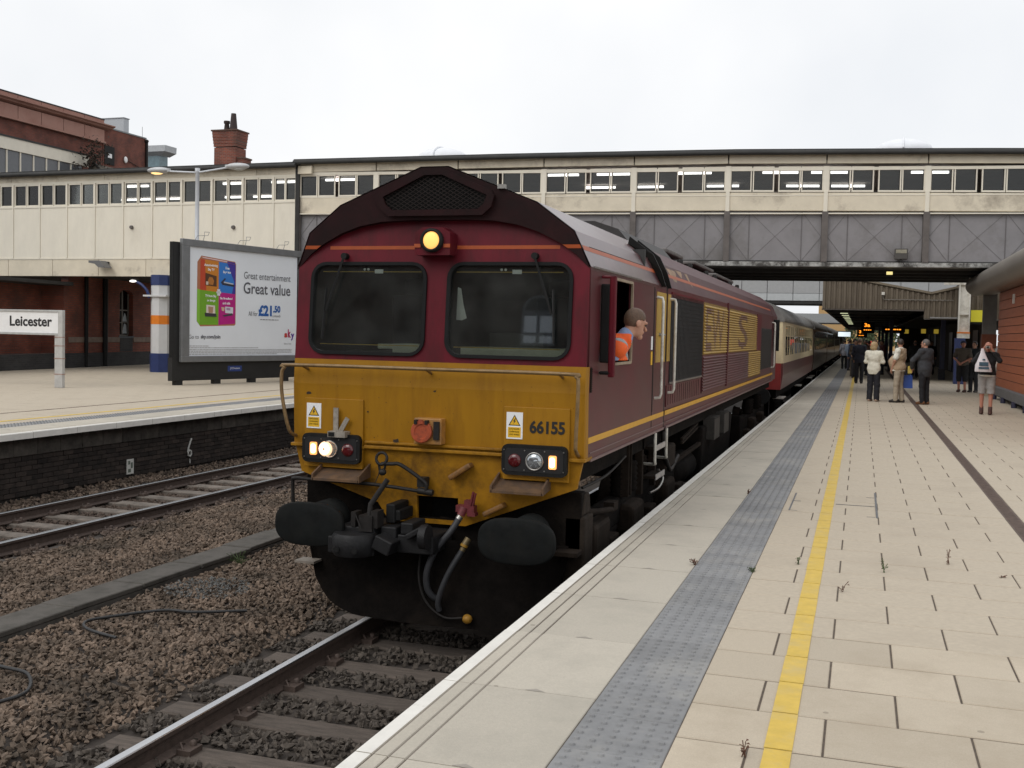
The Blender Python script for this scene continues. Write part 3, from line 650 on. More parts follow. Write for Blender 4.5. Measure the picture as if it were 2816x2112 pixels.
for s in (-1, 1):                                             # raised headlight panels
    x0, x1 = sorted((s*.638, s*1.20))
    mb = MB().box(x0, x1, .440, .475, 1.40, 2.0); pn = lp(mb, 'headlight_panel', m_yel, .004)
    bx0, bx1 = sorted((s*.642, s*1.196))
    mb = MB(); join(mb, plate(rrect(bx0, bx1, 1.445, 1.695, .05), [], .07), lambda u,v,w: (u, .425+w, v)); bz = lp(mb, 'headlight_box', m_blk, .012)
    mb = MB(); join(mb, plate(rrect(bx0+.03, bx1-.03, 1.475, 1.665, .03), [], .004), lambda u,v,w: (u, .389+w, v))
    for px in (s*.665, s*.84, s*1.01, s*1.17):
        for zz in (1.49, 1.65): mb.lathe([(.006,0),(.006,-.006)], (px, .387, zz), 'y', 6, 1)
    lp(mb, 'light_face', [M('face_black', (.015,.015,.016), .4), m_bare], parent=bz)
    lens('tail_lamp', (s*.755,.386,1.565), .056, M('red_lens', (.075,.004,.006), .15, var=.3, scale=60, coat=.5), bz)
    MB().lathe([(.076,0),(.076,-.012),(.066,-.012),(.062,-.002)], (s*.925,.388,1.565), 'y', 24).build('headlight_rim', m_bare, bz)
    if s < 0: hl = lens('headlight', (s*.965,.384,1.565), .066, EM('headlamp_lit', (1.0,.66,.40), .95), bz)
    if s < 0:
        MB().lathe([(.050,0),(.048,-.004),(.018,-.004),(.016,0)], (s*.965,.360,1.567), 'y', 20).build('lit_reflector', EM('reflector_lit', (1.0,.82,.60), 2.6), bz); MB().lathe([(.012,0),(.010,-.006)], (s*.965,.355,1.567), 'y', 12).build('lamp_bulb', M('bulb_grey', (.25,.2,.15), .5), bz)
    if s > 0: lens('headlight', (s*.925,.384,1.565), .066, M('clear_lens_off', (.42,.45,.47), .06, .75, var=.5, scale=28), bz)
    mb = MB(); join(mb, plate(rrect(*sorted((s*1.048, s*1.112)), 1.51, 1.62, .012), [], .02), lambda u,v,w: (u, .383+w, v)); lp(mb, 'marker_light', EM('marker_lit', (1.0,.40,.12), 1.1), .004, parent=bz)
    mb = MB(); join(mb, plate(rrect(*sorted((s*1.056, s*1.100)), 1.524, 1.606, .018), [], .008), lambda u,v,w: (u, .372+w, v)); lp(mb, 'marker_core', EM('marker_core', (1.0,.80,.52), 3.0), .004, parent=bz)
    # overhead-line warning sticker
    cx = .733 if s > 0 else -1.11
    st = MB(); st.box(cx-.07, cx+.07, .4355, .4395, 1.735, 1.955, 0)
    T = [(cx-.052,1.845),(cx+.052,1.845),(cx,1.935)]; st.add([(u,.4345,v) for u,v in T], [(0,1,2)], 1)
    T2 = [(cx-.040,1.852),(cx+.040,1.852),(cx,1.922)]; st.add([(u,.434,v) for u,v in T2], [(0,1,2)], 2)
    st.add([(cx+u,.4335,v) for u,v in ((.006,1.905),(-.014,1.879),(-.002,1.880),(-.010,1.856),(.013,1.886),(.001,1.884),(.014,1.905))], [(0,1,2,3,4,5,6)], 1)
    st.box(cx-.055, cx+.055, .4342, .4352, 1.748, 1.832, 2)
    for i, tx in enumerate(('DANGER', 'OVERHEAD', 'LIVE WIRES')): join(st, text(tx, .088, .013, .02), lambda u,v,w, i=i: (cx-.044+u, .4338, 1.811-i*.023+v), 1)
    lp(st, 'warning_sticker', [m_paper, M('sticker_ink', (.02,.018,.015), .6), M('sticker_yellow', (.72,.42,.02), .5)], parent=pn)
    if s > 0:
        nb = MB(); join(nb, text('66155', .30, .107, .035), lambda u,v,w: (.862+u, .4375+w, 1.788+v)); lp(nb, 'running_number', M('number_black', (.012,.012,.012), .5), parent=pn)
    # step shelf under the lights
    mb = MB(); a, b = sorted((s*.593, s*1.03))
    mb.add([(a,.50,1.40),(b,.50,1.40),(b,.27,1.325),(a,.27,1.325),(a,.50,1.375),(b,.50,1.375),(b,.27,1.305),(a,.27,1.305)], [(0,3,2,1),(4,5,6,7),(0,1,5,4),(1,2,6,5),(2,3,7,6),(3,0,4,7)])
    for x in (a, b): mb.add([(x-.008,.50,1.45),(x+.008,.50,1.45),(x+.008,.27,1.36),(x-.008,.27,1.36),(x-.008,.50,1.33),(x+.008,.50,1.33),(x+.008,.27,1.305),(x-.008,.27,1.305)], [(0,3,2,1),(4,5,6,7),(0,1,5,4),(1,2,6,5),(2,3,7,6),(3,0,4,7)])
    lp(mb, 'step_shelf', M('rusty_step', (.105,.058,.028), .8, var=.4, scale=14, dirt=(.06,.04,.03), dscale=6))
# chips and squashed flies on the nose
mb = MB()
for k in range(70):
    u, v = random.uniform(-1.28,1.28), random.uniform(1.66,2.3); r_ = random.choice([.002,.003,.003,.004]); y = yN(v)-.0015
    mb.add([(u+r_*random.uniform(.5,1.4)*math.cos(a), y, v+r_*random.uniform(.5,1.6)*math.sin(a)) for a in (0,1.2,2.5,3.8,5.1)], [(0,1,2,3,4)])
for (u, v, r_) in ((-.33,1.665,.028),(-.37,1.60,.014),(-1.17,2.04,.02),(-.60,1.90,.010),(.02,2.10,.012),(-.78,1.68,.014)):
    mb.add([(u+r_*random.uniform(.5,1.6)*math.cos(a), yN(max(v,1.62))-.0345 if v < 1.7 else yN(v)-.002, v+r_*random.uniform(.3,1.0)*math.sin(a)) for a in np.linspace(0,5.6,8)], [tuple(range(8))])
lp(mb, 'paint_chips', M('chip_dark', (.03,.017,.010), .8), kind='stuff')
# jumper socket
mb = MB(); mb.box(-.135,.115,.37,.475,1.655,1.875); so = lp(mb, 'jumper_socket', M('socket_box', (.40,.19,.04), .6, var=.3, scale=20, dirt=(.1,.06,.04), dscale=10), .01)
cpm = MB().lathe([(.092,0),(.094,-.030),(.088,-.036),(.060,-.037),(.056,-.031),(.02,-.031)], (-.055,.372,1.762), 'y', 26); cpm.s = [False]*len(cpm.s); cpm.box(-.075,-.035,.325,.34,1.83,1.865).build('socket_cap', M('socket_orange', (.36,.062,.018), .6, var=.2, scale=18, dirt=(.13,.03,.015), dscale=14, dlo=.5, dhi=.75), so)
mb = MB(); mb.box(-.115,-.09,.325,.37,1.825,1.86).box(-.02,.005,.325,.37,1.825,1.86).box(.05,.10,.352,.372,1.70,1.85); lp(mb, 'socket_hinge', m_dkst, parent=so)
# lamp iron on the left panel
mb = MB(); mb.box(-.90,-.855,.395,.41,1.70,1.925,0).box(-.925,-.76,.34,.44,1.675,1.725,0).box(-.915,-.86,.335,.342,1.682,1.718,1).obox((-.80,.40,1.78),((.5,0,.85),(0,1,0),(.85,0,-.5)),(.07,.006,.02),0); lp(mb, 'lamp_bracket', [M('bracket_galv', (.30,.27,.23), .6, .3, var=.3, scale=20), m_blk])
# handrail across the nose
hr = [(-1.30,.47,1.66),(-1.31,.36,1.72),(-1.365,.335,2.0),(-1.375,.335,2.20),(-1.345,.335,2.262),(-1.27,.335,2.285),(0,.335,2.287),(1.20,.335,2.285),(1.265,.335,2.262),(1.29,.335,2.20),(1.28,.335,1.75),(1.275,.37,1.67),(1.27,.47,1.62)]
mb = MB(); mb.tube(spline(hr, 4), .0155, 8)
for x in (-1.18,-.02,1.13): mb.tube([(x,.335,2.285),(x,.45,2.25)], .012, 6)
lp(mb, 'nose_handrail', m_brassy)
# uncoupling gear
mb = MB(); mb.tube(spline([(-1.30,.44,1.0),(-1.30,.42,1.25),(-1.27,.40,1.29),(-1.1,.40,1.29),(-.5,.39,1.285),(-.06,.38,1.255)], 5), .016, 7)
mb.tube(spline([(-.42,.36,1.47),(-.32,.36,1.475),(-.24,.36,1.47),(-.05,.37,1.355),(-.01,.37,1.31),(-.02,.37,1.25)], 5), .017, 7)
mb.tube([(-.09,.38,1.262),(.045,.38,1.25)], .028, 8); mb.box(-.10,-.03,.38,.48,1.29,1.37); lp(mb, 'uncoupling_rod', m_dkst)
mb = MB(); mb.tube([(-.42+.05*math.cos(a),.36+.01*math.sin(a),1.515+.05*math.sin(a)) for a in np.linspace(0,6.28,18)], .013, 6)
mb.tube([(-.445,.36,1.47),(-.435,.36,1.41),(-.40,.36,1.40),(-.385,.36,1.46)], .011, 6).ball((-.41,.36,1.40),(.035,.03,.03)); mb.tube([(-.44,.36,1.39),(-.47,.34,1.30)], .004, 5); lp(mb, 'lifting_ring', m_dkst)
# slanting lugs on the apron
for (a, b) in (((.17,1.375),(.36,1.50)), ((.48,1.09),(.66,1.185))): lp(MB().bar((a[0],.45,a[1]), (b[0],.45,b[1]), .10, .045), 'lug', M('lug_rust', (.22,.10,.02), .6, var=.3, scale=20, dirt=(.07,.04,.02), dscale=8), .015)
# --- coupler
mb = MB(); mb.box(-.66,-.33,.05,.55,.80,.98).box(-.72,-.30,-.02,.30,.76,.90)
mb.lathe([(.17,-.09),(.19,-.06),(.19,.06),(.17,.09)], (-.49,.02,.85), 'z', 20)
mb.box(-.30,-.16,.10,.40,.80,.99).obox((-.22,.05,.86),((1,0,-.4),(0,1,0),(.4,0,1)),(.08,.10,.06)).box(-.16,.16,.12,.55,.78,.93)
mb.lathe([(.10,-.03),(.10,.03)], (.115,.06,.94), 'x', 16); mb.box(-.13,-.02,.12,.40,.93,1.03).obox((.03,.10,.97),((1,0,.6),(0,1,0),(-.6,0,1)),(.10,.05,.025))
cp = lp(mb, 'coupler', M('coupler_iron', (.012,.012,.013), .55, .1, spec=.3, var=.35, scale=12, bump=.3), .012)
mb = MB(); mb.tube([(-.40,.10,1.07),(-.40,.12,1.16),(-.27,.16,1.37)], .024, 8); mb.box(-.46,-.34,.02,.2,.95,1.08); mb.tube([(-.48,.0,1.09),(-.43,.0,.98)], .006, 5).box(-.54,-.50,.04,.16,.98,1.10).box(-.36,-.30,.04,.16,.98,1.12); lp(mb, 'coupler_lock', m_dkst, parent=cp)
mb = MB(); mb.box(-.30,-.22,.2,.5,1.0,1.16).box(-.27,-.18,.22,.5,1.02,1.11); lp(mb, 'junction_box', m_blk, .01)
for cx in (-.56,-.40): MB().lathe([(.026,-.008),(.026,.0)], (cx,-.168,.825), 'y', 12).build('coupler_hole', m_blk, cp)
# --- buffers
for s in (-1, 1):
    cx = s*.90 if s > 0 else -.915; n = 40; mb = MB(); rings = []
    for k, (sc, y) in enumerate(((.0,-.006),(.5,-.005),(.93,-.001),(.985,.006),(1.0,.018),(1.0,.05),(.96,.06))):
        for j in range(n):
            a = 2*math.pi*j/n; e = 2/3.0; c, q = math.cos(a), math.sin(a)
            rings.append((cx+sc*.318*abs(c)**e*(1 if c > 0 else -1), y, .972+sc*.182*abs(q)**(.78)*(1 if q > 0 else -1)))
    mb.add(rings, [(k*n+j, k*n+(j+1)%n, (k+1)*n+(j+1)%n, (k+1)*n+j) for k in range(6) for j in range(n)], 0, True); mb.add(rings[6*n:], [tuple(range(n))])
    mb.lathe([(.11,.05),(.11,.25),(.16,.25),(.16,.46)], (cx,0,.972), 'y', 20); lp(mb, 'buffer', M('buffer_black', (.0075,.0085,.0085), .8, spec=.15, var=.4, scale=9, dirt=(.012,.012,.011), dscale=6))
# --- bufferbeam and plough
mb = MB(); mb.box(-1.27,-.50,.62,.75,.78,1.30).box(.40,1.27,.62,.75,.78,1.30).box(-.6,.5,.60,.66,.70,1.0); lp(mb, 'buffer_beam', m_soot, .01)
def zlow(x):
    x = abs(x); return float(np.interp(x, [0,.55,.63,.79,.93,1.07,1.15,1.175], [.15,.145,.14,.17,.22,.36,.53,.72]))
mb = MB(); xs = np.concatenate([np.linspace(-1.175,1.175,33)]); zs_ = 6; vs = []
for x in xs:
    for k in range(zs_):
        t = k/(zs_-1); z0 = zlow(x); z = z0+(.86-z0)*t; vs.append((x, .30+.16*abs(x)**1.5+.10*math.sin(math.pi*t)*0+.08*t, z))
mb.add(vs, [(i*zs_+k, (i+1)*zs_+k, (i+1)*zs_+k+1, i*zs_+k+1) for i in range(len(xs)-1) for k in range(zs_-1)])
pg = lp(mb, 'snowplough', m_soot); sd = pg.modifiers.new('thick','SOLIDIFY'); sd.thickness = .02
mb = MB(); mb.box(-1.24,-1.05,.36,.52,.555,.575); lp(mb, 'front_step', M('step_galv', (.22,.19,.16), .7, var=.3))
mb = MB(); mb.box(1.10,1.29,.42,.60,.80,.835); lp(mb, 'side_step', m_grime)
# --- hoses
mb = MB(); mb.tube(spline([(.30,.34,1.06),(.24,.30,.95),(.13,.26,.80),(.06,.25,.62),(.055,.27,.48),(.09,.30,.40),(.14,.33,.37)], 6), .027, 9); h1 = lp(mb, 'brake_hose', M('hose_grey', (.03,.031,.035), .55, var=.2, scale=20))
mb = MB(); mb.tube([(.31,.35,1.085),(.33,.37,1.15)], .035, 8).box(.26,.42,.36,.44,1.11,1.165).box(.36,.43,.36,.44,1.08,1.11); mb.tube([(.385,.37,1.16),(.415,.36,1.285)], .011, 6).tube([(.405,.37,1.16),(.435,.36,1.275)], .009, 6).box(.33,.40,.37,.44,1.165,1.21)
lp(mb, 'hose_cock', M('cock_red', (.12,.016,.02), .55, var=.35, scale=25), parent=h1)
MB().tube([(.295,.335,1.055),(.31,.345,1.08)], .03, 8).build('hose_collar', m_bare, h1)
mb = MB(); mb.tube(spline([(.345,.30,.80),(.27,.26,.66),(.20,.25,.50),(.155,.27,.36),(.16,.29,.29)], 6), .024, 9); h2 = lp(mb, 'brake_hose', MATS['hose_grey'])
MB().tube([(.385,.34,.90),(.36,.31,.845)], .03, 8).tube([(.355,.31,.825),(.345,.30,.80)], .026, 8).build('hose_collar', M('brass_dull', (.16,.12,.06), .5, .5, var=.3), h2)
MB().tube([(.365,.315,.855),(.357,.31,.835)], .033, 8).build('yellow_band', M('band_dull', (.32,.17,.015), .6), h2)
mb = MB(); mb.tube(spline([(-.02,.30,.78),(-.02,.27,.55),(.05,.26,.36),(.20,.28,.24),(.36,.30,.245)], 6), .010, 6); h3 = lp(mb, 'control_cable', m_dkst)
MB().ball((.405,.30,.24),(.042,.04,.04)).build('cable_plug', M('plug_yellow', (.30,.15,.012), .6, var=.3, scale=25), h3)
# --- cab side
cs = [(.55,1.57),(4.03,1.57),(4.03,3.15),(.52,3.15)]
win = rrect(1.22,2.16,2.35,3.10,.03,2)
for s in (-1, 1):
    mb = MB(); join(mb, plate(cs, [win], .03), lambda u,v,w: (s*(HW-.015)+w, u, v)); lp(mb, 'cab_side', m_mar_side)
mb = MB(); join(mb, plate(rrect(1.205,2.175,2.335,3.115,.03,2), [rrect(1.235,2.145,2.36,3.09,.02,2)], .02), lambda u,v,w: (HW+.002+w, u, v)); wf = lp(mb, 'cab_window', M('window_frame_dull', (.30,.24,.17), .5, var=.2), .003)
mb = MB(); mb.box(1.298,1.312,1.52,1.55,2.37,3.08); lp(mb, 'window_bar', m_crm, parent=wf)
mb = MB(); mb.box(1.300,1.304,1.25,1.52,2.375,3.075); lp(mb, 'sliding_pane', GLASS('side_glass', (.35,.36,.36)), parent=wf)
mb = MB(); mb.box(1.10,1.28,1.20,1.50,2.30,3.0,0).box(1.06,1.09,1.15,3.0,1.6,3.2,0); lp(mb, 'cab_lining', M('cab_lining_red', (.10,.014,.018), .6))
# draught deflector beside the window
mb = MB(); mb.box(1.33,1.415,.855,.895,2.37,3.03,0).box(1.405,1.46,.85,.90,2.25,3.10,1).box(1.33,1.46,.85,.90,3.075,3.10,1).box(1.33,1.44,.85,.90,2.27,2.30,0)
lp(mb, 'draught_deflector', [m_blk, m_mar], .012)
# door, seams, handrails, labels
mb = MB(); mb.box(1.324,1.3275,3.305,3.325,1.62,3.12,0).box(1.29,1.32,4.03,4.12,1.58,3.2,0); mb.box(1.326,1.329,3.32,3.345,1.80,3.10,0); lp(mb, 'door_seam', m_blk)
mb = MB(); mb.box(1.324,1.3285,3.45,4.02,2.32,3.08); lp(mb, 'gold_door_panel', m_gold)
mb = MB(); mb.box(1.324,1.3285,4.14,4.33,2.32,3.08); lp(mb, 'gold_door_panel', m_gold)
for y, z0, z1, x in ((3.46,1.94,3.02,1.325),(4.28,1.96,3.03,1.325),(18.95,1.9,3.0,1.325),(19.08,1.9,3.0,1.325)):
    mb = MB(); mb.tube([(x,y,z0),(x+.06,y,z0+.01),(x+.07,y,z0+.05),(x+.07,y,z1-.05),(x+.06,y,z1-.01),(x,y,z1)], .016, 8); lp(mb, 'door_handrail', m_hand)
mb = MB(); mb.box(1.326,1.330,3.18,3.26,2.46,2.60,0).box(1.326,1.330,3.18,3.26,2.30,2.44,1); lp(mb, 'side_notice', [m_paper, MATS['sticker_yellow']])
mb = MB(); mb.tube([(1.33,3.62,2.62),(1.37,3.62,2.62),(1.37,3.72,2.62)], .012, 6); mb.lathe([(.02,0),(.02,.02)], (1.327,3.62,2.62), 'x', 10); lp(mb, 'door_handle', m_bare)
mb = MB()
for k in range(11): mb.box(1.326,1.334,.575,.625,2.14+k*.0175,2.149+k*.0175)
mb.box(1.326,1.329,.57,.63,2.13,2.335); lp(mb, 'side_vent', m_grime)
mb = MB(); mb.box(1.325,1.338,.60,2.56,3.145,3.16); lp(mb, 'rain_gutter', m_bare)
# gold stripe and skirt lines
for y0, y1 in ((.56,4.03),(4.12,19.45)):
    lp(MB().box(1.325,1.3285,y0,y1,1.712,1.762), 'gold_stripe', m_goldst)
    lp(MB().box(1.325,1.332,y0+.05,y1,1.628,1.636).box(1.31,1.337,y0+.06,y1,1.560,1.582), 'skirt_edge', M('skirt_edge', (.16,.10,.10), .45, var=.2))
# --- engine hood
pr2 = [(-1.31,1.57),(-1.325,3.16),(-1.195,3.435),(-.884,3.667),(-.124,3.967),(.124,3.967),(.884,3.667),(1.195,3.435),(1.325,3.16),(1.31,1.57)]
mb = MB(); mb.prism(pr2, 'y', 4.13, 19.12, 0)
for k in range(9):
    if 1 <= k <= 7: mb.m[k] = 1
lp(mb, 'engine_hood', [m_mar_side, m_hoodm])
mb = MB().prism([(-1.29,1.6),(-1.29,3.12),(-.87,3.62),(-.12,3.92),(.12,3.92),(.87,3.62),(1.29,3.12),(1.29,1.6)], 'y', 3.9, 4.2); lp(mb, 'hood_joint', m_blk)
# rear cab
mb = MB().prism(pr2, 'y', 19.16, 20.6, 0); 
for k in range(1, 8): mb.m[k] = 1
lp(mb, 'rear_cab', [m_mar_side, m_hoodm])
mb = MB(); mb.box(1.33,1.47,19.42,19.47,2.3,3.08); lp(mb, 'draught_deflector', m_blk, .012)
# roof edge fins at the cab joint
for ya, yb in ((3.42,3.70),(3.86,4.06)):
    inn = [(1.00,3.585),(1.195,3.438),(1.262,3.29),(1.33,3.14)]; out_ = [(1.02,3.665),(1.255,3.48),(1.335,3.30),(1.375,3.14)]; ys = [ya, ya+(yb-ya)*.45, ya+(yb-ya)*.72, yb]
    mb = MB(); vs = [(u,y,v) for (u,v),y in zip(inn,ys)]+[(u,y,v) for (u,v),y in zip(out_,ys)]; vs += [(u,y+.03,v) for u,y,v in vs]
    mb.add(vs, [f for k in range(3) for f in ((k,k+4,k+5,k+1),(k+8,k+9,k+13,k+12),(k+4,k+12,k+13,k+5))]+[(0,8,12,4),(3,7,15,11)]); lp(mb, 'roof_fin', m_blk)
# patches of old paint on the roof shoulder
m_patch = M('bleached_paint', (.26,.17,.105), .6, var=.4, scale=6)
pm = MB(); xx = lambda z: 1.325-(z-3.15)*(.13/.285)+.003
for (ya,yb,za,zb) in ((4.55,5.2,3.20,3.40),(5.2,5.7,3.33,3.42),(5.95,6.2,3.19,3.42)):
    pm.add([(xx(za),ya+.35,za),(xx(zb),ya,zb),(xx(zb),yb,zb),(xx(zb-.03),yb,zb-.03)], [(0,1,2,3)])
lp(pm, 'bleached_patch', m_patch)
# roof furniture: exhaust dome, fan housings, vents
mb = MB(); prf = [(-.72,3.70),(-.55,3.90),(-.25,4.0),(.25,4.0),(.55,3.90),(.72,3.70)]
mb.prism(prf, 'y', 4.95, 8.1); lp(mb, 'roof_cowl', M('roof_soot', (.028,.026,.025), .6, var=.35, scale=6), .03)
mb = MB().box(-.45,.45,9.0,10.6,3.93,4.0).box(-.5,.5,11.6,14.2,3.92,3.985).box(-.4,.4,15.4,18.6,3.92,3.99); lp(mb, 'roof_hatch', M('roof_grey', (.12,.11,.105), .6, var=.3, scale=5), .02)
for y in (9.2, 10.2, 12.2, 13.4, 16.0, 17.4): lp(MB().lathe([(.05,0),(.05,.05),(.03,.08)], (.62, y, 3.76), 'z', 10), 'roof_vent', m_dkst)
# --- side of the hood: intake screen, louvres with lettering
mb = MB(); mb.box(1.315,1.324,4.37,7.0,2.07,3.10,0)
for k in range(26): mb.box(1.324,1.329,4.40+k*.10,4.405+k*.10,2.09,3.08,1)
for k in range(20): mb.box(1.324,1.328,4.38,6.99,2.10+k*.05,2.104+k*.05,1)
mb.box(1.322,1.335,4.37,7.0,2.055,2.075,2).box(1.322,1.335,4.37,7.0,3.09,3.115,3)
lp(mb, 'intake_screen', [M('screen_black', (.010,.010,.011), .7), m_blk, m_bare, m_mar])
mb = MB(); mb.box(1.315,1.326,4.20,6.80,1.80,2.045,0)
for k in range(16): mb.box(1.326,1.330,4.3+k*.16,4.305+k*.16,1.82,2.03,1)
lp(mb, 'lower_panel', [m_mar_side, m_grime])
inks = []
for tx, y0, w in (('EW', 7.22, 2.05), ('S', 11.35, 1.65)):
    t = text(tx, w, .62, .01, 0)
    tri = []
    for f in t.f:
        for k in range(1, len(f)-1): tri.append([t.v[f[0]][:2], t.v[f[k]][:2], t.v[f[k+1]][:2]])
    tri = np.array(tri)+np.array([y0, 2.42]); inks.append(tri)
inks = np.concatenate(inks)
def ink(p):
    a, b, c = inks[:,0], inks[:,1], inks[:,2]
    cr = lambda u, v: u[...,0]*v[...,1]-u[...,1]*v[...,0]
    P = p[:,None,:]; d1 = cr((b-a)[None], P-a[None]); d2 = cr((c-b)[None], P-b[None]); d3 = cr((a-c)[None], P-c[None])
    ins = ((d1>=-1e-9)&(d2>=-1e-9)&(d3>=-1e-9))|((d1<=1e-9)&(d2<=1e-9)&(d3<=1e-9)); area = np.abs(cr(b-a, c-a)) > 1e-8
    return (ins&area[None]).any(1)
m_ink = M('letter_maroon', (.125,.045,.028), .5, var=.15, scale=9)
def slat(y0, y1, z, top):
    n = max(1, int((y1-y0)/.05)); ys = np.linspace(y0, y1, n+1); yc = (ys[:-1]+ys[1:])/2
    if top: idx = ink(np.stack([yc, np.full(n, z)], 1)).astype(int)
    else: idx = np.where(yc > 13.35, 0, 1)
    sec = [(1.326,z+.016),(1.345,z-.004),(1.345,z-.012),(1.326,z-.016)]
    vs = [(x, y, q) for y in ys for x, q in sec]; fs = []; ms = []
    for i in range(n):
        for k in range(3): fs.append((i*4+k, i*4+k+1, (i+1)*4+k+1, (i+1)*4+k)); ms.append(int(idx[i]))
    fs += [(0,3,2,1), (n*4,n*4+1,n*4+2,n*4+3)]; ms += [int(idx[0]), int(idx[-1])]
    mb = MB(); mb.add(vs, fs, ms)
    return lp(mb, 'louvre_slat', [m_gold, m_ink if top else m_mar_side])
for (y0, y1) in ((7.06, 9.73), (9.86, 14.9)):
    for k in range(17): slat(y0, y1, 2.385+k*.041, True)
for (y0, y1) in ((7.06, 9.73), (9.86, 15.9)):
    for k in range(12): slat(y0, y1, 1.865+k*.041, False)
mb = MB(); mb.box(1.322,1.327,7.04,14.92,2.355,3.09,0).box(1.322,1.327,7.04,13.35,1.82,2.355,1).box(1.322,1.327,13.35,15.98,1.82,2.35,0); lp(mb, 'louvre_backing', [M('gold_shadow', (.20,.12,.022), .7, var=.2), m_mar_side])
mb = MB(); mb.box(1.325,1.352,9.74,9.85,1.82,3.17); lp(mb, 'louvre_post', m_mar_side)
mb = MB(); mb.box(1.322,1.335,14.95,15.98,2.35,3.11); lp(mb, 'maroon_panel', m_mar)
mb = MB(); mb.box(1.322,1.332,15.98,18.85,1.92,2.83,0); 
for k in range(20): mb.box(1.332,1.336,16.0,18.84,1.94+k*.044,1.945+k*.044,1)
lp(mb, 'rear_screen', [MATS['screen_black'], m_blk])
# --- cab steps, brackets
for y in (3.50, 4.20): lp(MB().tube([(1.34,y,1.56),(1.34,y,1.26),(1.34,y+.03,1.225),(1.30,y+.10,1.21),(1.16,y+.14,1.21)], .017, 8), 'step_rail', m_hand)
for z in (1.37, 1.05): lp(MB().box(1.20,1.34,3.58,4.12,z,z+.03,0).box(1.335,1.345,3.58,4.12,z-.01,z+.05,1), 'cab_step', [m_grime, M('tread_steel', (.45,.43,.42), .4, .6, var=.3, scale=25)])
lp(MB().box(1.16,1.24,2.62,2.72,.98,1.56).box(1.22,1.26,2.66,2.69,1.0,1.56), 'equipment_bracket', m_grime)
lp(MB().box(1.14,1.22,3.42,3.50,.9,1.56), 'step_hanger', m_grime); lp(MB().box(1.14,1.22,4.18,4.26,.9,1.56), 'step_hanger', m_grime)
# --- underframe and bogies
lp(MB().box(-1.22,1.22,.62,19.9,1.38,1.565).box(-.6,.6,.7,19.8,1.15,1.38), 'underframe', m_soot)
mb = MB().prism([(-1.2,.45),(-1.25,1.28),(1.25,1.28),(1.2,.45)], 'y', 7.9, 11.6); lp(mb, 'fuel_tank', m_soot, .05)
for k, y in enumerate((8.3, 9.5)):
    mb = MB(); mb.box(1.18,1.36,y,y+.62,1.06,1.38,0)
    for j in range(7): mb.box(1.17,1.37,y+.03+j*.085,y+.06+j*.085,1.375,1.40,1)
    lp(mb, 'ribbed_box', [M('box_grey', (.045,.041,.037), .7, .1, spec=.2, var=.3, scale=10), MATS['box_grey']], .008)
lp(MB().bar((1.15,5.9,.98),(1.25,10.8,1.12),.05).bar((1.2,6.2,1.2),(1.2,7.6,1.3),.03).bar((1.2,6.2,1.25),(1.2,7.6,1.36),.03), 'brake_rigging', m_grime)
wheel_me = MB().lathe([(.10,-.09),(.46,-.085),(.545,-.075),(.545,-.055),(.520,-.045),(.512,.06),(.49,.065),(.44,.06),(.42,.02),(.2,.01),(.18,.07),(.08,.075)], (0,0,0), 'x', 32).mesh('wheel', [m_grime])
def bogie(yc, root, wb=1.95):
    bo = MB()
    for s in (-1, 1):
        x0, x1 = sorted((s*1.02, s*1.16))
        bo.box(x0, x1, yc-2.75, yc+2.75, .72, .98)
        bo.prism([(yc-2.75,.72),(yc-2.4,.52),(yc-1.6,.52),(yc-1.3,.72)], 'x', x0, x1).prism([(yc-.65,.72),(yc-.4,.50),(yc+.4,.50),(yc+.65,.72)], 'x', x0, x1).prism([(yc+1.3,.72),(yc+1.6,.52),(yc+2.4,.52),(yc+2.75,.72)], 'x', x0, x1)
        bo.box(x0-.02, x1+.02, yc-2.95, yc-2.7, .35, 1.05)
    b = bo.build('bogie', m_soot, root, bevel=.02)
    for k in (-1, 0, 1):
        y = yc+k*wb
        for s in (-1, 1):
            inst('wheel', wheel_me, b, (s*.80, y, .53), (0, 0, 0 if s > 0 else math.pi))
            ab = MB(); ab.box(*sorted((s*1.0, s*1.27)), y-.19, y+.19, .36, .72).lathe([(.13,0),(.15,.05),(.12,.07)], (s*1.27, y, .53), 'x', 16, sign=1) if s > 0 else ab.box(-1.27,-1.0,y-.19,y+.19,.36,.72)
            ab.build('axlebox', m_grime, b, bevel=.02)
    for y in (yc-wb/2, yc+wb/2):
        for s in (-1, 1):
            for d in (-.22, .22):
                cs_ = MB().lathe([(.10 if q % 2 else .082, q*.026) for q in range(13)], (s*1.13, y+d, .98), 'z', 12); cs_.build('coil_spring', m_soot, b)
            MB().box(*sorted((s*1.12, s*1.30)), y-.30, y+.30, .60, .90).build('brake_cylinder', m_grime, b, bevel=.05)
    return b
b1 = bogie(3.9, L_); b2 = bogie(16.6, L_)
mb = MB(); mb.box(1.12,1.30,.62,.92,.28,1.10).prism([(.62,1.10),(.92,1.10),(.86,1.28),(.70,1.28)], 'x', 1.14, 1.28); lp(mb, 'sand_box', M('sand_box', (.028,.021,.016), .85, spec=.15, var=.35, scale=9, bump=.3), .02)
mb = MB(); mb.box(1.10,1.27,1.15,1.75,.35,.95); lp(mb, 'sand_box', MATS['sand_box'], .05)
lp(MB().tube(spline([(1.25,4.45,1.5),(1.27,4.5,1.25),(1.29,4.7,1.05),(1.27,5.0,1.0),(1.25,5.6,1.1)], 5), .026, 7), 'air_pipe', m_dkst)
lp(MB().tube(spline([(1.28,4.05,1.1),(1.32,4.15,1.0),(1.30,4.0,.9),(1.26,3.7,.88)], 5), .016, 6), 'air_pipe', m_bare)
lp(MB().tube(spline([(1.2,.9,1.30),(1.25,1.6,1.33),(1.25,2.4,1.42)], 5), .012, 6), 'air_pipe', m_dkst)
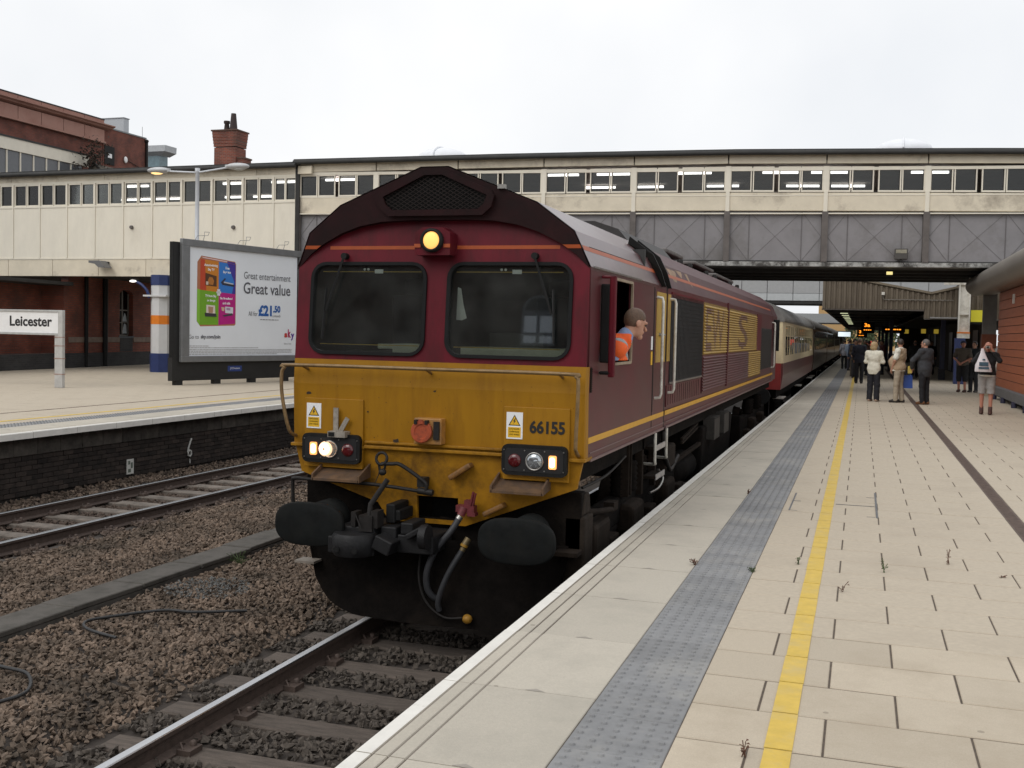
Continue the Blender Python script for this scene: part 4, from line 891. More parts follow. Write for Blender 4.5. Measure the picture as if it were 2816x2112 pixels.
lp(MB().box(1.05,1.28,4.6,5.25,1.02,1.30), 'air_filter', m_grime, .03)
lp(MB().lathe([(.0,0),(.20,.02),(.20,1.6),(0,1.62)], (1.02, 5.9, .78), 'y', 18), 'air_reservoir', m_soot)
lp(MB().tube(spline([(1.25,.75,1.12),(1.28,1.2,1.06),(1.28,1.7,1.0)], 4), .03, 6).box(1.2,1.3,1.72,1.9,.98,1.06), 'sand_pipe', m_grime)
# ================================================================ COACHES
m_cream = M('coach_cream', (.62,.52,.33), .4, var=.08, scale=4, dirt=(.42,.35,.22), dscale=1.5, dlo=.55, dhi=.8)
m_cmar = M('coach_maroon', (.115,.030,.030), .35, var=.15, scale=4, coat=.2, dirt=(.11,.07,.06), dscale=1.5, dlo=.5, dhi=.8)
m_cred = M('coach_end_red', (.22,.020,.018), .45, var=.15)
m_croof = M('coach_roof', (.17,.165,.155), .55, var=.25, scale=3, dirt=(.08,.07,.065), dscale=1.2, dlo=.48, dhi=.75)
m_cglass = GLASS('coach_glass', (.30,.32,.32))
m_cshade = M('coach_painted_shade', (.050,.030,.022), .35, var=.2, scale=3, coat=.2)  # shade of canopy and bridge put into the colour of the later coaches
def coach_meshes():
    q = {}; Lc = 19.3
    prof = [(-1.33,1.20),(-1.38,1.6),(-1.38,2.2),(-1.345,3.08),(1.345,3.08),(1.38,2.2),(1.38,1.6),(1.33,1.20)]
    q['body'] = MB().prism([(-1.33,1.20),(-1.38,1.6),(-1.38,1.93),(1.38,1.93),(1.38,1.6),(1.33,1.20)], 'y', .04, Lc-.04).mesh('lower_body', m_cmar)
    mb = MB()                                                   # cream band: sills, pillars, cantrail and ends
    for s in (-1, 1):
        x = lambda z: s*(1.38-(z-2.2)*.035/.88 if z > 2.2 else 1.38)
        def seg(y0, y1, z0, z1):
            mb.add([(x(z0),y0,z0),(x(z0),y1,z0),(x(z1),y1,z1),(x(z1),y0,z1),(x(z0)-s*.06,y0,z0),(x(z0)-s*.06,y1,z0),(x(z1)-s*.06,y1,z1),(x(z1)-s*.06,y0,z1)], [(0,1,2,3),(4,7,6,5),(0,3,7,4),(1,5,6,2),(0,4,5,1),(3,2,6,7)])
        seg(.04, Lc-.04, 1.93, 2.10); seg(.04, Lc-.04, 3.02, 3.08)
        ys = [.04]+[v for k in range(8) for v in (.95+k*2.19, .95+k*2.19+2.05)]+[Lc-.04]
        for k in range(0, len(ys), 2): seg(ys[k], ys[k+1], 2.10, 3.02)
    mb.box(-1.34,-.5,.02,.06,1.93,3.08).box(.5,1.34,.02,.06,1.93,3.08).box(-1.3,1.3,Lc-.06,Lc-.02,1.93,3.08)
    q['band'] = mb.mesh('upper_body', m_cream)
    pr = [(1.36,3.08),(1.40,3.10),(1.36,3.22),(1.20,3.42),(.9,3.62),(.5,3.77),(0,3.83)]
    pr = pr+[(-a,b) for a,b in pr[-2::-1]]
    q['roof'] = MB().prism(pr, 'y', .0, Lc, 0, smooth=True).mesh('roof', m_croof)
    q['end'] = MB().box(-1.33,1.33,-.02,.05,1.20,1.93).mesh('end_panel', m_cred)
    q['win'] = MB().box(1.352,1.356,0,2.05,2.10,3.02).mesh('window', m_cglass)
    mb = MB()
    for y in (0,1.01,2.02): mb.box(1.350,1.366,y,y+.03,2.10,3.02)
    mb.box(1.350,1.366,0,2.05,2.68,2.71).box(1.350,1.37,0,2.05,2.10,2.13).box(1.345,1.36,0,2.05,2.99,3.02)
    for y in (.34,.68,1.35,1.69): mb.box(1.350,1.362,y,y+.02,2.70,3.0)
    q['fr'] = mb.mesh('window_frame', m_cream)
    q['in'] = MB().box(-1.3,1.3,.1,Lc-.1,1.3,1.36).box(-.05,.0,.1,Lc-.1,1.36,3.1).mesh('interior', M('coach_inside', (.10,.07,.05), .8))
    q['gw'] = MB().box(-.45,.45,-.32,.02,1.25,3.35).mesh('gangway', m_blk)
    mb = MB(); mb.box(-1.2,1.2,.2,Lc-.2,.95,1.2).box(-.9,.9,7,12,.5,.95)
    for yc in (3, Lc-3):
        for s in (-1, 1): mb.box(*sorted((s*1.0, s*1.1)), yc-1.8, yc+1.8, .5, .8); 
        for y in (yc-1.3, yc+1.3):
            for s in (-1, 1): mb.lathe([(.46,-.05),(.46,.05)], (s*.8, y, .46), 'x', 20).box(*sorted((s*1.0, s*1.22)), y-.15, y+.15, .38, .62)
    q['uf'] = mb.mesh('underframe', m_soot)
    mb = MB(); mb.box(1.10,1.40,.3,1.4,.93,.96); q['sb'] = mb.mesh('footstep', M('step_pale', (.45,.42,.38), .6))
    mb = MB()
    for k in range(9): mb.ball((0, 1.2+k*2.1, 3.84), (.14,.14,.09), 8, 4)
    q['vent'] = mb.mesh('roof_vents', m_croof)
    mb = MB().lathe([(.22,-.03),(.23,0),(.22,.05),(.08,.06),(.08,.35)], (0,0,0), 'y', 18); q['buf'] = mb.mesh('buffer', m_blk)
    return q, Lc
cq, CL = coach_meshes()
COACH = ['cream and maroon coach coupled directly behind the locomotive', 'second coach of the train, its shade painted dark brown, beside the crowd', 'third coach of the train, its shade painted dark, alongside the canopy', 'fourth coach of the train far along the platform', 'fifth coach of the train near the vanishing point', 'sixth and farthest coach of the train']
for i in range(6):
    y0 = 22.45+i*19.95
    c = thing('railway_coach', COACH[i], 'railway coach', (0, y0, 0), 'coaches of the train')
    for k in ('body','band','roof','end','in','gw','uf','vent'):
        o = bpy.data.objects.new({'body':'lower_body','band':'upper_body','roof':'roof','end':'end_panel','in':'interior','gw':'gangway','uf':'underframe','vent':'roof_vents'}[k], cq[k]); COL.objects.link(o); o.parent = c
        if i and k in ('band','body'): o.material_slots[0].link = 'OBJECT'; o.material_slots[0].material = m_cshade
        if k == 'vent': o['kind'] = 'stuff'
    if i < 4:
        for k in range(8):
            w = bpy.data.objects.new('window', cq['win']); COL.objects.link(w); w.parent = c; w.location = (0, .95+k*2.19, 0)
            f = bpy.data.objects.new('window_frame', cq['fr']); COL.objects.link(f); f.parent = w
            if i: f.material_slots[0].link = 'OBJECT'; f.material_slots[0].material = m_cshade
        for y in (0, 8.7, 17.3):
            s = bpy.data.objects.new('footstep', cq['sb']); COL.objects.link(s); s.parent = c; s.location = (0, y, 0)
    for s in (-1, 1):
        b = bpy.data.objects.new('buffer', cq['buf']); COL.objects.link(b); b.parent = c; b.location = (s*.87, -.38, 1.02)

# ================================================================ FOOTBRIDGE
m_bcr = M('bridge_cream', (.76,.71,.60), .55, var=.05, scale=3, dirt=(.60,.54,.44), dscale=.8, dlo=.55, dhi=.95, stretch=(1,1,.35))
m_bcrd = M('bridge_cream_stained', (.68,.61,.48), .6, var=.08, scale=2.5, dirt=(.22,.18,.14), dscale=.7, dlo=.53, dhi=.76)
m_bgrey = M('bridge_grey', (.225,.215,.222), .55, var=.08, scale=2.5, dirt=(.125,.115,.105), dscale=.7, dlo=.5, dhi=.8)
m_bpost = M('bridge_post', (.115,.10,.092), .6, var=.25, scale=3)
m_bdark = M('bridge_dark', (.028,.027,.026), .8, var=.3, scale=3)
m_flash = M('bridge_flashing', (.42,.42,.40), .5, .2, var=.4, scale=2.5, dirt=(.06,.055,.05), dscale=2.2, dlo=.42, dhi=.58)
m_broof = M('bridge_roof', (.030,.030,.029), .7, var=.3, scale=2)
m_bglass = GLASS('bridge_glass', (.52,.54,.53))
m_tube = EM('fluorescent_tube', (1.0,.93,.92), 7.0)
m_bin = M('bridge_interior', (.34,.31,.28), .9, var=.2, scale=1.5)
FB = thing('footbridge', 'long cream and grey enclosed footbridge with a band of windows crossing above the train', 'footbridge', (0,24,0))
def camber(x, z): return float(np.interp(x, [-15,-7,-.6,6,12], [0,.12,.17,.13,.05]))*min(1, max(-.3, (z-5.2)/2.4))
def wR(x, w, z):
    k = 1/math.hypot(1,.12); return (x-.12*k*w, 24+.12*(x+15.2)+k*w, z+camber(x, z))
def wL(x, w, z): return (x+.02*w, 24-.02*(x+15.2)+w, z)
def fb(mb, name, mat, wf, parent=None, bevel=0, kind=None): return mb.build(name, mat, parent or FB, warp=wf, bevel=bevel, kind=kind)
RP = [-14.65,-11.95,-9.2,-6.4,-3.55,-.67,2.23,5.13,8.03,10.93,13.83]
for i in range(len(RP)-1):
    a, b = RP[i], RP[i+1]; L = b-a
    fb(MB().box(a+.02,b-.02,-.02,.06,6.44,6.96), 'cream_panel', m_bcrd, wR, bevel=.02)
    fb(MB().box(a+.02,b-.02,-.05,.05,7.80,8.07), 'header_panel', m_bcrd, wR)
    # girder panels: flat sheets creased along crossed diagonals
    mid = (5.0+6.42)/2; mb2 = MB()
    for (p, q, kd) in ((a+.09, a+.09+L*.20, 0), (a+.09+L*.20, b-.09-L*.20, 1), (b-.09-L*.20, b-.09, 2)):
        c = (p+q)/2; mb = MB()
        if kd == 1:
            mb.add([(p+.006,.06,5.0),(q-.006,.06,5.0),(q-.006,.06,6.42),(p+.006,.06,6.42),(c,.035,mid)], [(0,1,4),(1,2,4),(2,3,4),(3,0,4)]); cr_ = [(p,5.0,c,mid),(c,mid,q,6.42),(p,6.42,c,mid),(c,mid,q,5.0)]
        else:
            e_, f_ = (p, q) if kd == 0 else (q, p)
            mb.add([(p+.006,.06,5.0),(q-.006,.06,5.0),(q-.006,.06,6.42),(p+.006,.06,6.42),(e_,.04,mid)], [(0,1,4),(1,2,4),(2,3,4),(3,0,4)]); cr_ = [(e_,mid,f_,5.0),(e_,mid,f_,6.42)]
        fb(mb, 'girder_panel', m_bgrey, wR)
        for (u0,v0,u1,v1) in cr_:
            d0, d1 = (.036 if v0 == mid else .058), (.036 if v1 == mid else .058); mb2.bar((u0,d0,v0),(u1,d1,v1),.011)
        if kd < 2: mb2.box(q-.008,q+.008,.04,.07,5.0,6.42)
    fb(mb2, 'panel_crease', M('crease_grey', (.125,.115,.115), .6), wR, kind='stuff')
    fb(MB().box(a-.09,a+.09,-.08,.05,4.99,6.42), 'girder_post', m_bpost, wR)
    fb(MB().box(a-.06,a+.06,-.06,.05,6.42,7.0).box(a-.08,a+.08,-.045,.05,6.98,7.72), 'window_post', m_bcr, wR)
    # windows: four panes a bay
    for f0, f1 in ((.035,.232),(.268,.462),(.53,.73),(.762,.962)):
        p, q = a+L*f0, a+L*f1
        mb = MB(); mb.box(p-.035,q+.035,-.02,.04,6.98,7.03).box(p-.035,q+.035,-.02,.04,7.66,7.71).box(p-.035,p,-.02,.04,7.03,7.66).box(q,q+.035,-.02,.04,7.03,7.66)
        w = fb(mb, 'window', m_bcr, wR)
        mb = MB(); mb.box(p,q,.015,.035,7.03,7.05).box(p,q,.015,.035,7.64,7.66).box(p,p+.02,.015,.035,7.05,7.64).box(q-.02,q,.015,.035,7.05,7.64); fb(mb, 'gasket', m_bdark, wR, w)
        fb(MB().box(p,q,.03,.036,7.03,7.66), 'pane', m_bglass, wR, w)
xs0, xs1 = RP[0], RP[-1]
mb = MB(); mb.box(xs0,xs1,.05,.08,6.96,6.99).box(xs0,xs1,-.03,.05,6.955,6.985).box(xs0,xs1,-.03,.06,7.71,7.80).box(xs0,xs1,-.07,.05,6.405,6.44); fb(mb, 'sill_rail', m_bcr, wR)
def segbox(mb, xa, xb, w0, w1, z0, z1, n=12):
    for k in range(n): mb.box(xa+(xb-xa)*k/n, xa+(xb-xa)*(k+1)/n, w0, w1, z0, z1)
    return mb
fb(segbox(MB(), xs0, xs1, -.04, .4, 4.86, 4.985), 'flange', m_flash, wR)
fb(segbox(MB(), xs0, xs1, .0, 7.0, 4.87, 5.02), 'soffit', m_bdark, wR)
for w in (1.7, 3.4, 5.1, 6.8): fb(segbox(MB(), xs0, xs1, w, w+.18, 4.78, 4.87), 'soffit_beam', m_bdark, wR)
fb(segbox(MB(), xs0, xs1, .08, 6.9, 6.85, 6.93), 'deck', m_bin, wR)
fb(segbox(MB(), xs0, xs1, 6.5, 6.9, 5.0, 7.05).box(xs0,xs1,6.5,6.9,7.55,8.1), 'back_wall', m_bin, wR)
for k in range(9): fb(MB().box(xs0+k*3.3,xs0+k*3.3+.9+(1.8 if k % 3 else 0),6.5,6.9,7.05,7.55), 'back_pier', m_bin, wR)
fb(segbox(MB(), xs0, xs1, .1, 6.9, 7.86, 7.92), 'ceiling', m_bin, wR)
fb(segbox(MB(), xs0-.1, xs1, -.22, 7.1, 8.12, 8.21), 'bridge_roof', m_broof, wR)
mb = MB(); mb.tube([(xs0-.1+(xs1-xs0)*k/14,-.24,8.10) for k in range(15)], .075, 8); fb(mb, 'gutter', m_broof, wR)
for x in (-14.3,-11.2,-6.6,-4.9,-2.3,.4,1.9,4.9): 
    for w, z in ((1.5, 7.80),(4.6, 7.80)):
        if random.random() < .92:
            xx_ = x+(.9 if w > 3 else 0); fb(MB().box(xx_,xx_+1.1,w,w+.09,z-.07,z), 'tube_light', m_tube, wR)
# --- left part: tall cream panels
LP = [-32.8+1.235*k for k in range(14)]+[-15.55,-14.68]
for i in range(len(LP)-1):
    a, b = LP[i], LP[i+1]; L = b-a
    fb(MB().box(a+.012,b-.012,-.02,.05,4.97,6.80), 'cream_panel', m_bcr, wL, bevel=.008)
    fb(MB().box(a-.03,a+.03,-.05,.05,4.95,7.66), 'window_post', m_bcr, wL)
    for f0, f1 in ((.08,.47),(.55,.94)):
        p, q = a+L*f0, a+L*f1
        mb = MB(); mb.box(p-.03,q+.03,-.02,.04,6.86,6.91).box(p-.03,q+.03,-.02,.04,7.61,7.66).box(p-.03,p,-.02,.04,6.91,7.61).box(q,q+.03,-.02,.04,6.91,7.61)
        w = fb(mb, 'window', m_bcr, wL)
        mb = MB(); mb.box(p,q,.015,.035,6.91,6.925).box(p,q,.015,.035,7.595,7.61).box(p,p+.018,.015,.035,6.925,7.595).box(q-.018,q,.015,.035,6.925,7.595); fb(mb, 'gasket', m_bdark, wL, w)
        fb(MB().box(p,q,.03,.036,6.91,7.61), 'pane', m_bglass, wL, w)
for i in range(9):
    a = -33+i*2.05; fb(MB().box(a+.01,a+2.04,-.02,.05,4.32,4.93), 'skirt_panel', m_bcrd, wL)
for i in range(9): a = -33+i*2.1; fb(MB().box(a+.01,a+2.09,-.04,.05,7.74,8.0), 'header_panel', m_bcrd, wL)
mb = MB().box(-33,-14.68,-.04,.05,4.925,4.97).box(-33,-14.68,-.04,.05,6.80,6.86).box(-33,-14.68,-.03,.06,7.66,7.74); fb(mb, 'sill_rail', m_bcr, wL)
fb(MB().box(-33,-14.68,.0,6.8,4.36,4.5), 'soffit', m_bdark, wL); fb(MB().box(-33,-14.68,.08,6.8,6.74,6.80), 'deck', m_bin, wL)
fb(MB().box(-33,-14.68,6.4,6.8,4.4,8.05), 'back_wall', m_bin, wL); fb(MB().box(-33,-14.68,.1,6.8,7.80,7.86), 'ceiling', m_bin, wL)
fb(MB().box(-33,-14.6,-.22,7.0,8.03,8.12), 'bridge_roof', m_broof, wL); mb = MB(); mb.tube([(-33,-.24,8.0),(-14.6,-.24,8.0)], .075, 8); fb(mb, 'gutter', m_broof, wL)
for x, w in ((-26.4,1.5),(-25.9,5.),(-24.9,5.),(-22.8,1.5),(-20.9,5.),(-19.6,5.0),(-18.6,1.5),(-23.9,5.0),(-16.6,1.5)): fb(MB().box(x,x+.95,w,w+.09,7.70,7.77), 'tube_light', m_tube, wL)
mb = MB().box(-14.72,-14.58,-.12,.3,4.3,8.1); fb(mb, 'expansion_post', m_bdark, wR)
# roof domes
for x in (4.88, -10.55):
    mb = MB(); mb.ball((0,0,0), (.95,.95,.42), 20, 8); mb.tube([(-.02,-.97*math.cos(a),.44*math.sin(a)) for a in np.linspace(0,3.14,12)], .03, 5)
    p = wR(x, 3.2, 8.66 if x > 0 else 8.62); mb.v = [(q[0]+p[0], q[1]+p[1], q[2]+p[2]) for q in mb.v]; mb.build('roof_dome', M('dome_acrylic', (.80,.82,.86), .3, var=.04), FB)
# fittings on the bridge
def flood(name, lab, c, s, wf=None):
    t = thing(name, lab, 'floodlight', c); x, y, z = c
    MB().box(x-s,x+s,y-.16,y-.02,z-s*.85,z+s*.85,0).build('lamp_body', [M('flood_body', (.06,.055,.05), .6), M('flood_glass', (.28,.26,.20), .2, var=.3)], t, bevel=.02)
    MB().box(x-s*.8,x+s*.8,y-.168,y-.161,z+s*.1,z+s*.65).build('lamp_glass', MATS['flood_glass'], t)
    MB().box(x-.03,x+.03,y-.12,y+.02,z-s*1.2,z-s*.8).tube(spline([(x+.02,y-.05,z-s),(x+.08,y-.06,z-s*1.5),(x+.12,y-.06,z-s*1.9)],4),.01,5).build('bracket', m_bdark, t)
p = wR(4.45,-.05,5.22); flood('floodlight', 'square dark floodlight fixed to the grey girder of the footbridge', p, .19)
t = thing('security_camera', 'grey wedge shaped floodlight hanging on the cream panels at the left of the footbridge', 'floodlight', wL(-22.4,-.1,4.75)); x, y, z = t.location
MB().prism([(x-.36,z+.10),(x+.10,z+.10),(x+.36,z-.16),(x+.05,z-.14),(x-.10,z-.02),(x-.36,z+.02)], 'y', y-.42, y-.05).build('lamp_body', M('flood_grey', (.13,.13,.13), .5), t, bevel=.02)
MB().box(x-.05,x+.15,y-.05,y+.06,z-.02,z+.08).build('bracket', m_bdark, t)
t.name = 'wedge_floodlight'
for (x_, lab) in ((4.29,'small lit yellowish bulkhead lamp under the footbridge soffit'),):
    c = wR(x_, 1.0, 4.70); t = thing('bulkhead_lamp', lab, 'lamp', c); x, y, z = c
    MB().box(x-.09,x+.09,y-.04,y+.04,z+.0,z+.09).build('lamp_glass', EM('bulkhead_glow', (1.0,.85,.35), .9), t); MB().box(x-.11,x+.11,y-.06,y+.06,z+.09,z+.12).build('lamp_body', m_bdark, t)
for (x_, z_, lab) in ((-21.3,6.05,'small grey fitting on the left cream panels of the footbridge, farther left one'),(-17.1,6.0,'small round grey fitting on the cream panels above the billboard')):
    c = wL(x_, -.05, z_); mb = MB().lathe([(.06,-.05),(.07,0),(.07,.04)], c, 'y', 10); mb.build('wall_fitting', m_bpost, None, lab, 'fitting', o=c)

# ================================================================ FAR BRIDGES, CANOPY, RIGHT HAND BUILDING
def far_bridge(y, zb, zt, lab, sk=.0, bands=3):
    t = thing('footbridge', lab, 'footbridge', (0,y,0)); h = (zt-zb)
    MB().box(-40,30,y,y+4,zb-.2,zb).build('soffit', m_bdark, t)
    for k in range(20):
        a = -12+k*1.6
        MB().box(a+.02,a+1.58,y-.03,y+.1,zb+h*.2,zb+h*.6).build('wall_panel', M('far_panel', (.34,.345,.35), .5, var=.06), t)
        MB().box(a+.02,a+1.58,y-.05,y+.1,zb,zb+h*.19).build('edge_panel', M('far_edge', (.44,.46,.47), .5, var=.06), t)
    MB().box(-40,30,y+.1,y+3.8,zb,zt).box(-40,-12.2,y-.03,y+.2,zb,zt).build('bridge_body', MATS['far_panel'], t)
    return t
far_bridge(62, 5.05, 7.4, 'pale grey panelled bridge seen behind the footbridge, above the coach roofs')
t = thing('footbridge', 'flat grey bridge far down the line above the train', 'footbridge', (0,147,0)); MB().box(-30,30,147,151,5.0,6.25).build('bridge_body', M('far_grey', (.25,.26,.265), .6), t); MB().box(-30,30,146.9,151.1,4.85,5.0).build('soffit', m_bdark, t)
m_fasc = M('fascia_brown', (.165,.135,.10), .6, var=.1, scale=3, dirt=(.12,.095,.07), dscale=1.2)
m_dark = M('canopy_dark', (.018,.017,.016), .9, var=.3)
CN = thing('platform_canopy', 'brown ribbed platform canopy with a sagging roof line over the waiting crowd', 'canopy', (4.5,40.1,PZ))
fx = [1.76,2.6,3.27,4.5,6.13,7.1,9.0]; ft = [5.50,5.35,5.21,4.97,4.66,4.90,5.4]; 
def top(x): return float(np.interp(x, fx, ft))
def botm(x): return 3.95 if x < 5.87 else 3.59
MB().prism([(1.76,3.95),(5.87,3.95),(5.87,3.59),(9,3.59),(9,5.4),(7.1,4.9),(6.13,4.66),(3.27,5.21),(1.76,5.5)], 'y', 40.12, 40.3).build('fascia_board', m_fasc, CN)
x = 1.76
while x < 9:
    MB().prism([(x,40.12),(x+.03,40.06),(x+.11,40.06),(x+.14,40.12)], 'z', botm(x+.07)+.01, top(x+.07)-.09).build('fascia_rib', m_fasc, CN); x += .2105
mb = MB()
for a, b in zip(range(6), range(1,7)): mb.bar((fx[a],40.08,ft[a]),(fx[b],40.08,ft[b]),.12,.09)
mb.build('fascia_coping', M('coping_brown', (.20,.165,.12), .5, var=.1), CN)
MB().box(1.74,5.87,40.05,40.3,3.90,3.95).box(5.87,9,40.05,40.3,3.55,3.60).build('fascia_trim', M('trim_dark', (.10,.085,.075), .6), CN)
MB().box(6.1,7.3,40.0,40.1,3.60,3.66).build('steel_angle', M('angle_grey', (.30,.30,.30), .5), CN)
MB().add([(1.76,40.3,5.5),(1.76,150,5.5),(6.13,150,4.66),(6.13,40.3,4.66),(14,40.3,6.0),(14,150,6.0)], [(0,3,2,1),(3,4,5,2)]).build('canopy_roof', m_broof, CN)
MB().box(1.76,1.80,40.3,150,3.95,5.5).build('edge_fascia', m_fasc, CN)
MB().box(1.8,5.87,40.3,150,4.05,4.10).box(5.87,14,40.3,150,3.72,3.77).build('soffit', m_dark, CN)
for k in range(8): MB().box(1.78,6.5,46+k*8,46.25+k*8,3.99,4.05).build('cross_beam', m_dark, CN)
for k in range(9): MB().box(2.35,2.72,48.5+k*4.6,48.7+k*4.6,3.955,3.98).build('strip_light', EM('strip_glow', (.95,1.0,.62), .8), CN)
MB().box(4.16,4.28,39.95,40.06,4.56,4.68).build('junction_box', m_white, CN)
MB().tube([(4.22,40.03,4.55),(4.22,40.03,4.40),(4.30,40.03,4.365),(7.0,40.03,4.355)], .018, 6).build('conduit', M('conduit_grey', (.22,.20,.18), .5), CN)
for y in (44, 56, 68, 82, 98):
    c = thing('canopy_column', 'dark blue canopy column standing in the crowd under the canopy', 'column', (5.0 if y > 44 else 6.9, y, PZ), 'columns under the canopy'); q = c.location
    MB().box(q[0]-.1,q[0]+.1,y-.1,y+.1,PZ,3.9).build('shaft', M('column_blue', (.022,.028,.075), .5), c); MB().box(q[0]-.14,q[0]+.14,y-.14,y+.14,PZ,PZ+.5).build('base', M('column_base', (.02,.02,.03), .6), c)
# dark building wall behind the canopy
bw = thing('station_building', 'dark station building under the canopy behind the waiting passengers', 'building', (10,60,PZ))
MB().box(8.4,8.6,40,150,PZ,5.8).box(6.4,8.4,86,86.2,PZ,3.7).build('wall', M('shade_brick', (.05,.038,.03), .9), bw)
for k in range(8):
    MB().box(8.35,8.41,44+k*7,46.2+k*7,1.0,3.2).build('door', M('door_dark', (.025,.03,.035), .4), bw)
# hanging departure boards
def led(x, y, z, w, h, lab, lines, cat='display board'):
    t = thing('departure_board', lab, cat, (x,y,z)); MB().box(x-w/2,x+w/2,y-.06,y+.1,z-h/2,z+h/2).build('case', m_blk, t)
    MB().box(x-.02,x+.02,y,y+.04,z+h/2,4.05).build('hanger', m_dark, t)
    for (s, px, pz, tw, th_) in lines:
        mb = MB()
        if s: join(mb, text(s, tw, th_, .03), lambda u,v,w_: (px+u, y-.062+w_, pz+v))
        else: dashes(mb, px, pz, tw, th_, lambda u,v: (u, y-.063, v), 0, int(x*100))
        mb.build('lettering', EM('led_orange', (1.0,.30,.02), 1.8), t)
led(3.75, 58, 3.36, .75, .62, 'lit orange departure board reading 3a, nearest one hanging under the canopy', [('3a',3.55,3.42,.32,.21),('',3.52,3.22,.42,.045)])
led(3.45, 72, 3.12, .7, .6, 'lit orange departure board farther along the canopy, half hidden by the first', [('3a',3.24,3.14,.30,.20),('',3.22,2.96,.34,.04)])
led(5.15, 58, 3.30, 1.3, .34, 'wide dark display with one line of orange text under the canopy', [('',4.72,3.27,.85,.055)])
for i,(x,y,z) in enumerate(((6.9,60,3.25),(7.6,60,3.25),(6.1,64,3.25))):
    t = MB().box(x-.13,x+.13,y,y+.08,z-.13,z+.13); t.build('hanging_sign', EM('sign_yellow', (.6,.42,.05), .35), None, ('small yellow sign in the dark under the canopy, middle of the three','small yellow sign in the dark under the canopy, rightmost of the three','small yellow sign in the dark under the canopy, leftmost of the three')[i], 'sign', 'small yellow signs under the canopy', o=(x,y,z))
t = thing('platform_sign', 'lit white and blue platform sign hanging over the platform edge far away', 'sign', (2.1,78,3.0)); MB().box(1.7,2.6,78,78.1,2.9,3.25,0).build('panel', EM('sign_white', (.75,.85,.9), .9), t); MB().box(1.66,2.64,78.02,78.12,3.25,3.32).build('case', m_blk, t)
t = thing('notice_board', 'white poster frame with a red spot behind the crowd', 'poster', (3.9,70,PZ)); MB().box(3.5,3.62,70,70.1,PZ,2.85).box(5.1,5.2,70,70.1,PZ,2.8).box(3.62,5.1,70.02,70.08,2.0,2.55).build('frame', m_white, t); MB().box(3.75,4.1,69.98,70.02,2.2,2.6).build('red_panel', EM('poster_red', (.9,.12,.10), .5), t)
# white column with orange band, by the man in the cap
WC = thing('platform_column', 'white steel column with an orange band and a blue base, beside the boarded building', 'column', (7.36,39.5,PZ))
cm_ = M('column_white', (.80,.78,.72), .55, var=.08, scale=6, dirt=(.45,.42,.36), dscale=2)
def wz(z): return 2.6+(z-2.6)*1.219
def wx(x): return 3.4139+(x-3.4139)*1.219
def cb_(x0, x1, d, z0, z1): return (wx(x0), wx(x1), 39.5-d, 39.5+d, z0, z1)
MB().box(*cb_(6.48,6.52,.16,wz(2.96),wz(4.9))).box(*cb_(6.80,6.84,.16,wz(2.96),wz(4.9))).box(*cb_(6.52,6.80,.02,wz(2.96),wz(4.9))).box(*cb_(6.49,6.83,.13,wz(3.55),wz(3.59))).box(*cb_(6.47,6.85,.17,wz(2.76),wz(2.92))).build('shaft', cm_, WC)
MB().box(*cb_(6.465,6.855,.18,wz(2.92),wz(2.97))).build('orange_band', M('band_orange', (.70,.20,.02), .5), WC)
MB().box(*cb_(6.40,6.72,.19,PZ,wz(2.76))).build('blue_base', M('base_blue', (.030,.045,.14), .5, var=.2), WC)
MB().box(*cb_(6.0,6.9,.1,wz(4.55),wz(4.85))).build('bracket', cm_, WC)
# orange boarded building on the right with a rolled grey fascia
CB = thing('kiosk_building', 'orange boarded building with a rounded grey eaves on the right of the platform', 'building', (8.5,22,PZ))
m_board = M('cladding_orange', (.335,.092,.034), .55, var=.14, scale=3, rand=.08, stretch=(4,.3,4))
zs_b = [1.30,1.57,1.80,2.02,2.24,2.45,2.67,2.89,3.11,3.34,3.61,3.89,4.15,4.38]
for a, b in zip(zs_b[:-1], zs_b[1:]): MB().box(7.38,7.41,12,27.85,a+.008,b-.008).build('cladding_board', m_board, CB, bevel=.006)
MB().box(7.405,9.5,12,27.8,1.0,4.4).build('wall', m_blk, CB)
MB().box(7.30,7.40,12,27.9,1.06,1.29).add([(7.30,12,1.29),(7.30,27.9,1.29),(7.38,27.9,1.33),(7.38,12,1.33)],[(0,3,2,1)]).build('plinth', M('plinth_grey', (.125,.125,.13), .6, var=.15, scale=3), CB)
for y in (13.2,15.1,17.0,18.9,20.9,23.0,25.3,27.4): MB().lathe([(.07,0),(.07,.16)], (7.2 if False else 7.30,y,PZ), 'z', 12).build('plinth_leg', M('leg_navy', (.03,.03,.06), .5), CB)
mb = MB(); pts = []
for k in range(15):
    a = R(100+k*12); pts.append((6.98+.34*math.cos(a), 4.50+.30*math.sin(a)))
pts = [(7.9,4.98)]+[(6.98,4.80)]+[(6.98+.36*math.cos(R(a)), 4.48+.32*math.sin(R(a))) for a in range(95,268,12)]+[(7.42,4.16),(7.42,4.34),(7.9,4.40)]
MB().prism(pts, 'y', 11.5, 30.4, smooth=True).build('rounded_eaves', M('eaves_grey', (.21,.19,.168), .45, .15, var=.12, scale=2, stretch=(1,.2,1)), CB)
MB().box(6.72,6.78,30.3,30.42,4.25,4.75).build('eaves_end', cm_, CB)
MB().box(7.34,7.40,24.3,24.5,3.72,3.98).build('wall_light', m_white, CB)
MB().box(7.2,7.38,20.3,20.36,2.55,2.85).build('yellow_sign', M('sign_gold', (.45,.33,.05), .5), CB)
ys_ = thing('hanging_sign', 'yellow sign hanging right of the white column', 'sign', (8.0,39.8,3.5)); MB().box(7.66,8.35,39.8,39.86,3.48,3.96).build('panel', EM('sign_olive', (.50,.45,.03), .30), ys_); MB().box(7.66,8.35,39.8,39.86,3.38,3.47).build('case', m_blk, ys_)
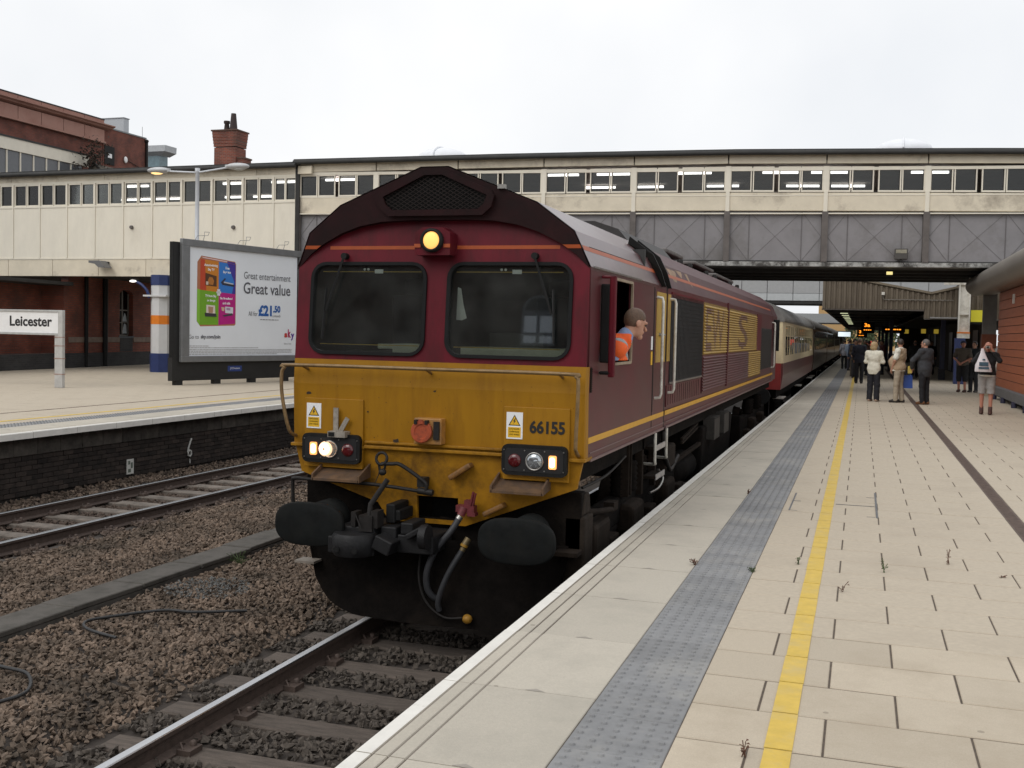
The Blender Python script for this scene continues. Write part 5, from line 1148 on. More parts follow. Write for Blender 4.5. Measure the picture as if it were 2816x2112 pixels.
pz = thing('pillar', 'brown and cream pillar between the white column and the boarded building', 'pillar', (7.35,29.5,PZ)); MB().box(7.1,7.5,29.4,29.7,2.9,4.3).build('shaft', M('pillar_grey', (.14,.13,.12), .8), pz); MB().box(7.08,7.52,29.38,29.72,2.45,2.9).build('orange_band', M('pillar_rust', (.16,.045,.02), .7), pz); MB().box(7.1,7.5,29.4,29.7,PZ,2.45).build('base', M('pillar_cream', (.35,.30,.22), .8), pz)

# ================================================================ LEFT PLATFORM THINGS
# name board
SG = thing('station_sign', 'white station name board reading Leicester on a pale post', 'sign', (-15.95,14.38,LZ))
m_sw = M('sign_enamel', (.80,.80,.80), .4, var=.04, scale=4); m_sg = M('sign_frame', (.42,.42,.41), .5, .1, var=.15, scale=8)
MB().box(-19.6,-15.99,14.36,14.40,2.34,2.88).build('panel', m_sw, SG)
MB().box(-19.6,-15.97,14.33,14.43,2.88,2.93).box(-19.6,-15.97,14.33,14.43,2.29,2.345).build('frame_rail', m_sg, SG, bevel=.006)
mb = MB(); join(mb, text('Leicester', 1.335, .265, .028), lambda u,v,w: (-17.51+u, 14.357+w, 2.505+v)); mb.build('lettering', M('sign_black', (.015,.015,.016), .5), SG)
pm = MB(); pm.box(-16.08,-15.96,14.34,14.42,LZ,2.33).box(-15.97,-15.83,14.33,14.43,LZ,2.93); pm.build('post', M('post_grey', (.46,.455,.44), .5, .1, var=.12, scale=6), SG, bevel=.008)
MB().box(-16.09,-15.82,14.325,14.44,1.30,1.312).box(-16.09,-15.82,14.325,14.44,1.70,1.712).box(-16.09,-15.82,14.325,14.44,2.02,2.032).box(-16.09,-15.82,14.325,14.44,2.24,2.252).build('strap', M('strap_rust', (.30,.12,.07), .6), SG)
# billboard with an advertising poster
bA, bB = Vector((-14.53,16.9,0)), Vector((-13.40,21.68,0)); bd = (bB-bA).normalized(); bn = Vector((bd.y,-bd.x,0))   # bn: towards the tracks
BB = thing('billboard', 'large advertising billboard in a grey frame on black legs', 'billboard', tuple(bA.xy)+(LZ,))
def bw_(u, w, z): q = bA+bd*u+bn*w; return (q.x, q.y, z)
Lb = (bB-bA).length
m_bbk = M('billboard_black', (.010,.010,.010), .6, var=.3, scale=5); m_bfr = M('billboard_frame', (.20,.205,.21), .4, .4, var=.12, scale=4)
MB().box(.16,Lb+.9,-.20,-.03,1.08,1.72).box(.18,Lb+.9,-.17,-.02,1.7,4.90).build('backing', m_bbk, BB, warp=bw_)
for u in (.3,1.7,3.1,4.5): MB().box(u,u+.25,-.19,-.05,LZ,1.09).build('foot', m_bbk, BB, warp=bw_)
for k in range(6): MB().box(.16,.18,-.165+k*.024,-.152+k*.024,1.72,4.9).build('side_rib', m_bbk, BB, warp=bw_)
f0, f1, g0, g1 = .38, Lb+.22, 1.60, 5.0
MB().box(f0,f1,-.02,.10,g0,g0+.17).box(f0,f1,-.02,.10,g1-.19,g1).box(f0,f0+.27,-.02,.10,g0+.17,g1-.19).box(f1-.10,f1,-.02,.10,g0+.17,g1-.19).build('frame', m_bfr, BB, warp=bw_, bevel=.012)
pU0, pW, pZ0, pH = .655, 4.31, 1.77, 3.04
def ps(u, w, v): q = bA+bd*(pU0+u*pW)+bn*(.03+w); return (q.x, q.y, pZ0+v*pH)
PO = MB().box(-.005,1.005,-.01,0,-.005,1.005).build('poster', M('poster_white', (.76,.79,.83), .45, var=.03, scale=1), BB, warp=ps)
def pp(name, poly, col, lvl=1, extra=None):
    mb = MB(); mb.add([(u, .002*lvl, v) for u, v in poly], [tuple(range(len(poly)))]); return mb.build(name, M('print_%02d%02d%02d' % tuple(int(99*c) for c in col), col, .45, var=.04), PO, warp=ps)
def pt(s, u, v, w, h, col, bold=0, lvl=4):
    mb = MB(); join(mb, text(s, w, h, bold, .0), lambda a,b,c: (u+a, .002*lvl, v+b)); return mb.build('print', M('print_%02d%02d%02d' % tuple(int(99*c) for c in col), col, .5, var=.03), PO, warp=ps)
def rr(x0,x1,y0,y1,r): return rrect(x0,x1,y0,y1,r,4)
red,orn,blu,dbl,grn,mag,pur = (.50,.06,.02),(.55,.20,.02),(.03,.18,.55),(.05,.03,.28),(.16,.36,.02),(.45,.01,.20),(.16,.03,.22)
pp('print', [(.095,.905),(.105,.925),(.40,.895),(.41,.87),(.41,.30),(.40,.287),(.10,.273),(.07,.32),(.072,.865)], (.42,.16,.08), 1)
pp('print', [(.072,.62),(.098,.61),(.095,.28),(.07,.325)], (.22,.48,.04), 2)
pp('print', [(.098,.893),(.135,.89),(.150,.605),(.096,.61)], red, 2); pp('print', [(.135,.89),(.256,.883),(.256,.597),(.150,.605)], orn, 2)
pp('print', [(.256,.883),(.405,.868),(.405,.587),(.256,.597)], blu, 2); pp('print', [(.33,.876),(.405,.868),(.405,.587),(.375,.59),(.395,.70)], dbl, 3)
pp('print', [(.096,.61),(.256,.597),(.256,.29),(.095,.287)], grn, 2); pp('print', [(.256,.597),(.405,.587),(.405,.305),(.256,.29)], mag, 2)
pp('print', [(.105,.915),(.33,.893),(.33,.884),(.12,.905)], (.75,.55,.55), 3); pp('print', [(.33,.893),(.40,.886),(.402,.87),(.33,.88)], dbl, 3)
W3 = (.85,.86,.88)
for (s,u,v,w,h) in (('Award-winning',.130,.825,.115,.030),('Sky TV',.160,.785,.058,.030),('Free',.315,.815,.035,.026),('Sky+ box',.293,.772,.070,.030),('TV from Sky',.140,.54,.095,.030),('on the go',.155,.50,.072,.028),('Sky Broadband',.268,.525,.110,.028),('and calls',.292,.485,.066,.024)): pt(s,u,v,w,h,W3,.03)
pp('print', [(.243,.625),(.268,.625),(.268,.565),(.243,.565)], (.7,.7,.72), 5); pp('print', [(.236,.605),(.276,.605),(.276,.585),(.236,.585)], (.7,.7,.72), 5)
pp('print', [(.140,.77),(.237,.745),(.237,.647),(.140,.655)], (.09,.035,.012), 4); pp('print', [(.175,.735),(.20,.73),(.215,.70),(.205,.66),(.17,.665),(.16,.70)], (.42,.16,.03), 5); pp('print', [(.145,.69),(.165,.69),(.165,.66),(.145,.66)], (.6,.5,.4), 5)
pp('print', [(.274,.69),(.31,.735),(.318,.725),(.295,.69),(.396,.675),(.393,.655),(.29,.668)], (.03,.03,.05), 4); pp('print', [(.30,.70),(.39,.685),(.38,.676),(.30,.688)], (.5,.52,.56), 5)
pp('print', [(.15,.475),(.225,.47),(.228,.39),(.15,.395)], (.70,.62,.56), 4); pp('print', [(.165,.46),(.21,.455),(.205,.40),(.17,.40)], (.42,.24,.15), 5); pp('print', [(.135,.40),(.235,.395),(.24,.365),(.14,.365)], (.04,.035,.04), 5)
pp('print', [(.315,.465),(.385,.46),(.385,.40),(.315,.405)], (.66,.68,.72), 4); pp('print', [(.325,.455),(.36,.452),(.36,.43),(.325,.432)], (.4,.25,.4), 5); pp('print', [(.29,.38),(.375,.405),(.385,.385),(.31,.37)], (.05,.05,.06), 5); pp('print', [(.28,.46),(.31,.455),(.305,.42),(.285,.425)], (.6,.45,.3), 4)
gry = (.10,.10,.115); lg = (.24,.24,.25)
pt('Great entertainment', .483, .742, .453, .068, gry, 0); pt('Great value', .480, .598, .455, .112, gry, .012)
pt('All for', .528, .385, .085, .045, gry, 0); bl_ = (.012,.10,.36)
pt('£21', .622, .385, .130, .110, bl_, .045); pt('.50', .765, .425, .072, .070, bl_, .045); pt('a month', .760, .380, .078, .026, gry, 0); dashes(MB(), .64, .348, .18, .009, lambda u,v: (u,.008,v)).build('print', M('print_small', (.24,.24,.25), .5), PO, warp=ps)
pt('Go to', .004, .158, .085, .036, gry, 0); pt('sky.com/join', .105, .150, .170, .046, gry, .03)
# logo lettering in graded colours
for ch, u, w, h, v, col in (('s',.880,.030,.045,.178,(.50,.04,.03)),('k',.915,.032,.085,.178,(.42,.03,.12)),('y',.948,.034,.068,.150,(.10,.03,.28))): pt(ch, u, v, w, h, col, .05)
pt('Believe in better', .878, .108, .075, .016, lg)
for k, (w, v) in enumerate(((.17,.088),(.62,.072),(.95,.054),(.95,.040),(.95,.026),(.80,.012))): dashes(MB(), .006, v, w, .007, lambda a,b_: (a,.008,b_), 0, k).build('print', M('print_tiny', (.40,.40,.41), .5), PO, warp=ps)
MB().box(2.2,2.75,.0,.008,1.31,1.47).build('maker_plate', M('plate_blue', (.02,.05,.22), .4), BB, warp=lambda u,w,z: bw_(u,w-.035,z))
mb = MB(); join(mb, text('JCDecaux', .40, .075, .04), lambda u,v,w: (2.28+u, -.022, 1.355+v)); mb.build('lettering', m_paper, BB, warp=bw_)
for u in (1.15,2.75,4.35):
    MB().tube([(u-.25,.0,5.0),(u-.2,.05,5.12),(u,.1,5.14),(u,.1,5.24),(u+.18,.1,5.25),(u+.18,.05,5.16),(u+.05,.05,5.14),(u+.05,.0,5.0)], .008, 5).build('access_hook', m_bfr, BB, warp=bw_)
# twin-arm lamp post
LPo = thing('lamp_post', 'white twin arm lamp post rising behind the billboard', 'lamp post', (-16.0,20.3,LZ)); m_lp = M('lamp_post_white', (.55,.57,.60), .4, .1, var=.06)
MB().lathe([(.095,0),(.095,4.2),(.065,4.25),(.062,6.3),(.075,6.32),(.075,6.45),(.0,6.46)], (-16.0,20.3,LZ), 'z', 16).build('post', m_lp, LPo)
MB().tube([(-16.0,20.3,7.28),(-16.8,20.3,7.33),(-17.1,20.3,7.35)], .028, 8).tube([(-16.0,20.3,7.28),(-15.3,20.3,7.36),(-14.95,20.3,7.40)], .028, 8).build('arm', m_lp, LPo)
for s, cx, cz in ((-1,-17.40,7.38),(1,-14.60,7.43)):
    mb = MB(); mb.ball((cx,20.3,cz), (.40,.19,.10), 18, 8); mb.box(cx+(.28 if s < 0 else -.40),cx+(.40 if s < 0 else -.28),20.24,20.36,cz-.05,cz+.05); h = mb.build('lamp_head', M('lamp_head_grey', (.50,.51,.52), .4, .1, var=.05), LPo)
    MB().ball((cx+s*.05,20.3,cz-.065), (.22,.13,.06), 14, 6).build('lamp_bowl', EM('lamp_lit', (1.0,.62,.25), 1.4) if s < 0 else M('lamp_bowl', (.50,.52,.52), .25), h)
# bridge column on the left platform
LC = thing('bridge_column', 'octagonal white column with an orange band and dark blue ends under the left of the footbridge', 'column', (-20.04,24.1,LZ))
def octa(z0, z1, r, name, mat): return MB().prism([(-20.04+r*math.cos(R(22.5+45*k)), 24.1+r*math.sin(R(22.5+45*k))) for k in range(8)], 'z', z0, z1).build(name, mat, LC)
cw = M('column_paint', (.60,.60,.60), .5, var=.05, scale=4)
octa(LZ,1.62,.395,'blue_base',M('column_blue_paint', (.020,.036,.13), .5, var=.15)); octa(1.62,2.64,.365,'shaft',cw); octa(2.64,2.95,.370,'orange_band',M('column_orange', (.72,.20,.012), .5, var=.08)); octa(2.95,4.0,.365,'shaft',cw); octa(4.0,4.36,.38,'blue_capital',MATS['column_blue_paint'])
MB().box(-20.50,-19.56,23.68,24.5,3.60,3.66).build('collar', cw, LC); MB().tube(spline([(-20.3,23.75,3.55),(-20.35,23.7,3.8),(-20.55,23.68,4.0),(-20.75,23.68,4.1)],5), .05, 7).build('lamp_arm', MATS['column_blue_paint'], LC)
la = thing('bulkhead_lamp', 'small lit lamp on a blue arm at the top of the octagonal column', 'lamp', (-20.92,23.68,4.14)); MB().ball((-20.92,23.68,4.13), (.13,.08,.04), 12, 6).build('lamp_glass', EM('lamp_white', (1.0,.93,.85), 2.5), la); MB().box(-21.0,-20.75,23.62,23.74,4.17,4.21).build('lamp_body', m_bdark, la)
# brick building under and behind the bridge
wa, wb = Vector((-23.87,20.71,0)), Vector((-24.92,29.6,0)); wd = (wb-wa).normalized(); wn = Vector((-wd.y,wd.x,0))
def ww(u, w, z): q = wa+wd*u+wn*w; return (q.x, q.y, z)
WB = thing('brick_building', 'red brick platform building with an arched window and dark plinth behind the column', 'building', (-24.5,26,LZ))
m_br = BRICK('red_brick', (.245,.062,.034), (.17,.042,.026), (.11,.06,.045), (wd.x, wd.y), ms=.012, dirt=(.07,.035,.028), dlo=.52, dhi=.78)
m_brd = BRICK('dark_brick', (.035,.034,.036), (.025,.024,.026), (.04,.038,.036), (wd.x, wd.y))
arch_w = [(7.12,2.14),(8.10,2.14),(8.10,3.78)]+[(7.61+.49*math.cos(R(a)), 3.78+.21*math.sin(R(a))) for a in range(15,180,15)]+[(7.12,3.78)]
arch_2 = [(u+3.45, v) for u, v in arch_w]
MB().box(-12,3.72,.9,1.2,1.5,4.05).box(3.45,3.74,.0,.9,1.5,4.05).build('recessed_wall', m_br, WB, warp=ww)  # near part set back so the added slab keeps it dark
mb = MB(); join(mb, plate([(3.74,1.5),(24,1.5),(24,6.8),(3.74,6.8)], [arch_w, arch_2], .3), lambda u,v,w: (u, .15+w, v)); mb.build('wall', m_br, WB, warp=ww)
MB().box(-12,24,-.06,.3,LZ-.05,1.5).build('plinth', m_brd, WB, warp=ww)
MB().box(3.75,7.1,-.03,.1,1.90,2.10).box(8.12,10.5,-.03,.1,1.90,2.10).build('string_course', M('stone_band', (.20,.15,.12), .85, var=.25, scale=4), WB, warp=ww)
for u in (4.75, 6.0): MB().tube([(u,-.08,LZ),(u,-.08,4.6)], .10 if u > 5 else .075, 8).build('drain_pipe', m_blk, WB, warp=ww)
for du in (0, 3.45):
    f = MB().box(7.15+du,8.08+du,.20,.24,2.14,2.2).box(7.15+du,7.2+du,.18,.24,2.2,3.85).box(8.03+du,8.08+du,.18,.24,2.2,3.85).box(7.58+du,7.64+du,.18,.24,2.2,3.95).box(7.2+du,8.03+du,.18,.24,3.15,3.2).box(7.2+du,8.03+du,.18,.24,2.66,2.69).build('window_frame', M('frame_grey', (.20,.19,.17), .7), WB, warp=ww)
    MB().box(7.2+du,8.03+du,.22,.225,2.2,3.98).build('window_pane', GLASS('old_glass', (.16,.17,.17)), f, warp=ww); MB().box(7.1+du,8.12+du,.35,.37,2.1,4.0).build('blind_room', m_inside, f, warp=ww)
    MB().add([(7.66+du,.21,2.24),(8.0+du,.21,2.24),(7.95+du,.21,2.6),(7.78+du,.21,2.64)],[(0,1,2,3)]).add([(7.66+du,.21,2.72),(8.0+du,.21,2.72),(7.93+du,.21,2.95),(7.84+du,.21,3.08),(7.72+du,.21,2.9)],[(0,1,2,3,4)]).build('bird_paper', M('paper_grey', (.40,.44,.47), .7, var=.15), f, warp=ww)
    MB().box(7.05+du,8.17+du,-.02,.12,2.06,2.14).build('window_sill', M('sill_blue', (.06,.07,.08), .7), f, warp=ww)
    MB().box(7.15+du,8.08+du,-.01,.04,1.52,2.06).build('apron_panel', m_brd, WB, warp=ww)
MB().box(6.0,24,.2,6,6.8,7.0).build('flat_roof', m_broof, WB, warp=ww)
# slab added to shade the set-back near left part of the wall
MB().box(-12,3.6,-.3,6,3.98,4.10).build('shade_slab', m_bdark, WB, warp=ww)
# chimney
CH = thing('chimney', 'tall red brick chimney stack with two pots above the footbridge roof', 'chimney', (-26.6,38,7))
m_chb = BRICK('chimney_brick', (.24,.060,.032), (.15,.042,.028), (.17,.12,.10), (1,0), ms=.010, dirt=(.08,.045,.035), dlo=.5, dhi=.8)
MB().prism([(-27.25,38),(-26.02,38),(-26.02,38.9),(-27.25,38.9)], 'z', 7, 11.25).box(-26.02,-25.66,38.1,38.8,7,10.85).build('stack', m_chb, CH)
mb = MB()
for k, (z0, e) in enumerate(((11.25,.0),(11.45,.02),(11.6,.035),(11.75,.05),(11.9,.065),(12.05,.075))): mb.box(-27.25-e,-26.02+e,38-e,38.9+e,z0,z0+.16)
mb.build('corbel_course', m_chb, CH); MB().box(-27.37,-25.9,37.88,39.02,12.2,12.27).box(-26.02,-25.62,38.06,38.84,10.85,10.93).build('cap', M('cap_dark', (.10,.06,.045), .9), CH)
MB().lathe([(.15,0),(.11,.35),(.15,.38),(.15,.5)], (-26.80,38.4,12.27), 'z', 12).build('chimney_pot', M('pot_dark', (.045,.03,.028), .8), CH)
MB().lathe([(.20,0),(.12,.85)], (-26.42,38.4,12.27), 'z', 12).build('chimney_pot', MATS['pot_dark'], CH)
# terracotta fronted building and its neighbours, above and behind the bridge on the left
TB = thing('terracotta_building', 'red brick hall with a pink terracotta cornice and cream windowed lean-to at the upper left', 'building', (-41,40,0))
m_tc = M('terracotta', (.36,.20,.16), .8, var=.1, scale=2, dirt=(.27,.13,.10), dscale=1); m_tbr = BRICK('hall_brick', (.21,.055,.034), (.15,.042,.030), (.12,.07,.055), (0,1), ms=.012, dirt=(.07,.03,.025), dlo=.52, dhi=.75)
MB().box(-46,-40.05,18,45.6,0,14.3).build('wall', m_tbr, TB)
for k in range(17): 
    y0 = 45.6-1.72*(k+1); MB().box(-40.06,-39.9,y0+.02,y0+1.70,13.45,14.15).build('terracotta_panel', m_tc, TB); MB().box(-40.1,-39.92,y0+.015,y0+1.705,14.48,14.73).build('parapet_block', m_tc, TB)
MB().prism([(-40.1,14.18),(-39.75,14.28),(-39.70,14.34),(-39.55,14.40),(-39.55,14.46),(-40.1,14.48)], 'y', 18, 46.15).box(-40.1,-39.8,18,45.62,13.36,13.46).build('cornice', m_tc, TB); MB().box(-46,-39.9,18,45.6,14.73,14.80).build('roof_edge', m_broof, TB)
MB().box(-40.06,-39.6,18,43.9,11.68,12.32).build('cream_fascia', m_bcr, TB); MB().box(-41,-39.55,18,43.95,12.32,12.40).build('lean_to_roof', m_broof, TB)
for k in range(20):
    y0 = 43.4-.96*(k+1); f = MB().box(-39.75,-39.65,y0,y0+.08,10.0,11.68).build('window_post', m_bcr, TB); MB().box(-39.72,-39.70,y0+.08,y0+.96,10.0,11.66).build('window_pane', M('slate_glass', (.11,.115,.125), .15, var=.1), TB)
MB().box(-40.05,-39.6,18,43.9,9.0,10.4).build('lean_to_base', m_bcr, TB)
NB = thing('brick_annexe', 'plain red brick block with a dark door right of the terracotta cornice', 'building', (-40.5,48,0)); MB().box(-47,-40.02,45.62,49.6,0,14.34).build('wall', m_tbr, NB); MB().box(-47,-39.98,45.62,49.65,14.34,14.42).build('roof_edge', M('lead_grey', (.22,.23,.24), .6), NB)
MB().box(-40.03,-39.98,45.72,46.6,12.2,13.3).build('door', m_blk, NB); MB().box(-39.98,-39.965,46.0,46.35,12.6,12.85).build('door_notice', m_paper, NB); MB().tube([(-39.95,49.62,10),(-39.95,49.62,14.2)], .09, 8).ball((-39.95,49.6,14.2),(.14,.14,.12)).build('drain_pipe', m_dkst, NB); MB().ball((-39.95,47.6,12.72),(.06,.17,.2)).build('wall_lamp', m_sw, NB)
MB().tube([(-39.97,47.8,12.7),(-39.97,49.6,12.3)], .02, 5).build('cable', m_blk, NB); MB().tube([(-40.2,49.5,14.4),(-40.2,49.5,15.1)], .012, 5).build('aerial', m_dkst, NB)
GB = thing('office_building', 'pale grey flat roofed block showing just above the red brick annexe', 'building', (-52,62,0)); MB().box(-55,-49.85,60,60.6,0,18.1).build('wall', M('pale_cladding', (.42,.44,.47), .5, var=.05), GB); MB().box(-55.05,-49.8,59.95,60.65,18.1,18.16).build('roof_edge', M('lead_grey2', (.3,.31,.33), .6), GB)
G2 = thing('glass_tower', 'small grey tower with an overhanging slab roof right of the red brick annexe', 'building', (-47.5,62,0)); MB().box(-49,-46.66,60,61,0,15.4).build('wall', M('tower_glass', (.13,.20,.23), .2, var=.2, scale=3), G2)
MB().add([(-49,59.6,15.9),(-45.87,59.6,15.9),(-45.87,61,15.9),(-49,61,15.9),(-49,59.6,15.45),(-45.9,59.6,15.45),(-46.5,60,15.2),(-49,60,15.2),(-46.5,61,15.2),(-49,61,15.2),(-45.9,61,15.45)], [(0,3,2,1),(0,1,5,4),(4,5,6,7),(1,2,10,5),(5,10,8,6)] ).build('slab_roof', M('slab_grey', (.40,.42,.44), .5), G2)
GA = thing('gabled_roof', 'weathered slate gable with dark bushes in front of the red brick annexe', 'roof', (-38,43,8)); MB().prism([(-39.6,10.6),(-38.6,11.75),(-37.6,10.6)], 'y', 43.2, 45.0).build('slates', M('slate_moss', (.12,.105,.085), .9, var=.3, scale=6), GA); MB().bar((-39.63,43.15,10.6),(-38.6,43.15,11.8),.12,.1).bar((-38.6,43.15,11.8),(-37.57,43.15,10.6),.12,.1).build('barge_board', m_dkst, GA)
mb = MB()
for k in range(500):
    a, b, c = rng.normal(0,.38), rng.normal(0,.32), rng.normal(0,.55); p = Vector((-38.9+a, 43.4+b, 12.05+c)); d1 = Vector(rng.normal(size=3)).normalized()*.10; d2 = Vector(rng.normal(size=3)).normalized()*.06; mb.add([p-d1,p-d2,p+d1,p+d2],[(0,1,2,3)])
mb.build('bush', M('dry_bush', (.035,.026,.018), .9, var=.4), None, 'dark leggy bush growing from the brickwork left of the slate gable', 'bush', o=(-38.9,43.4,11))
# hall behind the photographer, over the tracks: it keeps the cab front dark and mirrors in the windscreens
SH = thing('station_hall', 'dark brick station hall with a pale arched window, mirrored in the right windscreen', 'building', (-5,-34,0))
m_shb = BRICK('hall_wall_brick', (.085,.035,.024), (.06,.026,.02), (.06,.045,.04), (1,0), ms=.012)
MB().box(-45,9,-46,-34,5.2,11.8).build('wall', m_shb, SH); MB().box(-45,-13,-46,-34.2,-.3,5.2).box(6,9,-46,-34.2,-.3,5.2).build('abutment', m_shb, SH)
cx, zb = -9.55, 6.9
ar = [(cx-.75,zb),(cx+.75,zb),(cx+.75,zb+1.45)]+[(cx+.75*math.cos(R(a)), zb+1.45+.7*math.sin(R(a))) for a in range(15,180,15)]+[(cx-.75,zb+1.45)]
MB().prism(ar, 'y', -34.0, -33.94).build('arched_window', M('arch_frame', (.30,.32,.38), .7), SH)
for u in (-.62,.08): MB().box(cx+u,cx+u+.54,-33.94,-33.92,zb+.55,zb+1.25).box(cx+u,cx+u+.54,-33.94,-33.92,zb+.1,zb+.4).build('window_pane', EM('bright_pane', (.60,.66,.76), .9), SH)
MB().prism([(cx+.62*math.cos(R(a)), zb+1.5+.55*math.sin(R(a))) for a in range(0,181,15)], 'y', -33.94, -33.92).build('fanlight', M('fan_dark', (.03,.035,.05), .3), SH)
# far end: building and trees beyond the bridges
FT = thing('far_building', 'tan brick building beyond the far grey bridge', 'building', (2,190,0)); MB().box(-4,9,190,200,0,9).build('wall', M('tan_wall', (.42,.27,.12), .8, var=.08), FT)
m_leafm = M('leaves', (.06,.085,.035), .8, var=.4, scale=2)
for i, (x, y, h) in enumerate(((6,165,6),(9,172,7),(3,178,6))):
    t = thing('tree', ['small green tree far down the line, nearest of the clump','taller green tree at the right of the far clump','pale green tree behind the other two down the line'][i], 'tree', (x,y,0), 'trees beyond the platform end'); MB().tube([(x,y,0),(x+.1,y,h*.5)], [.2,.1], 7).build('trunk', m_sleeper, t)
    mb = MB(); N_ = 900
    for k in range(N_):
        d = rng.normal(size=3); d /= np.linalg.norm(d); p = Vector((x,y,h*.62))+Vector(d*np.array([2.4,2.4,h*.38])*rng.uniform(.4,1)**.5); a1 = Vector(rng.normal(size=3)).normalized()*.28; a2 = Vector(rng.normal(size=3)).normalized()*.18; mb.add([p-a1,p-a2,p+a1,p+a2],[(0,1,2,3)])
    mb.build('crown', m_leafm, t)
# ================================================================ PEOPLE
def surface_nets(S, o, h):
    """polygonise a signed distance grid"""
    ins = S < 0
    nx, ny, nz = S.shape
    acc = np.zeros((nx-1, ny-1, nz-1, 3)); cnt = np.zeros((nx-1, ny-1, nz-1))
    cor = [(i, j, k) for i in (0,1) for j in (0,1) for k in (0,1)]
    sl = lambda A, c: A[c[0]:nx-1+c[0], c[1]:ny-1+c[1], c[2]:nz-1+c[2]]
    for a in cor:
        for ax in range(3):
            if a[ax]: continue
            b = list(a); b[ax] = 1
            A, B = sl(S, a), sl(S, b); m = (A < 0) != (B < 0)
            t = np.where(m, A/np.where(np.abs(A-B) < 1e-12, 1, A-B), 0)
            for d in range(3): acc[..., d] += np.where(m, a[d]+(t if d == ax else 0), 0)
            cnt += m
    act = cnt > 0; idx = -np.ones(act.shape, int); idx[act] = np.arange(act.sum())
    ii = np.argwhere(act); V = (ii+acc[act]/cnt[act][:, None])*h+o
    F = []
    for ax in range(3):
        u, v = [(1,2),(2,0),(0,1)][ax]
        n = [nx, ny, nz]; s0 = [slice(1, n[d]-1) for d in range(3)]; s0[ax] = slice(0, n[ax]-1); s1 = list(s0); s1[ax] = slice(1, n[ax])
        A, B = ins[tuple(s0)], ins[tuple(s1)]; e = np.argwhere(A != B); fl = A[A != B]
        off = np.array([1,1,1]); off[ax] = 0; e = e+off
        q = []
        for du, dv in ((-1,-1),(0,-1),(0,0),(-1,0)):
            c = e.copy(); c[:, u] += du; c[:, v] += dv; q.append(idx[c[:,0], c[:,1], c[:,2]])
        q = np.stack(q, 1); q[~fl] = q[~fl][:, ::-1]; F.append(q)
    F = np.concatenate(F); return V, F[(F >= 0).all(1)]
def cap(a, b, ra, rb=None): return ('c', np.array(a, float), np.array(b, float), ra, ra if rb is None else rb)
def ell(c, r, M_=None): return ('e', np.array(c, float), np.array(r, float), M_)
def sdf(prims, k, lo, hi, h):
    ax = [np.arange(lo[d], hi[d]+h, h) for d in range(3)]
    P = np.stack(np.meshgrid(*ax, indexing='ij'), -1).astype(np.float32)
    S = None
    for p in prims:
        if p[0] == 'c':
            _, a, b, ra, rb = p; ab = b-a; t = np.clip(((P-a)@ab)/max(ab@ab, 1e-9), 0, 1)
            d = np.sqrt(((P-a-t[..., None]*ab)**2).sum(-1))-(ra+(rb-ra)*t)
        else:
            _, c, r, M_ = p; q = P-c
            if M_ is not None: q = q@M_
            l = np.sqrt(((q/r)**2).sum(-1)); g = np.sqrt(((q/(r*r))**2).sum(-1)); d = l*(l-1)/np.maximum(g, 1e-6)
        if S is None: S = d
        else:
            hh = np.clip(.5+.5*(d-S)/k, 0, 1); S = S*hh+d*(1-hh)-k*hh*(1-hh)
    return S, P
def bounds(prims, pad=.04):
    lo, hi = [], []
    for p in prims:
        if p[0] == 'c': lo += [p[1]-p[3], p[2]-p[4]]; hi += [p[1]+p[3], p[2]+p[4]]
        else: lo.append(p[1]-p[2].max()); hi.append(p[1]+p[2].max())
    return np.min(lo, 0)-pad, np.max(hi, 0)+pad
def layer(name, prims, mat, parent, h, k=.03, clip=None, wrinkle=0, label=None):
    lo, hi = bounds(prims); S, P = sdf(prims, k, lo, hi, h)
    if wrinkle:
        x, y, z = P[..., 0], P[..., 1], P[..., 2]; ph = random.uniform(0, 6)
        S = S+wrinkle*(np.sin(38*z+14*x+9*y+ph)+.7*np.sin(23*x-31*y+17*z+ph*2)+.5*np.sin(61*z-33*x+2*ph))
    if clip is not None: S = np.maximum(S, clip(P))
    V, F = surface_nets(S, lo, h)
    me = bpy.data.meshes.new(name); me.from_pydata(V.tolist(), [], F.tolist()); me.materials.append(mat)
    me.polygons.foreach_set('use_smooth', [True]*len(me.polygons)); me.update()
    ob = bpy.data.objects.new(name, me); COL.objects.link(ob); ob.parent = parent
    if label: ob['label'] = label
    return ob
m_skin = M('skin', (.48,.255,.175), .55, var=.10, scale=25); m_skin2 = M('skin_ruddy', (.45,.20,.14), .55, var=.1, scale=25)
def cloth(n, c, r=.85, v=.12): return M('cloth_'+n, c, r, var=v, scale=18, bump=.25, bscale=220)
def rotz(a): c, s = math.cos(a), math.sin(a); return np.array([[c,-s,0],[s,c,0],[0,0,1.]])
def rotx(a): c, s = math.cos(a), math.sin(a); return np.array([[1,0,0],[0,c,-s],[0,s,c]])
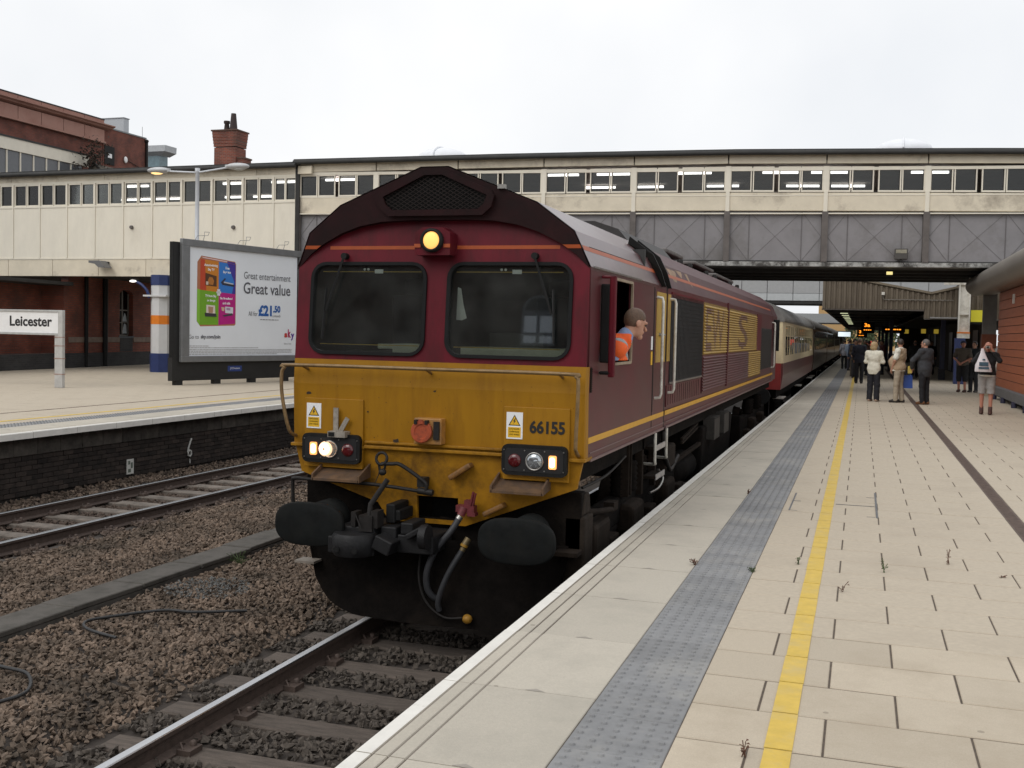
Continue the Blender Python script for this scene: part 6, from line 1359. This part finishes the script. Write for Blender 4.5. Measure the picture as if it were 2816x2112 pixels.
def hand(w, e, sz=1.0, curl=.6, side=1):
    """palm, four bent fingers and a thumb continuing a forearm e -> w"""
    w, e = np.array(w, float), np.array(e, float); d = (w-e)/np.linalg.norm(w-e)
    up = np.array([0,0,1.]) if abs(d[2]) < .8 else np.array([0,1.,0]); sd_ = np.cross(d, up); sd_ /= np.linalg.norm(sd_); n = np.cross(sd_, d)
    out = [cap(w, w+d*.075*sz, .024*sz, .031*sz), cap(w+sd_*.018*sz+d*.03*sz, w+sd_*.020*sz+d*.08*sz, .020*sz), cap(w-sd_*.018*sz+d*.03*sz, w-sd_*.020*sz+d*.08*sz, .020*sz)]
    for i, L in enumerate((.062,.078,.082,.07)):
        b = w+d*.085*sz+sd_*(i-1.5)*.0175*sz; m_ = b+(d*math.cos(curl*.5)-n*math.sin(curl*.5))*L*.5*sz; t = m_+(d*math.cos(curl*1.5)-n*math.sin(curl*1.5))*L*.5*sz
        out += [cap(b, m_, .0105*sz, .010*sz), cap(m_, t, .010*sz, .0085*sz)]
    tb = w+d*.03*sz+side*sd_*.032*sz; out += [cap(tb, tb+d*.03*sz+side*sd_*.022*sz, .013*sz, .011*sz), cap(tb+d*.03*sz+side*sd_*.022*sz, tb+d*.058*sz+side*sd_*.02*sz, .011*sz, .009*sz)]
    return out
def person(loc, rz, H, label, armL, armR, top, low, hair, shoe, h=.0125, head=(0,0), belly=0., group=None, foot=(.0,.0), lean=0., skin=None, vest=None, low_len=None, eyes=False, cap_mat=None, bald=False, stride=0., width=1.0, hem=.86, kind='m', sock=None):
    s = H/1.75; skin = skin or m_skin
    t = thing('person', label, 'person', loc, group, rz=rz); ORG[t.name] = (0,0,0)
    A = lambda *p: np.array(p, float)*s
    fL, fR = A(-.10,foot[0]+stride,0), A(.10,foot[1]-stride,0)
    kL, kR = A(-.10,.02+foot[0]*.4+stride*.55,.49), A(.10,.02+foot[1]*.4-stride*.4,.49); hL, hR = A(-.092,0,.92), A(.092,0,.92)
    pel, wst, chs, nk = A(0,0,.97), A(0,.01+belly*.3,1.10), A(0,-.01+lean*.5,1.30), A(0,-.02+lean,1.47)
    sL, sR = A(-.180*width,-.015+lean*.8,1.415), A(.180*width,-.015+lean*.8,1.415)
    eL, wL_ = np.array(armL[0])*s, np.array(armL[1])*s; eR, wR_ = np.array(armR[0])*s, np.array(armR[1])*s
    HM = rotz(head[0])@rotx(head[1]); hc = A(0,.0+lean,1.625)
    HP = lambda *p: hc+HM@(np.array(p, float)*s)
    headp = [ell(HP(0,-.005,.02), A(.076,.097,.098), HM), ell(HP(0,.030,-.045), A(.056,.062,.068), HM), cap(HP(0,.098,.0), HP(0,.113,-.028), .010*s, .015*s), cap(HP(0,.078,-.095), HP(0,.07,-.088), .026*s), cap(HP(-.022,.083,-.058), HP(.022,.083,-.058), .012*s),
             ell(HP(-.078,-.008,-.01), A(.012,.022,.034), HM), ell(HP(.078,-.008,-.01), A(.012,.022,.034), HM), cap(HP(-.04,.083,.022), HP(.04,.083,.022), .014*s)]
    legs = lambda f=0: [cap(hL, kL, .082*s+f, .056*s+f), cap(kL, fL+A(0,0,.09), .052*s+f, .036*s+f), cap(hR, kR, .082*s+f, .056*s+f), cap(kR, fR+A(0,0,.09), .052*s+f, .036*s+f)]
    tor = lambda f=0: [ell(pel, A(.165*width,.115,.13)+f), ell(wst+A(0,belly*.7,0), A(.148*width+belly*.3,.105+belly,.17)+f), ell(chs, A(.172*width,.118,.19)+f), cap(sL, sR, .062*s+f), cap(chs+A(0,0,.1), nk, .085*s+f, .055*s+f)]
    arms = lambda f=0: [cap(sL, eL, .050*s+f, .041*s+f), cap(eL, wL_, .040*s+f, .027*s+f), cap(sR, eR, .050*s+f, .041*s+f), cap(eR, wR_, .040*s+f, .027*s+f)]
    feet = [cap(fL+A(0,-.035,.045), fL+A(0,.13,.035), .038*s, .034*s), cap(fR+A(0,-.035,.045), fR+A(0,.13,.035), .038*s, .034*s)]
    body = headp+[cap(nk-A(0,0,.03), hc-A(0,.01,.06), .054*s, .05*s)]+tor()+arms()+legs()+feet+hand(wL_, eL, s, side=1)+hand(wR_, eR, s, side=-1)
    layer('body', body, skin, t, h, .018)
    # hair
    if not bald:
        if kind == 'f': hp_ = [ell(HP(0,-.02,.025), A(.100,.115,.115), HM), ell(HP(0,-.045,-.05), A(.105,.085,.09), HM)]; hcut = lambda P: (( (P-hc)@HM )[...,1]-.055*s-((P-hc)@HM)[...,2]*.15)
        else: hp_ = [ell(HP(0,-.010,.026), A(.083,.103,.102), HM)]; hcut = lambda P: np.maximum(((P-hc)@HM)[...,1]*1.0-.045*s-((P-hc)@HM)[...,2]*.35, -((P-hc)@HM)[...,2]-.045*s)
    else: hp_ = [ell(HP(0,-.010,.015), A(.0825,.102,.100), HM)]; hcut = lambda P: np.maximum(np.maximum(((P-hc)@HM)[...,1]-.02*s, ((P-hc)@HM)[...,2]-.045*s), -((P-hc)@HM)[...,2]-.05*s)
    layer('hair', hp_, hair, t, h, .02, hcut, .0015)
    if cap_mat:
        layer('cap', [ell(HP(0,-.005,.045), A(.094,.112,.088), HM), cap(HP(-.05,.10,.05), HP(.05,.10,.05), .014*s), cap(HP(-.04,.15,.045), HP(.04,.15,.045), .012*s)], cap_mat, t, h, .02, lambda P: -(((P-hc)@HM)[...,2]-.035*s))
    # lower garment
    ll = (low_len if low_len is not None else .045)*s; fl = .014+(.012 if low_len else .0)
    wide = .012 if kind == 'f' else .0
    tp = [ell(pel, A(.165*width,.115+belly*.4,.13)+.014), cap(hL, kL, .084*s+fl, .060*s+fl+wide), cap(kL, fL+A(0,-.01,.07), .058*s+fl+wide, .052*s+fl+wide), cap(hR, kR, .084*s+fl, .060*s+fl+wide), cap(kR, fR+A(0,-.01,.07), .058*s+fl+wide, .052*s+fl+wide)]
    layer('shorts' if low_len else 'trousers', tp, low, t, h, .025, lambda P: np.maximum(ll-P[...,2], P[...,2]-1.06*s), .0022)
    # upper garment
    mat, sleeve, tname = top; f = .016 if sleeve != 'jacket' else .028
    ap = tor(f)
    if sleeve in ('long','jacket'): ap += arms(f-.002)
    else: ap += [cap(sL, sL+(eL-sL)*.72, .056*s+f, .058*s+f), cap(sR, sR+(eR-sR)*.72, .056*s+f, .058*s+f)]
    ap += [ell(pel+A(0,belly*.5,-.02), A(.165*width+f,.122+f+belly*.75,.30))]
    nkz = 1.515*s
    def cl(P):
        z = P[...,2]; q = np.maximum(hem*s-z, z-nkz)
        near = np.minimum(np.linalg.norm(P-wL_, axis=-1), np.linalg.norm(P-wR_, axis=-1))
        return np.where((np.abs(P[...,0]) > .21*s) | (z > 1.2*s), np.minimum(q, .2), q) if False else q
    hemf = cl
    if sleeve in ('long','jacket'):
        hz = min(hem*s, wL_[2]-.06, wR_[2]-.06); hemf = cl
        if hz < hem*s:   # hands hang below the hem: clip torso and sleeves apart
            layer('sleeve', arms(f-.002)[:2], mat, t, h, .03, None, .002); layer('sleeve', arms(f-.002)[2:], mat, t, h, .03, None, .002); ap = [p for p in ap if not any(p[0] == 'c' and np.allclose(p[1], q[1]) and np.allclose(p[2], q[2]) for q in arms(f-.002))]
    layer(tname, ap, mat, t, h, .035, hemf, .003)
    if vest:
        vp = tor(.034)+[ell(pel+A(0,belly*.5,.0), A(.19*width,.15+belly*.8,.17))]
        layer('waistcoat', vp, vest, t, h, .035, lambda P: np.maximum.reduce([.86*s-P[...,2], P[...,2]-1.49*s, np.abs(P[...,0])-.188*s*width]), .0035)
    for q in (fL, fR):
        layer('shoe', [cap(q+A(0,-.045,.045), q+A(0,.06,.050), .047*s, .046*s), cap(q+A(0,.06,.040), q+A(0,.145,.032), .046*s, .036*s), cap(q+A(0,-.03,.07), q+A(0,-.02,.11), .045*s, .043*s)], shoe, t, h*.9, .02, lambda P: np.maximum(-P[...,2], P[...,2]-(.155 if sock else .10)*s))
    if sock:
        for q in (fL, fR): layer('sock', [cap(q+A(0,0,.10), q+A(0,0,.22), .050*s, .046*s)], sock, t, h*.9, .02, lambda P: P[...,2]-.20*s)
    if eyes:
        for e in (-.03,.03): MB().ball(tuple(HP(e,.089,.005)), .010*s, 8, 5).build('eye', M('eye_dark', (.03,.025,.02), .2), t, o=(0,0,0))
    return t
hr_blonde = M('hair_blonde', (.36,.25,.13), .6, var=.3, scale=60, stretch=(1,1,.2)); hr_dark = M('hair_dark', (.035,.024,.018), .55, var=.3, scale=60); hr_grey = M('hair_grey', (.12,.105,.095), .6, var=.3, scale=60); hr_brown = M('hair_brown', (.105,.060,.036), .55, var=.35, scale=70, bump=.4, bscale=300)
sh_brown = M('shoe_brown', (.16,.065,.025), .6, var=.2); sh_dark = M('shoe_dark', (.025,.02,.018), .5, var=.2); sh_pale = M('shoe_pale', (.36,.25,.19), .6, var=.15); sh_boot = M('boot_brown', (.075,.034,.026), .7, var=.25)
hang = lambda s, f=.02: ((s*.235,-.03,1.14), (s*.245,.04+f,.88))
person((3.77,23.63,PZ), R(-22), 1.665, 'woman with blonde bobbed hair in a cream cardigan and dark trousers', ((-.25,.02,1.16),(-.02,.19,1.17)), ((.25,.06,1.17),(.0,.21,1.15)), (cloth('cream', (.66,.63,.53)), 'long', 'cardigan'), cloth('navy_black', (.012,.012,.018)), hr_blonde, sh_pale, head=(R(-15),0), kind='f', hem=.80, width=1.05, foot=(.0,.03))
vm_ = person((4.44,23.50,PZ), R(68), 1.77, 'stout man in a tan waistcoat over a white short sleeved shirt, hand in his pocket', ((-.25,.04,1.15),(-.16,.14,.93)), hang(1), (cloth('white', (.70,.68,.60)), 'short', 'shirt'), cloth('beige', (.37,.31,.235)), hr_dark, sh_dark, head=(R(-50),R(-4)), belly=.075, vest=cloth('tan', (.40,.29,.19)), width=1.08, foot=(.05,-.05))
dm_ = person((5.08,23.0,PZ), R(52), 1.77, 'man in a dark grey jacket and black trousers holding something yellow at his hip', ((-.27,.20,1.17),(-.16,.30,.98)), ((.25,.0,1.14),(.14,.16,1.0)), (cloth('charcoal', (.040,.042,.048)), 'jacket', 'jacket'), cloth('black', (.010,.010,.013)), hr_grey, sh_brown, head=(R(12),R(3)), belly=.03, width=1.06, hem=.74, lean=.02)
person((6.74,31.73,PZ), R(158), 1.77, 'man in a blue cap and dark shirt with three quarter trousers by the column', ((-.27,.02,1.15),(-.10,.17,1.03)), ((.27,.02,1.15),(.10,.17,1.03)), (cloth('olive', (.095,.080,.065)), 'short', 'shirt'), cloth('black2', (.010,.010,.012)), hr_dark, sh_boot, h=.014, head=(R(35),R(10)), cap_mat=cloth('cap_blue', (.035,.045,.10)), low_len=.36, eyes=True, width=1.08, hem=.90, skin=m_skin2)
person((7.12,31.9,PZ), R(150), 1.75, 'dark clothed man half hidden behind the photographer in shorts', hang(-1), ((.26,.06,1.16),(.12,.2,1.10)), (cloth('dark_teal', (.022,.028,.032)), 'long', 'jumper'), cloth('dark_grey', (.025,.027,.032)), hr_dark, sh_dark, h=.016, eyes=True)
cmn = person((6.28,19.73,PZ), R(172), 1.73, 'bald man in a black top and grey shorts taking a photograph', ((-.27,.12,1.30),(-.075,.19,1.60)), ((.30,.10,1.27),(.085,.19,1.58)), (cloth('black_top', (.012,.012,.014)), 'long', 'jumper'), cloth('grey_shorts', (.30,.285,.275)), hr_grey, sh_boot, head=(0,R(-3)), bald=True, low_len=.50, eyes=True, stride=.05, width=1.06, hem=.93, skin=m_skin2, sock=cloth('sock', (.09,.05,.045)))
layer('shirt_tail', [ell((0,0,.93), (.198,.150,.05))], cloth('white', (.70,.68,.60)), cmn, .0125, .02, lambda P: np.maximum(.905-P[...,2], P[...,2]-.95))
cxm, cym = 6.28, 19.73
def near(base, dx, dy, dz, rz): c, s = math.cos(rz), math.sin(rz); return (base[0]+c*dx-s*dy, base[1]+s*dx+c*dy, base[2]+dz)
q = near((cxm,cym,PZ), .0, .265, 1.60, R(172)); t = thing('compact_camera', 'small silver compact camera held up to his face by the man in shorts', 'camera', q)
MB().box(q[0]-.05,q[0]+.05,q[1]-.012,q[1]+.012,q[2]-.03,q[2]+.03).build('camera_body', m_bare, t, bevel=.004); MB().lathe([(.022,0),(.022,-.025),(.016,-.03)], (q[0],q[1]-.012,q[2]), 'y', 14).build('lens', m_blk, t)
# white carrier bag hanging from his left hand
bx, by, bz = near((cxm,cym,PZ), .09, .275, 0, R(172)); bx -= .02
t = thing('carrier_bag', 'white plastic carrier bag with blue print held by the man in shorts', 'bag', (bx,by,PZ+1.02))
mb = MB(); n_ = 20; vs = []
prof = [(1.02,.185,.07),(1.06,.190,.085),(1.18,.165,.085),(1.30,.115,.06),(1.40,.075,.04),(1.48,.045,.025),(1.57,.028,.02)]
for (z, rx, ry) in prof:
    for j in range(n_):
        a = 2*math.pi*j/n_; e = .75; c, s_ = math.cos(a), math.sin(a); vs.append((bx+.03*(1.57-z)/.5+rx*abs(c)**e*np.sign(c)*(1+.05*math.sin(7*a+z*20)), by+ry*abs(s_)**e*np.sign(s_)*(1+.12*math.sin(5*a+z*15)), PZ+z))
mb.add(vs, [(k*n_+j, k*n_+(j+1)%n_, (k+1)*n_+(j+1)%n_, (k+1)*n_+j) for k in range(len(prof)-1) for j in range(n_)], 0, True); mb.add(vs[:n_], [tuple(range(n_))])
bag = mb.build('bag_skin', M('bag_plastic', (.72,.68,.71), .35, var=.05, scale=8), t)
mb = MB()
mb.box(bx-.07,bx+.13,by-.100,by-.094,PZ+1.16,PZ+1.25).box(bx-.08,bx+.15,by-.103,by-.097,PZ+1.085,PZ+1.135).box(bx-.0,bx+.06,by-.09,by-.084,PZ+1.29,PZ+1.325)
mb.build('bag_print', M('bag_ink', (.045,.09,.13), .5, var=.6, scale=40), t)
# blue bag behind the man in the waistcoat, yellow leaflet of the man in the jacket
q = near((4.44,23.5,PZ), .27, .05, .40, R(68)); t = thing('carrier_bag', 'blue carrier bag hanging beside the leg of the man in the tan waistcoat', 'bag', (4.68,23.72,PZ+.40)); x, y, z = t.location
MB().add([(x-.13,y-.05,z),(x+.13,y-.05,z),(x+.13,y+.05,z),(x-.13,y+.05,z),(x-.12,y-.03,z+.36),(x+.11,y-.03,z+.36),(x+.11,y+.03,z+.36),(x-.12,y+.03,z+.36)], [(0,3,2,1),(0,1,5,4),(1,2,6,5),(2,3,7,6),(3,0,4,7),(4,5,6,7)]).build('bag_skin', M('bag_blue', (.02,.07,.32), .4, var=.2), t)
MB().tube([(x-.08,y,z+.36),(x,y,z+.50),(x+.08,y,z+.36)], .008, 5).build('bag_handle', MATS['bag_blue'], t)
q = near((5.08,23.0,PZ), -.17, .36, .93, R(52)); MB().obox(q, ((1,.3,0),(0,1,0),(0,0,1)), (.055,.02,.10)).build('leaflet', M('leaflet_yellow', (.60,.45,.10), .6), None, 'folded yellow leaflet in the hand of the man in the dark jacket', 'leaflet', o=q)
# passengers farther off under the canopy
CROWD = [(5.84,45.9,R(-8),1.76,'balding man in a dark suit seen from behind under the canopy edge',(.020,.020,.024),(.014,.014,.016),1),
 (2.35,68,R(5),1.72,'person in grey and black beside the train, farthest left of the crowd',(.30,.30,.34),(.010,.010,.012),0),
 (2.75,64,R(-30),1.74,'person in a pale blue shirt in the distant crowd near the train',(.30,.36,.46),(.06,.06,.08),0),
 (2.55,74,R(160),1.70,'person in a white shirt deep in the crowd near the platform edge',(.55,.54,.52),(.03,.03,.04),0),
 (3.05,56,R(20),1.78,'person in a blue checked jacket with bare legs in the crowd left of the woman',(.05,.07,.12),(.11,.09,.07),0),
 (3.35,47,R(-10),1.78,'tall person in a dark navy coat just left of the blonde woman',(.018,.020,.034),(.014,.014,.018),0),
 (3.15,52,R(170),1.72,'person in brown looking back towards the train in the crowd',(.09,.065,.045),(.03,.03,.035),0),
 (3.85,60,R(30),1.70,'person in a dull pink top behind the blonde woman',(.19,.11,.09),(.02,.02,.025),0),
 (4.10,50,R(-60),1.76,'person in a grey patterned shirt between the woman and the man in the waistcoat',(.13,.125,.12),(.03,.03,.04),0),
 (3.70,66,R(90),1.75,'person in green deep under the canopy behind the crowd',(.06,.085,.05),(.02,.02,.02),0),
 (4.55,57,R(120),1.74,'person in maroon deep under the canopy',(.09,.025,.025),(.02,.02,.025),0),
 (6.9,52,R(180),1.75,'person in dark clothes in the shade, right of the jacketed man',(.022,.022,.025),(.015,.015,.018),0)]
for i, (x, y, rz, H, lb, c1, c2, bd_) in enumerate(CROWD):
    if 0 < i < 11:
        y2 = {1:58,2:55,3:62,4:45,5:36.5,6:43,7:47,8:39.5,9:54,10:49}[i]; x = 3.41+(x-3.41)*(y2+7.88)/(y+7.88); y = y2
    person((x,y,PZ), rz, H, lb, ((-.245,-.03,1.14),(-.22,.10,.93)), ((.245,-.02,1.15),(.15,.18,1.05)), (cloth('crowd_top%d' % i, c1), 'jacket' if i % 2 == 0 else 'long', 'coat' if i % 2 == 0 else 'jumper'), cloth('crowd_low%d' % i, c2), (hr_grey, hr_dark, hr_brown)[i % 3], sh_dark, h=.022, bald=bool(bd_), group='passengers waiting under the canopy', width=1.04, hem=.80)
# driver leaning from the cab window, looking back along the train
def driver():
    t = thing('person', 'train driver in an orange safety vest leaning out of the cab window', 'person', (1.2,1.5,1.6)); ORG[t.name] = tuple(t.location); o = np.array(t.location)
    hc = np.array(DRV)-o; HM = rotz(R(-48))@rotx(R(-16)); HP = lambda *p: hc+HM@(np.array(p, float)*1.06)
    hd = [ell(HP(0,-.005,.02), (.076,.097,.098), HM), ell(HP(0,.030,-.045), (.058,.062,.068), HM), cap(HP(0,.098,.0), HP(0,.118,-.028), .010, .015), cap(HP(0,.078,-.098), HP(0,.07,-.09), .027), cap(HP(-.022,.085,-.058), HP(.022,.085,-.058), .011), ell(HP(-.078,-.008,-.01), (.012,.022,.034), HM), ell(HP(.078,-.008,-.01), (.012,.022,.034), HM), cap(HP(-.04,.084,.022), HP(.04,.084,.022), .013)]
    nk = hc+np.array([-.08,-.06,-.135]); ch = nk+np.array([-.13,-.03,-.19]); sL = nk+np.array([-.14,.16,-.09]); sR = nk+np.array([-.02,-.18,-.09]); wst = ch+np.array([-.12,.0,-.35]); pel = wst+np.array([-.03,0,-.2])
    eL, hL_ = sL+np.array([-.10,.06,-.26]), sL+np.array([-.02,-.12,-.30]); eR, hR_ = sR+np.array([-.16,-.06,-.28]), sR+np.array([-.10,.10,-.33])
    tor = lambda f: [ell(ch, (.125+f,.19+f,.2+f)), cap(sL, sR, .062+f), cap(ch, wst, .14+f, .13+f), cap(wst, pel, .13+f), cap(ch+np.array([.06,.01,.12]), nk, .09+f, .06+f)]
    sill = lambda P: -np.maximum(P[...,2]+o[2]-2.385, 1.27-P[...,0]-o[0])
    layer('body', hd+[cap(nk, hc+HM@np.array([0,-.02,-.06]), .058, .054)]+tor(0)+[cap(sL, eL, .05, .042), cap(eL, hL_, .04, .028), cap(sR, eR, .05, .042), cap(eR, hR_, .04, .028), cap(pel, pel+np.array([-.05,.1,-.12]), .09), cap(pel, pel+np.array([-.05,-.1,-.12]), .09)]+hand(hL_, eL)+hand(hR_, eR, side=-1), m_skin, t, .008, .016, sill)
    hq = lambda P: np.maximum.reduce([((P-hc)@HM)[...,1]-.040-((P-hc)@HM)[...,2]*.40, -((P-hc)@HM)[...,2]-.030-.055*np.clip(-((P-hc)@HM)[...,1]/.08,0,1), np.where(((P-hc)@HM)[...,2] < .03, ((P-hc)@HM)[...,1]-.005, -1)])
    layer('hair', [ell(HP(0,-.010,.028), (.083,.104,.103), HM)], hr_brown, t, .007, .02, hq, .0012)
    layer('shirt', tor(.010)+[cap(sL, eL, .062, .056), cap(sR, eR, .062, .056), cap(eL, eL+(hL_-eL)*.6, .054, .046), cap(eR, eR+(hR_-eR)*.6, .054, .046), cap(nk-np.array([0,0,.02]), nk+np.array([.012,.01,.03]), .068, .066)], cloth('shirt_blue', (.24,.32,.52)), t, .009, .02, sill, .0015)
    m_hv = M('hi_vis_orange', (.85,.12,.012), .6, var=.08, scale=20)
    dn = np.array([0.35,.55,-.75]); dn /= np.linalg.norm(dn)
    vt = tor(.030); cut = lambda P: np.maximum.reduce([P[...,2]-(nk[2]+.04), -P[...,2]+wst[2]-.1, sill(P), .080-np.linalg.norm(P-(nk+np.array([.05,.04,.0])), axis=-1)])
    def band(P): return np.abs((P-ch)[...,2]*.80+(P-ch)[...,1]*.6-.03)-.027
    layer('safety_vest', vt, m_hv, t, .009, .025, cut, .0015)
    layer('reflective_band', tor(.034), M('reflective_grey', (.30,.32,.33), .35, var=.1), t, .009, .025, lambda P: np.maximum(cut(P), band(P)))
    for e in (-.03,.03): MB().ball(tuple(HP(e,.090,.005)+o), .010, 8, 5).build('eye', M('eye_dark', (.03,.025,.02), .2), t)
DRV = (1.51, 1.42, 2.715)
driver()
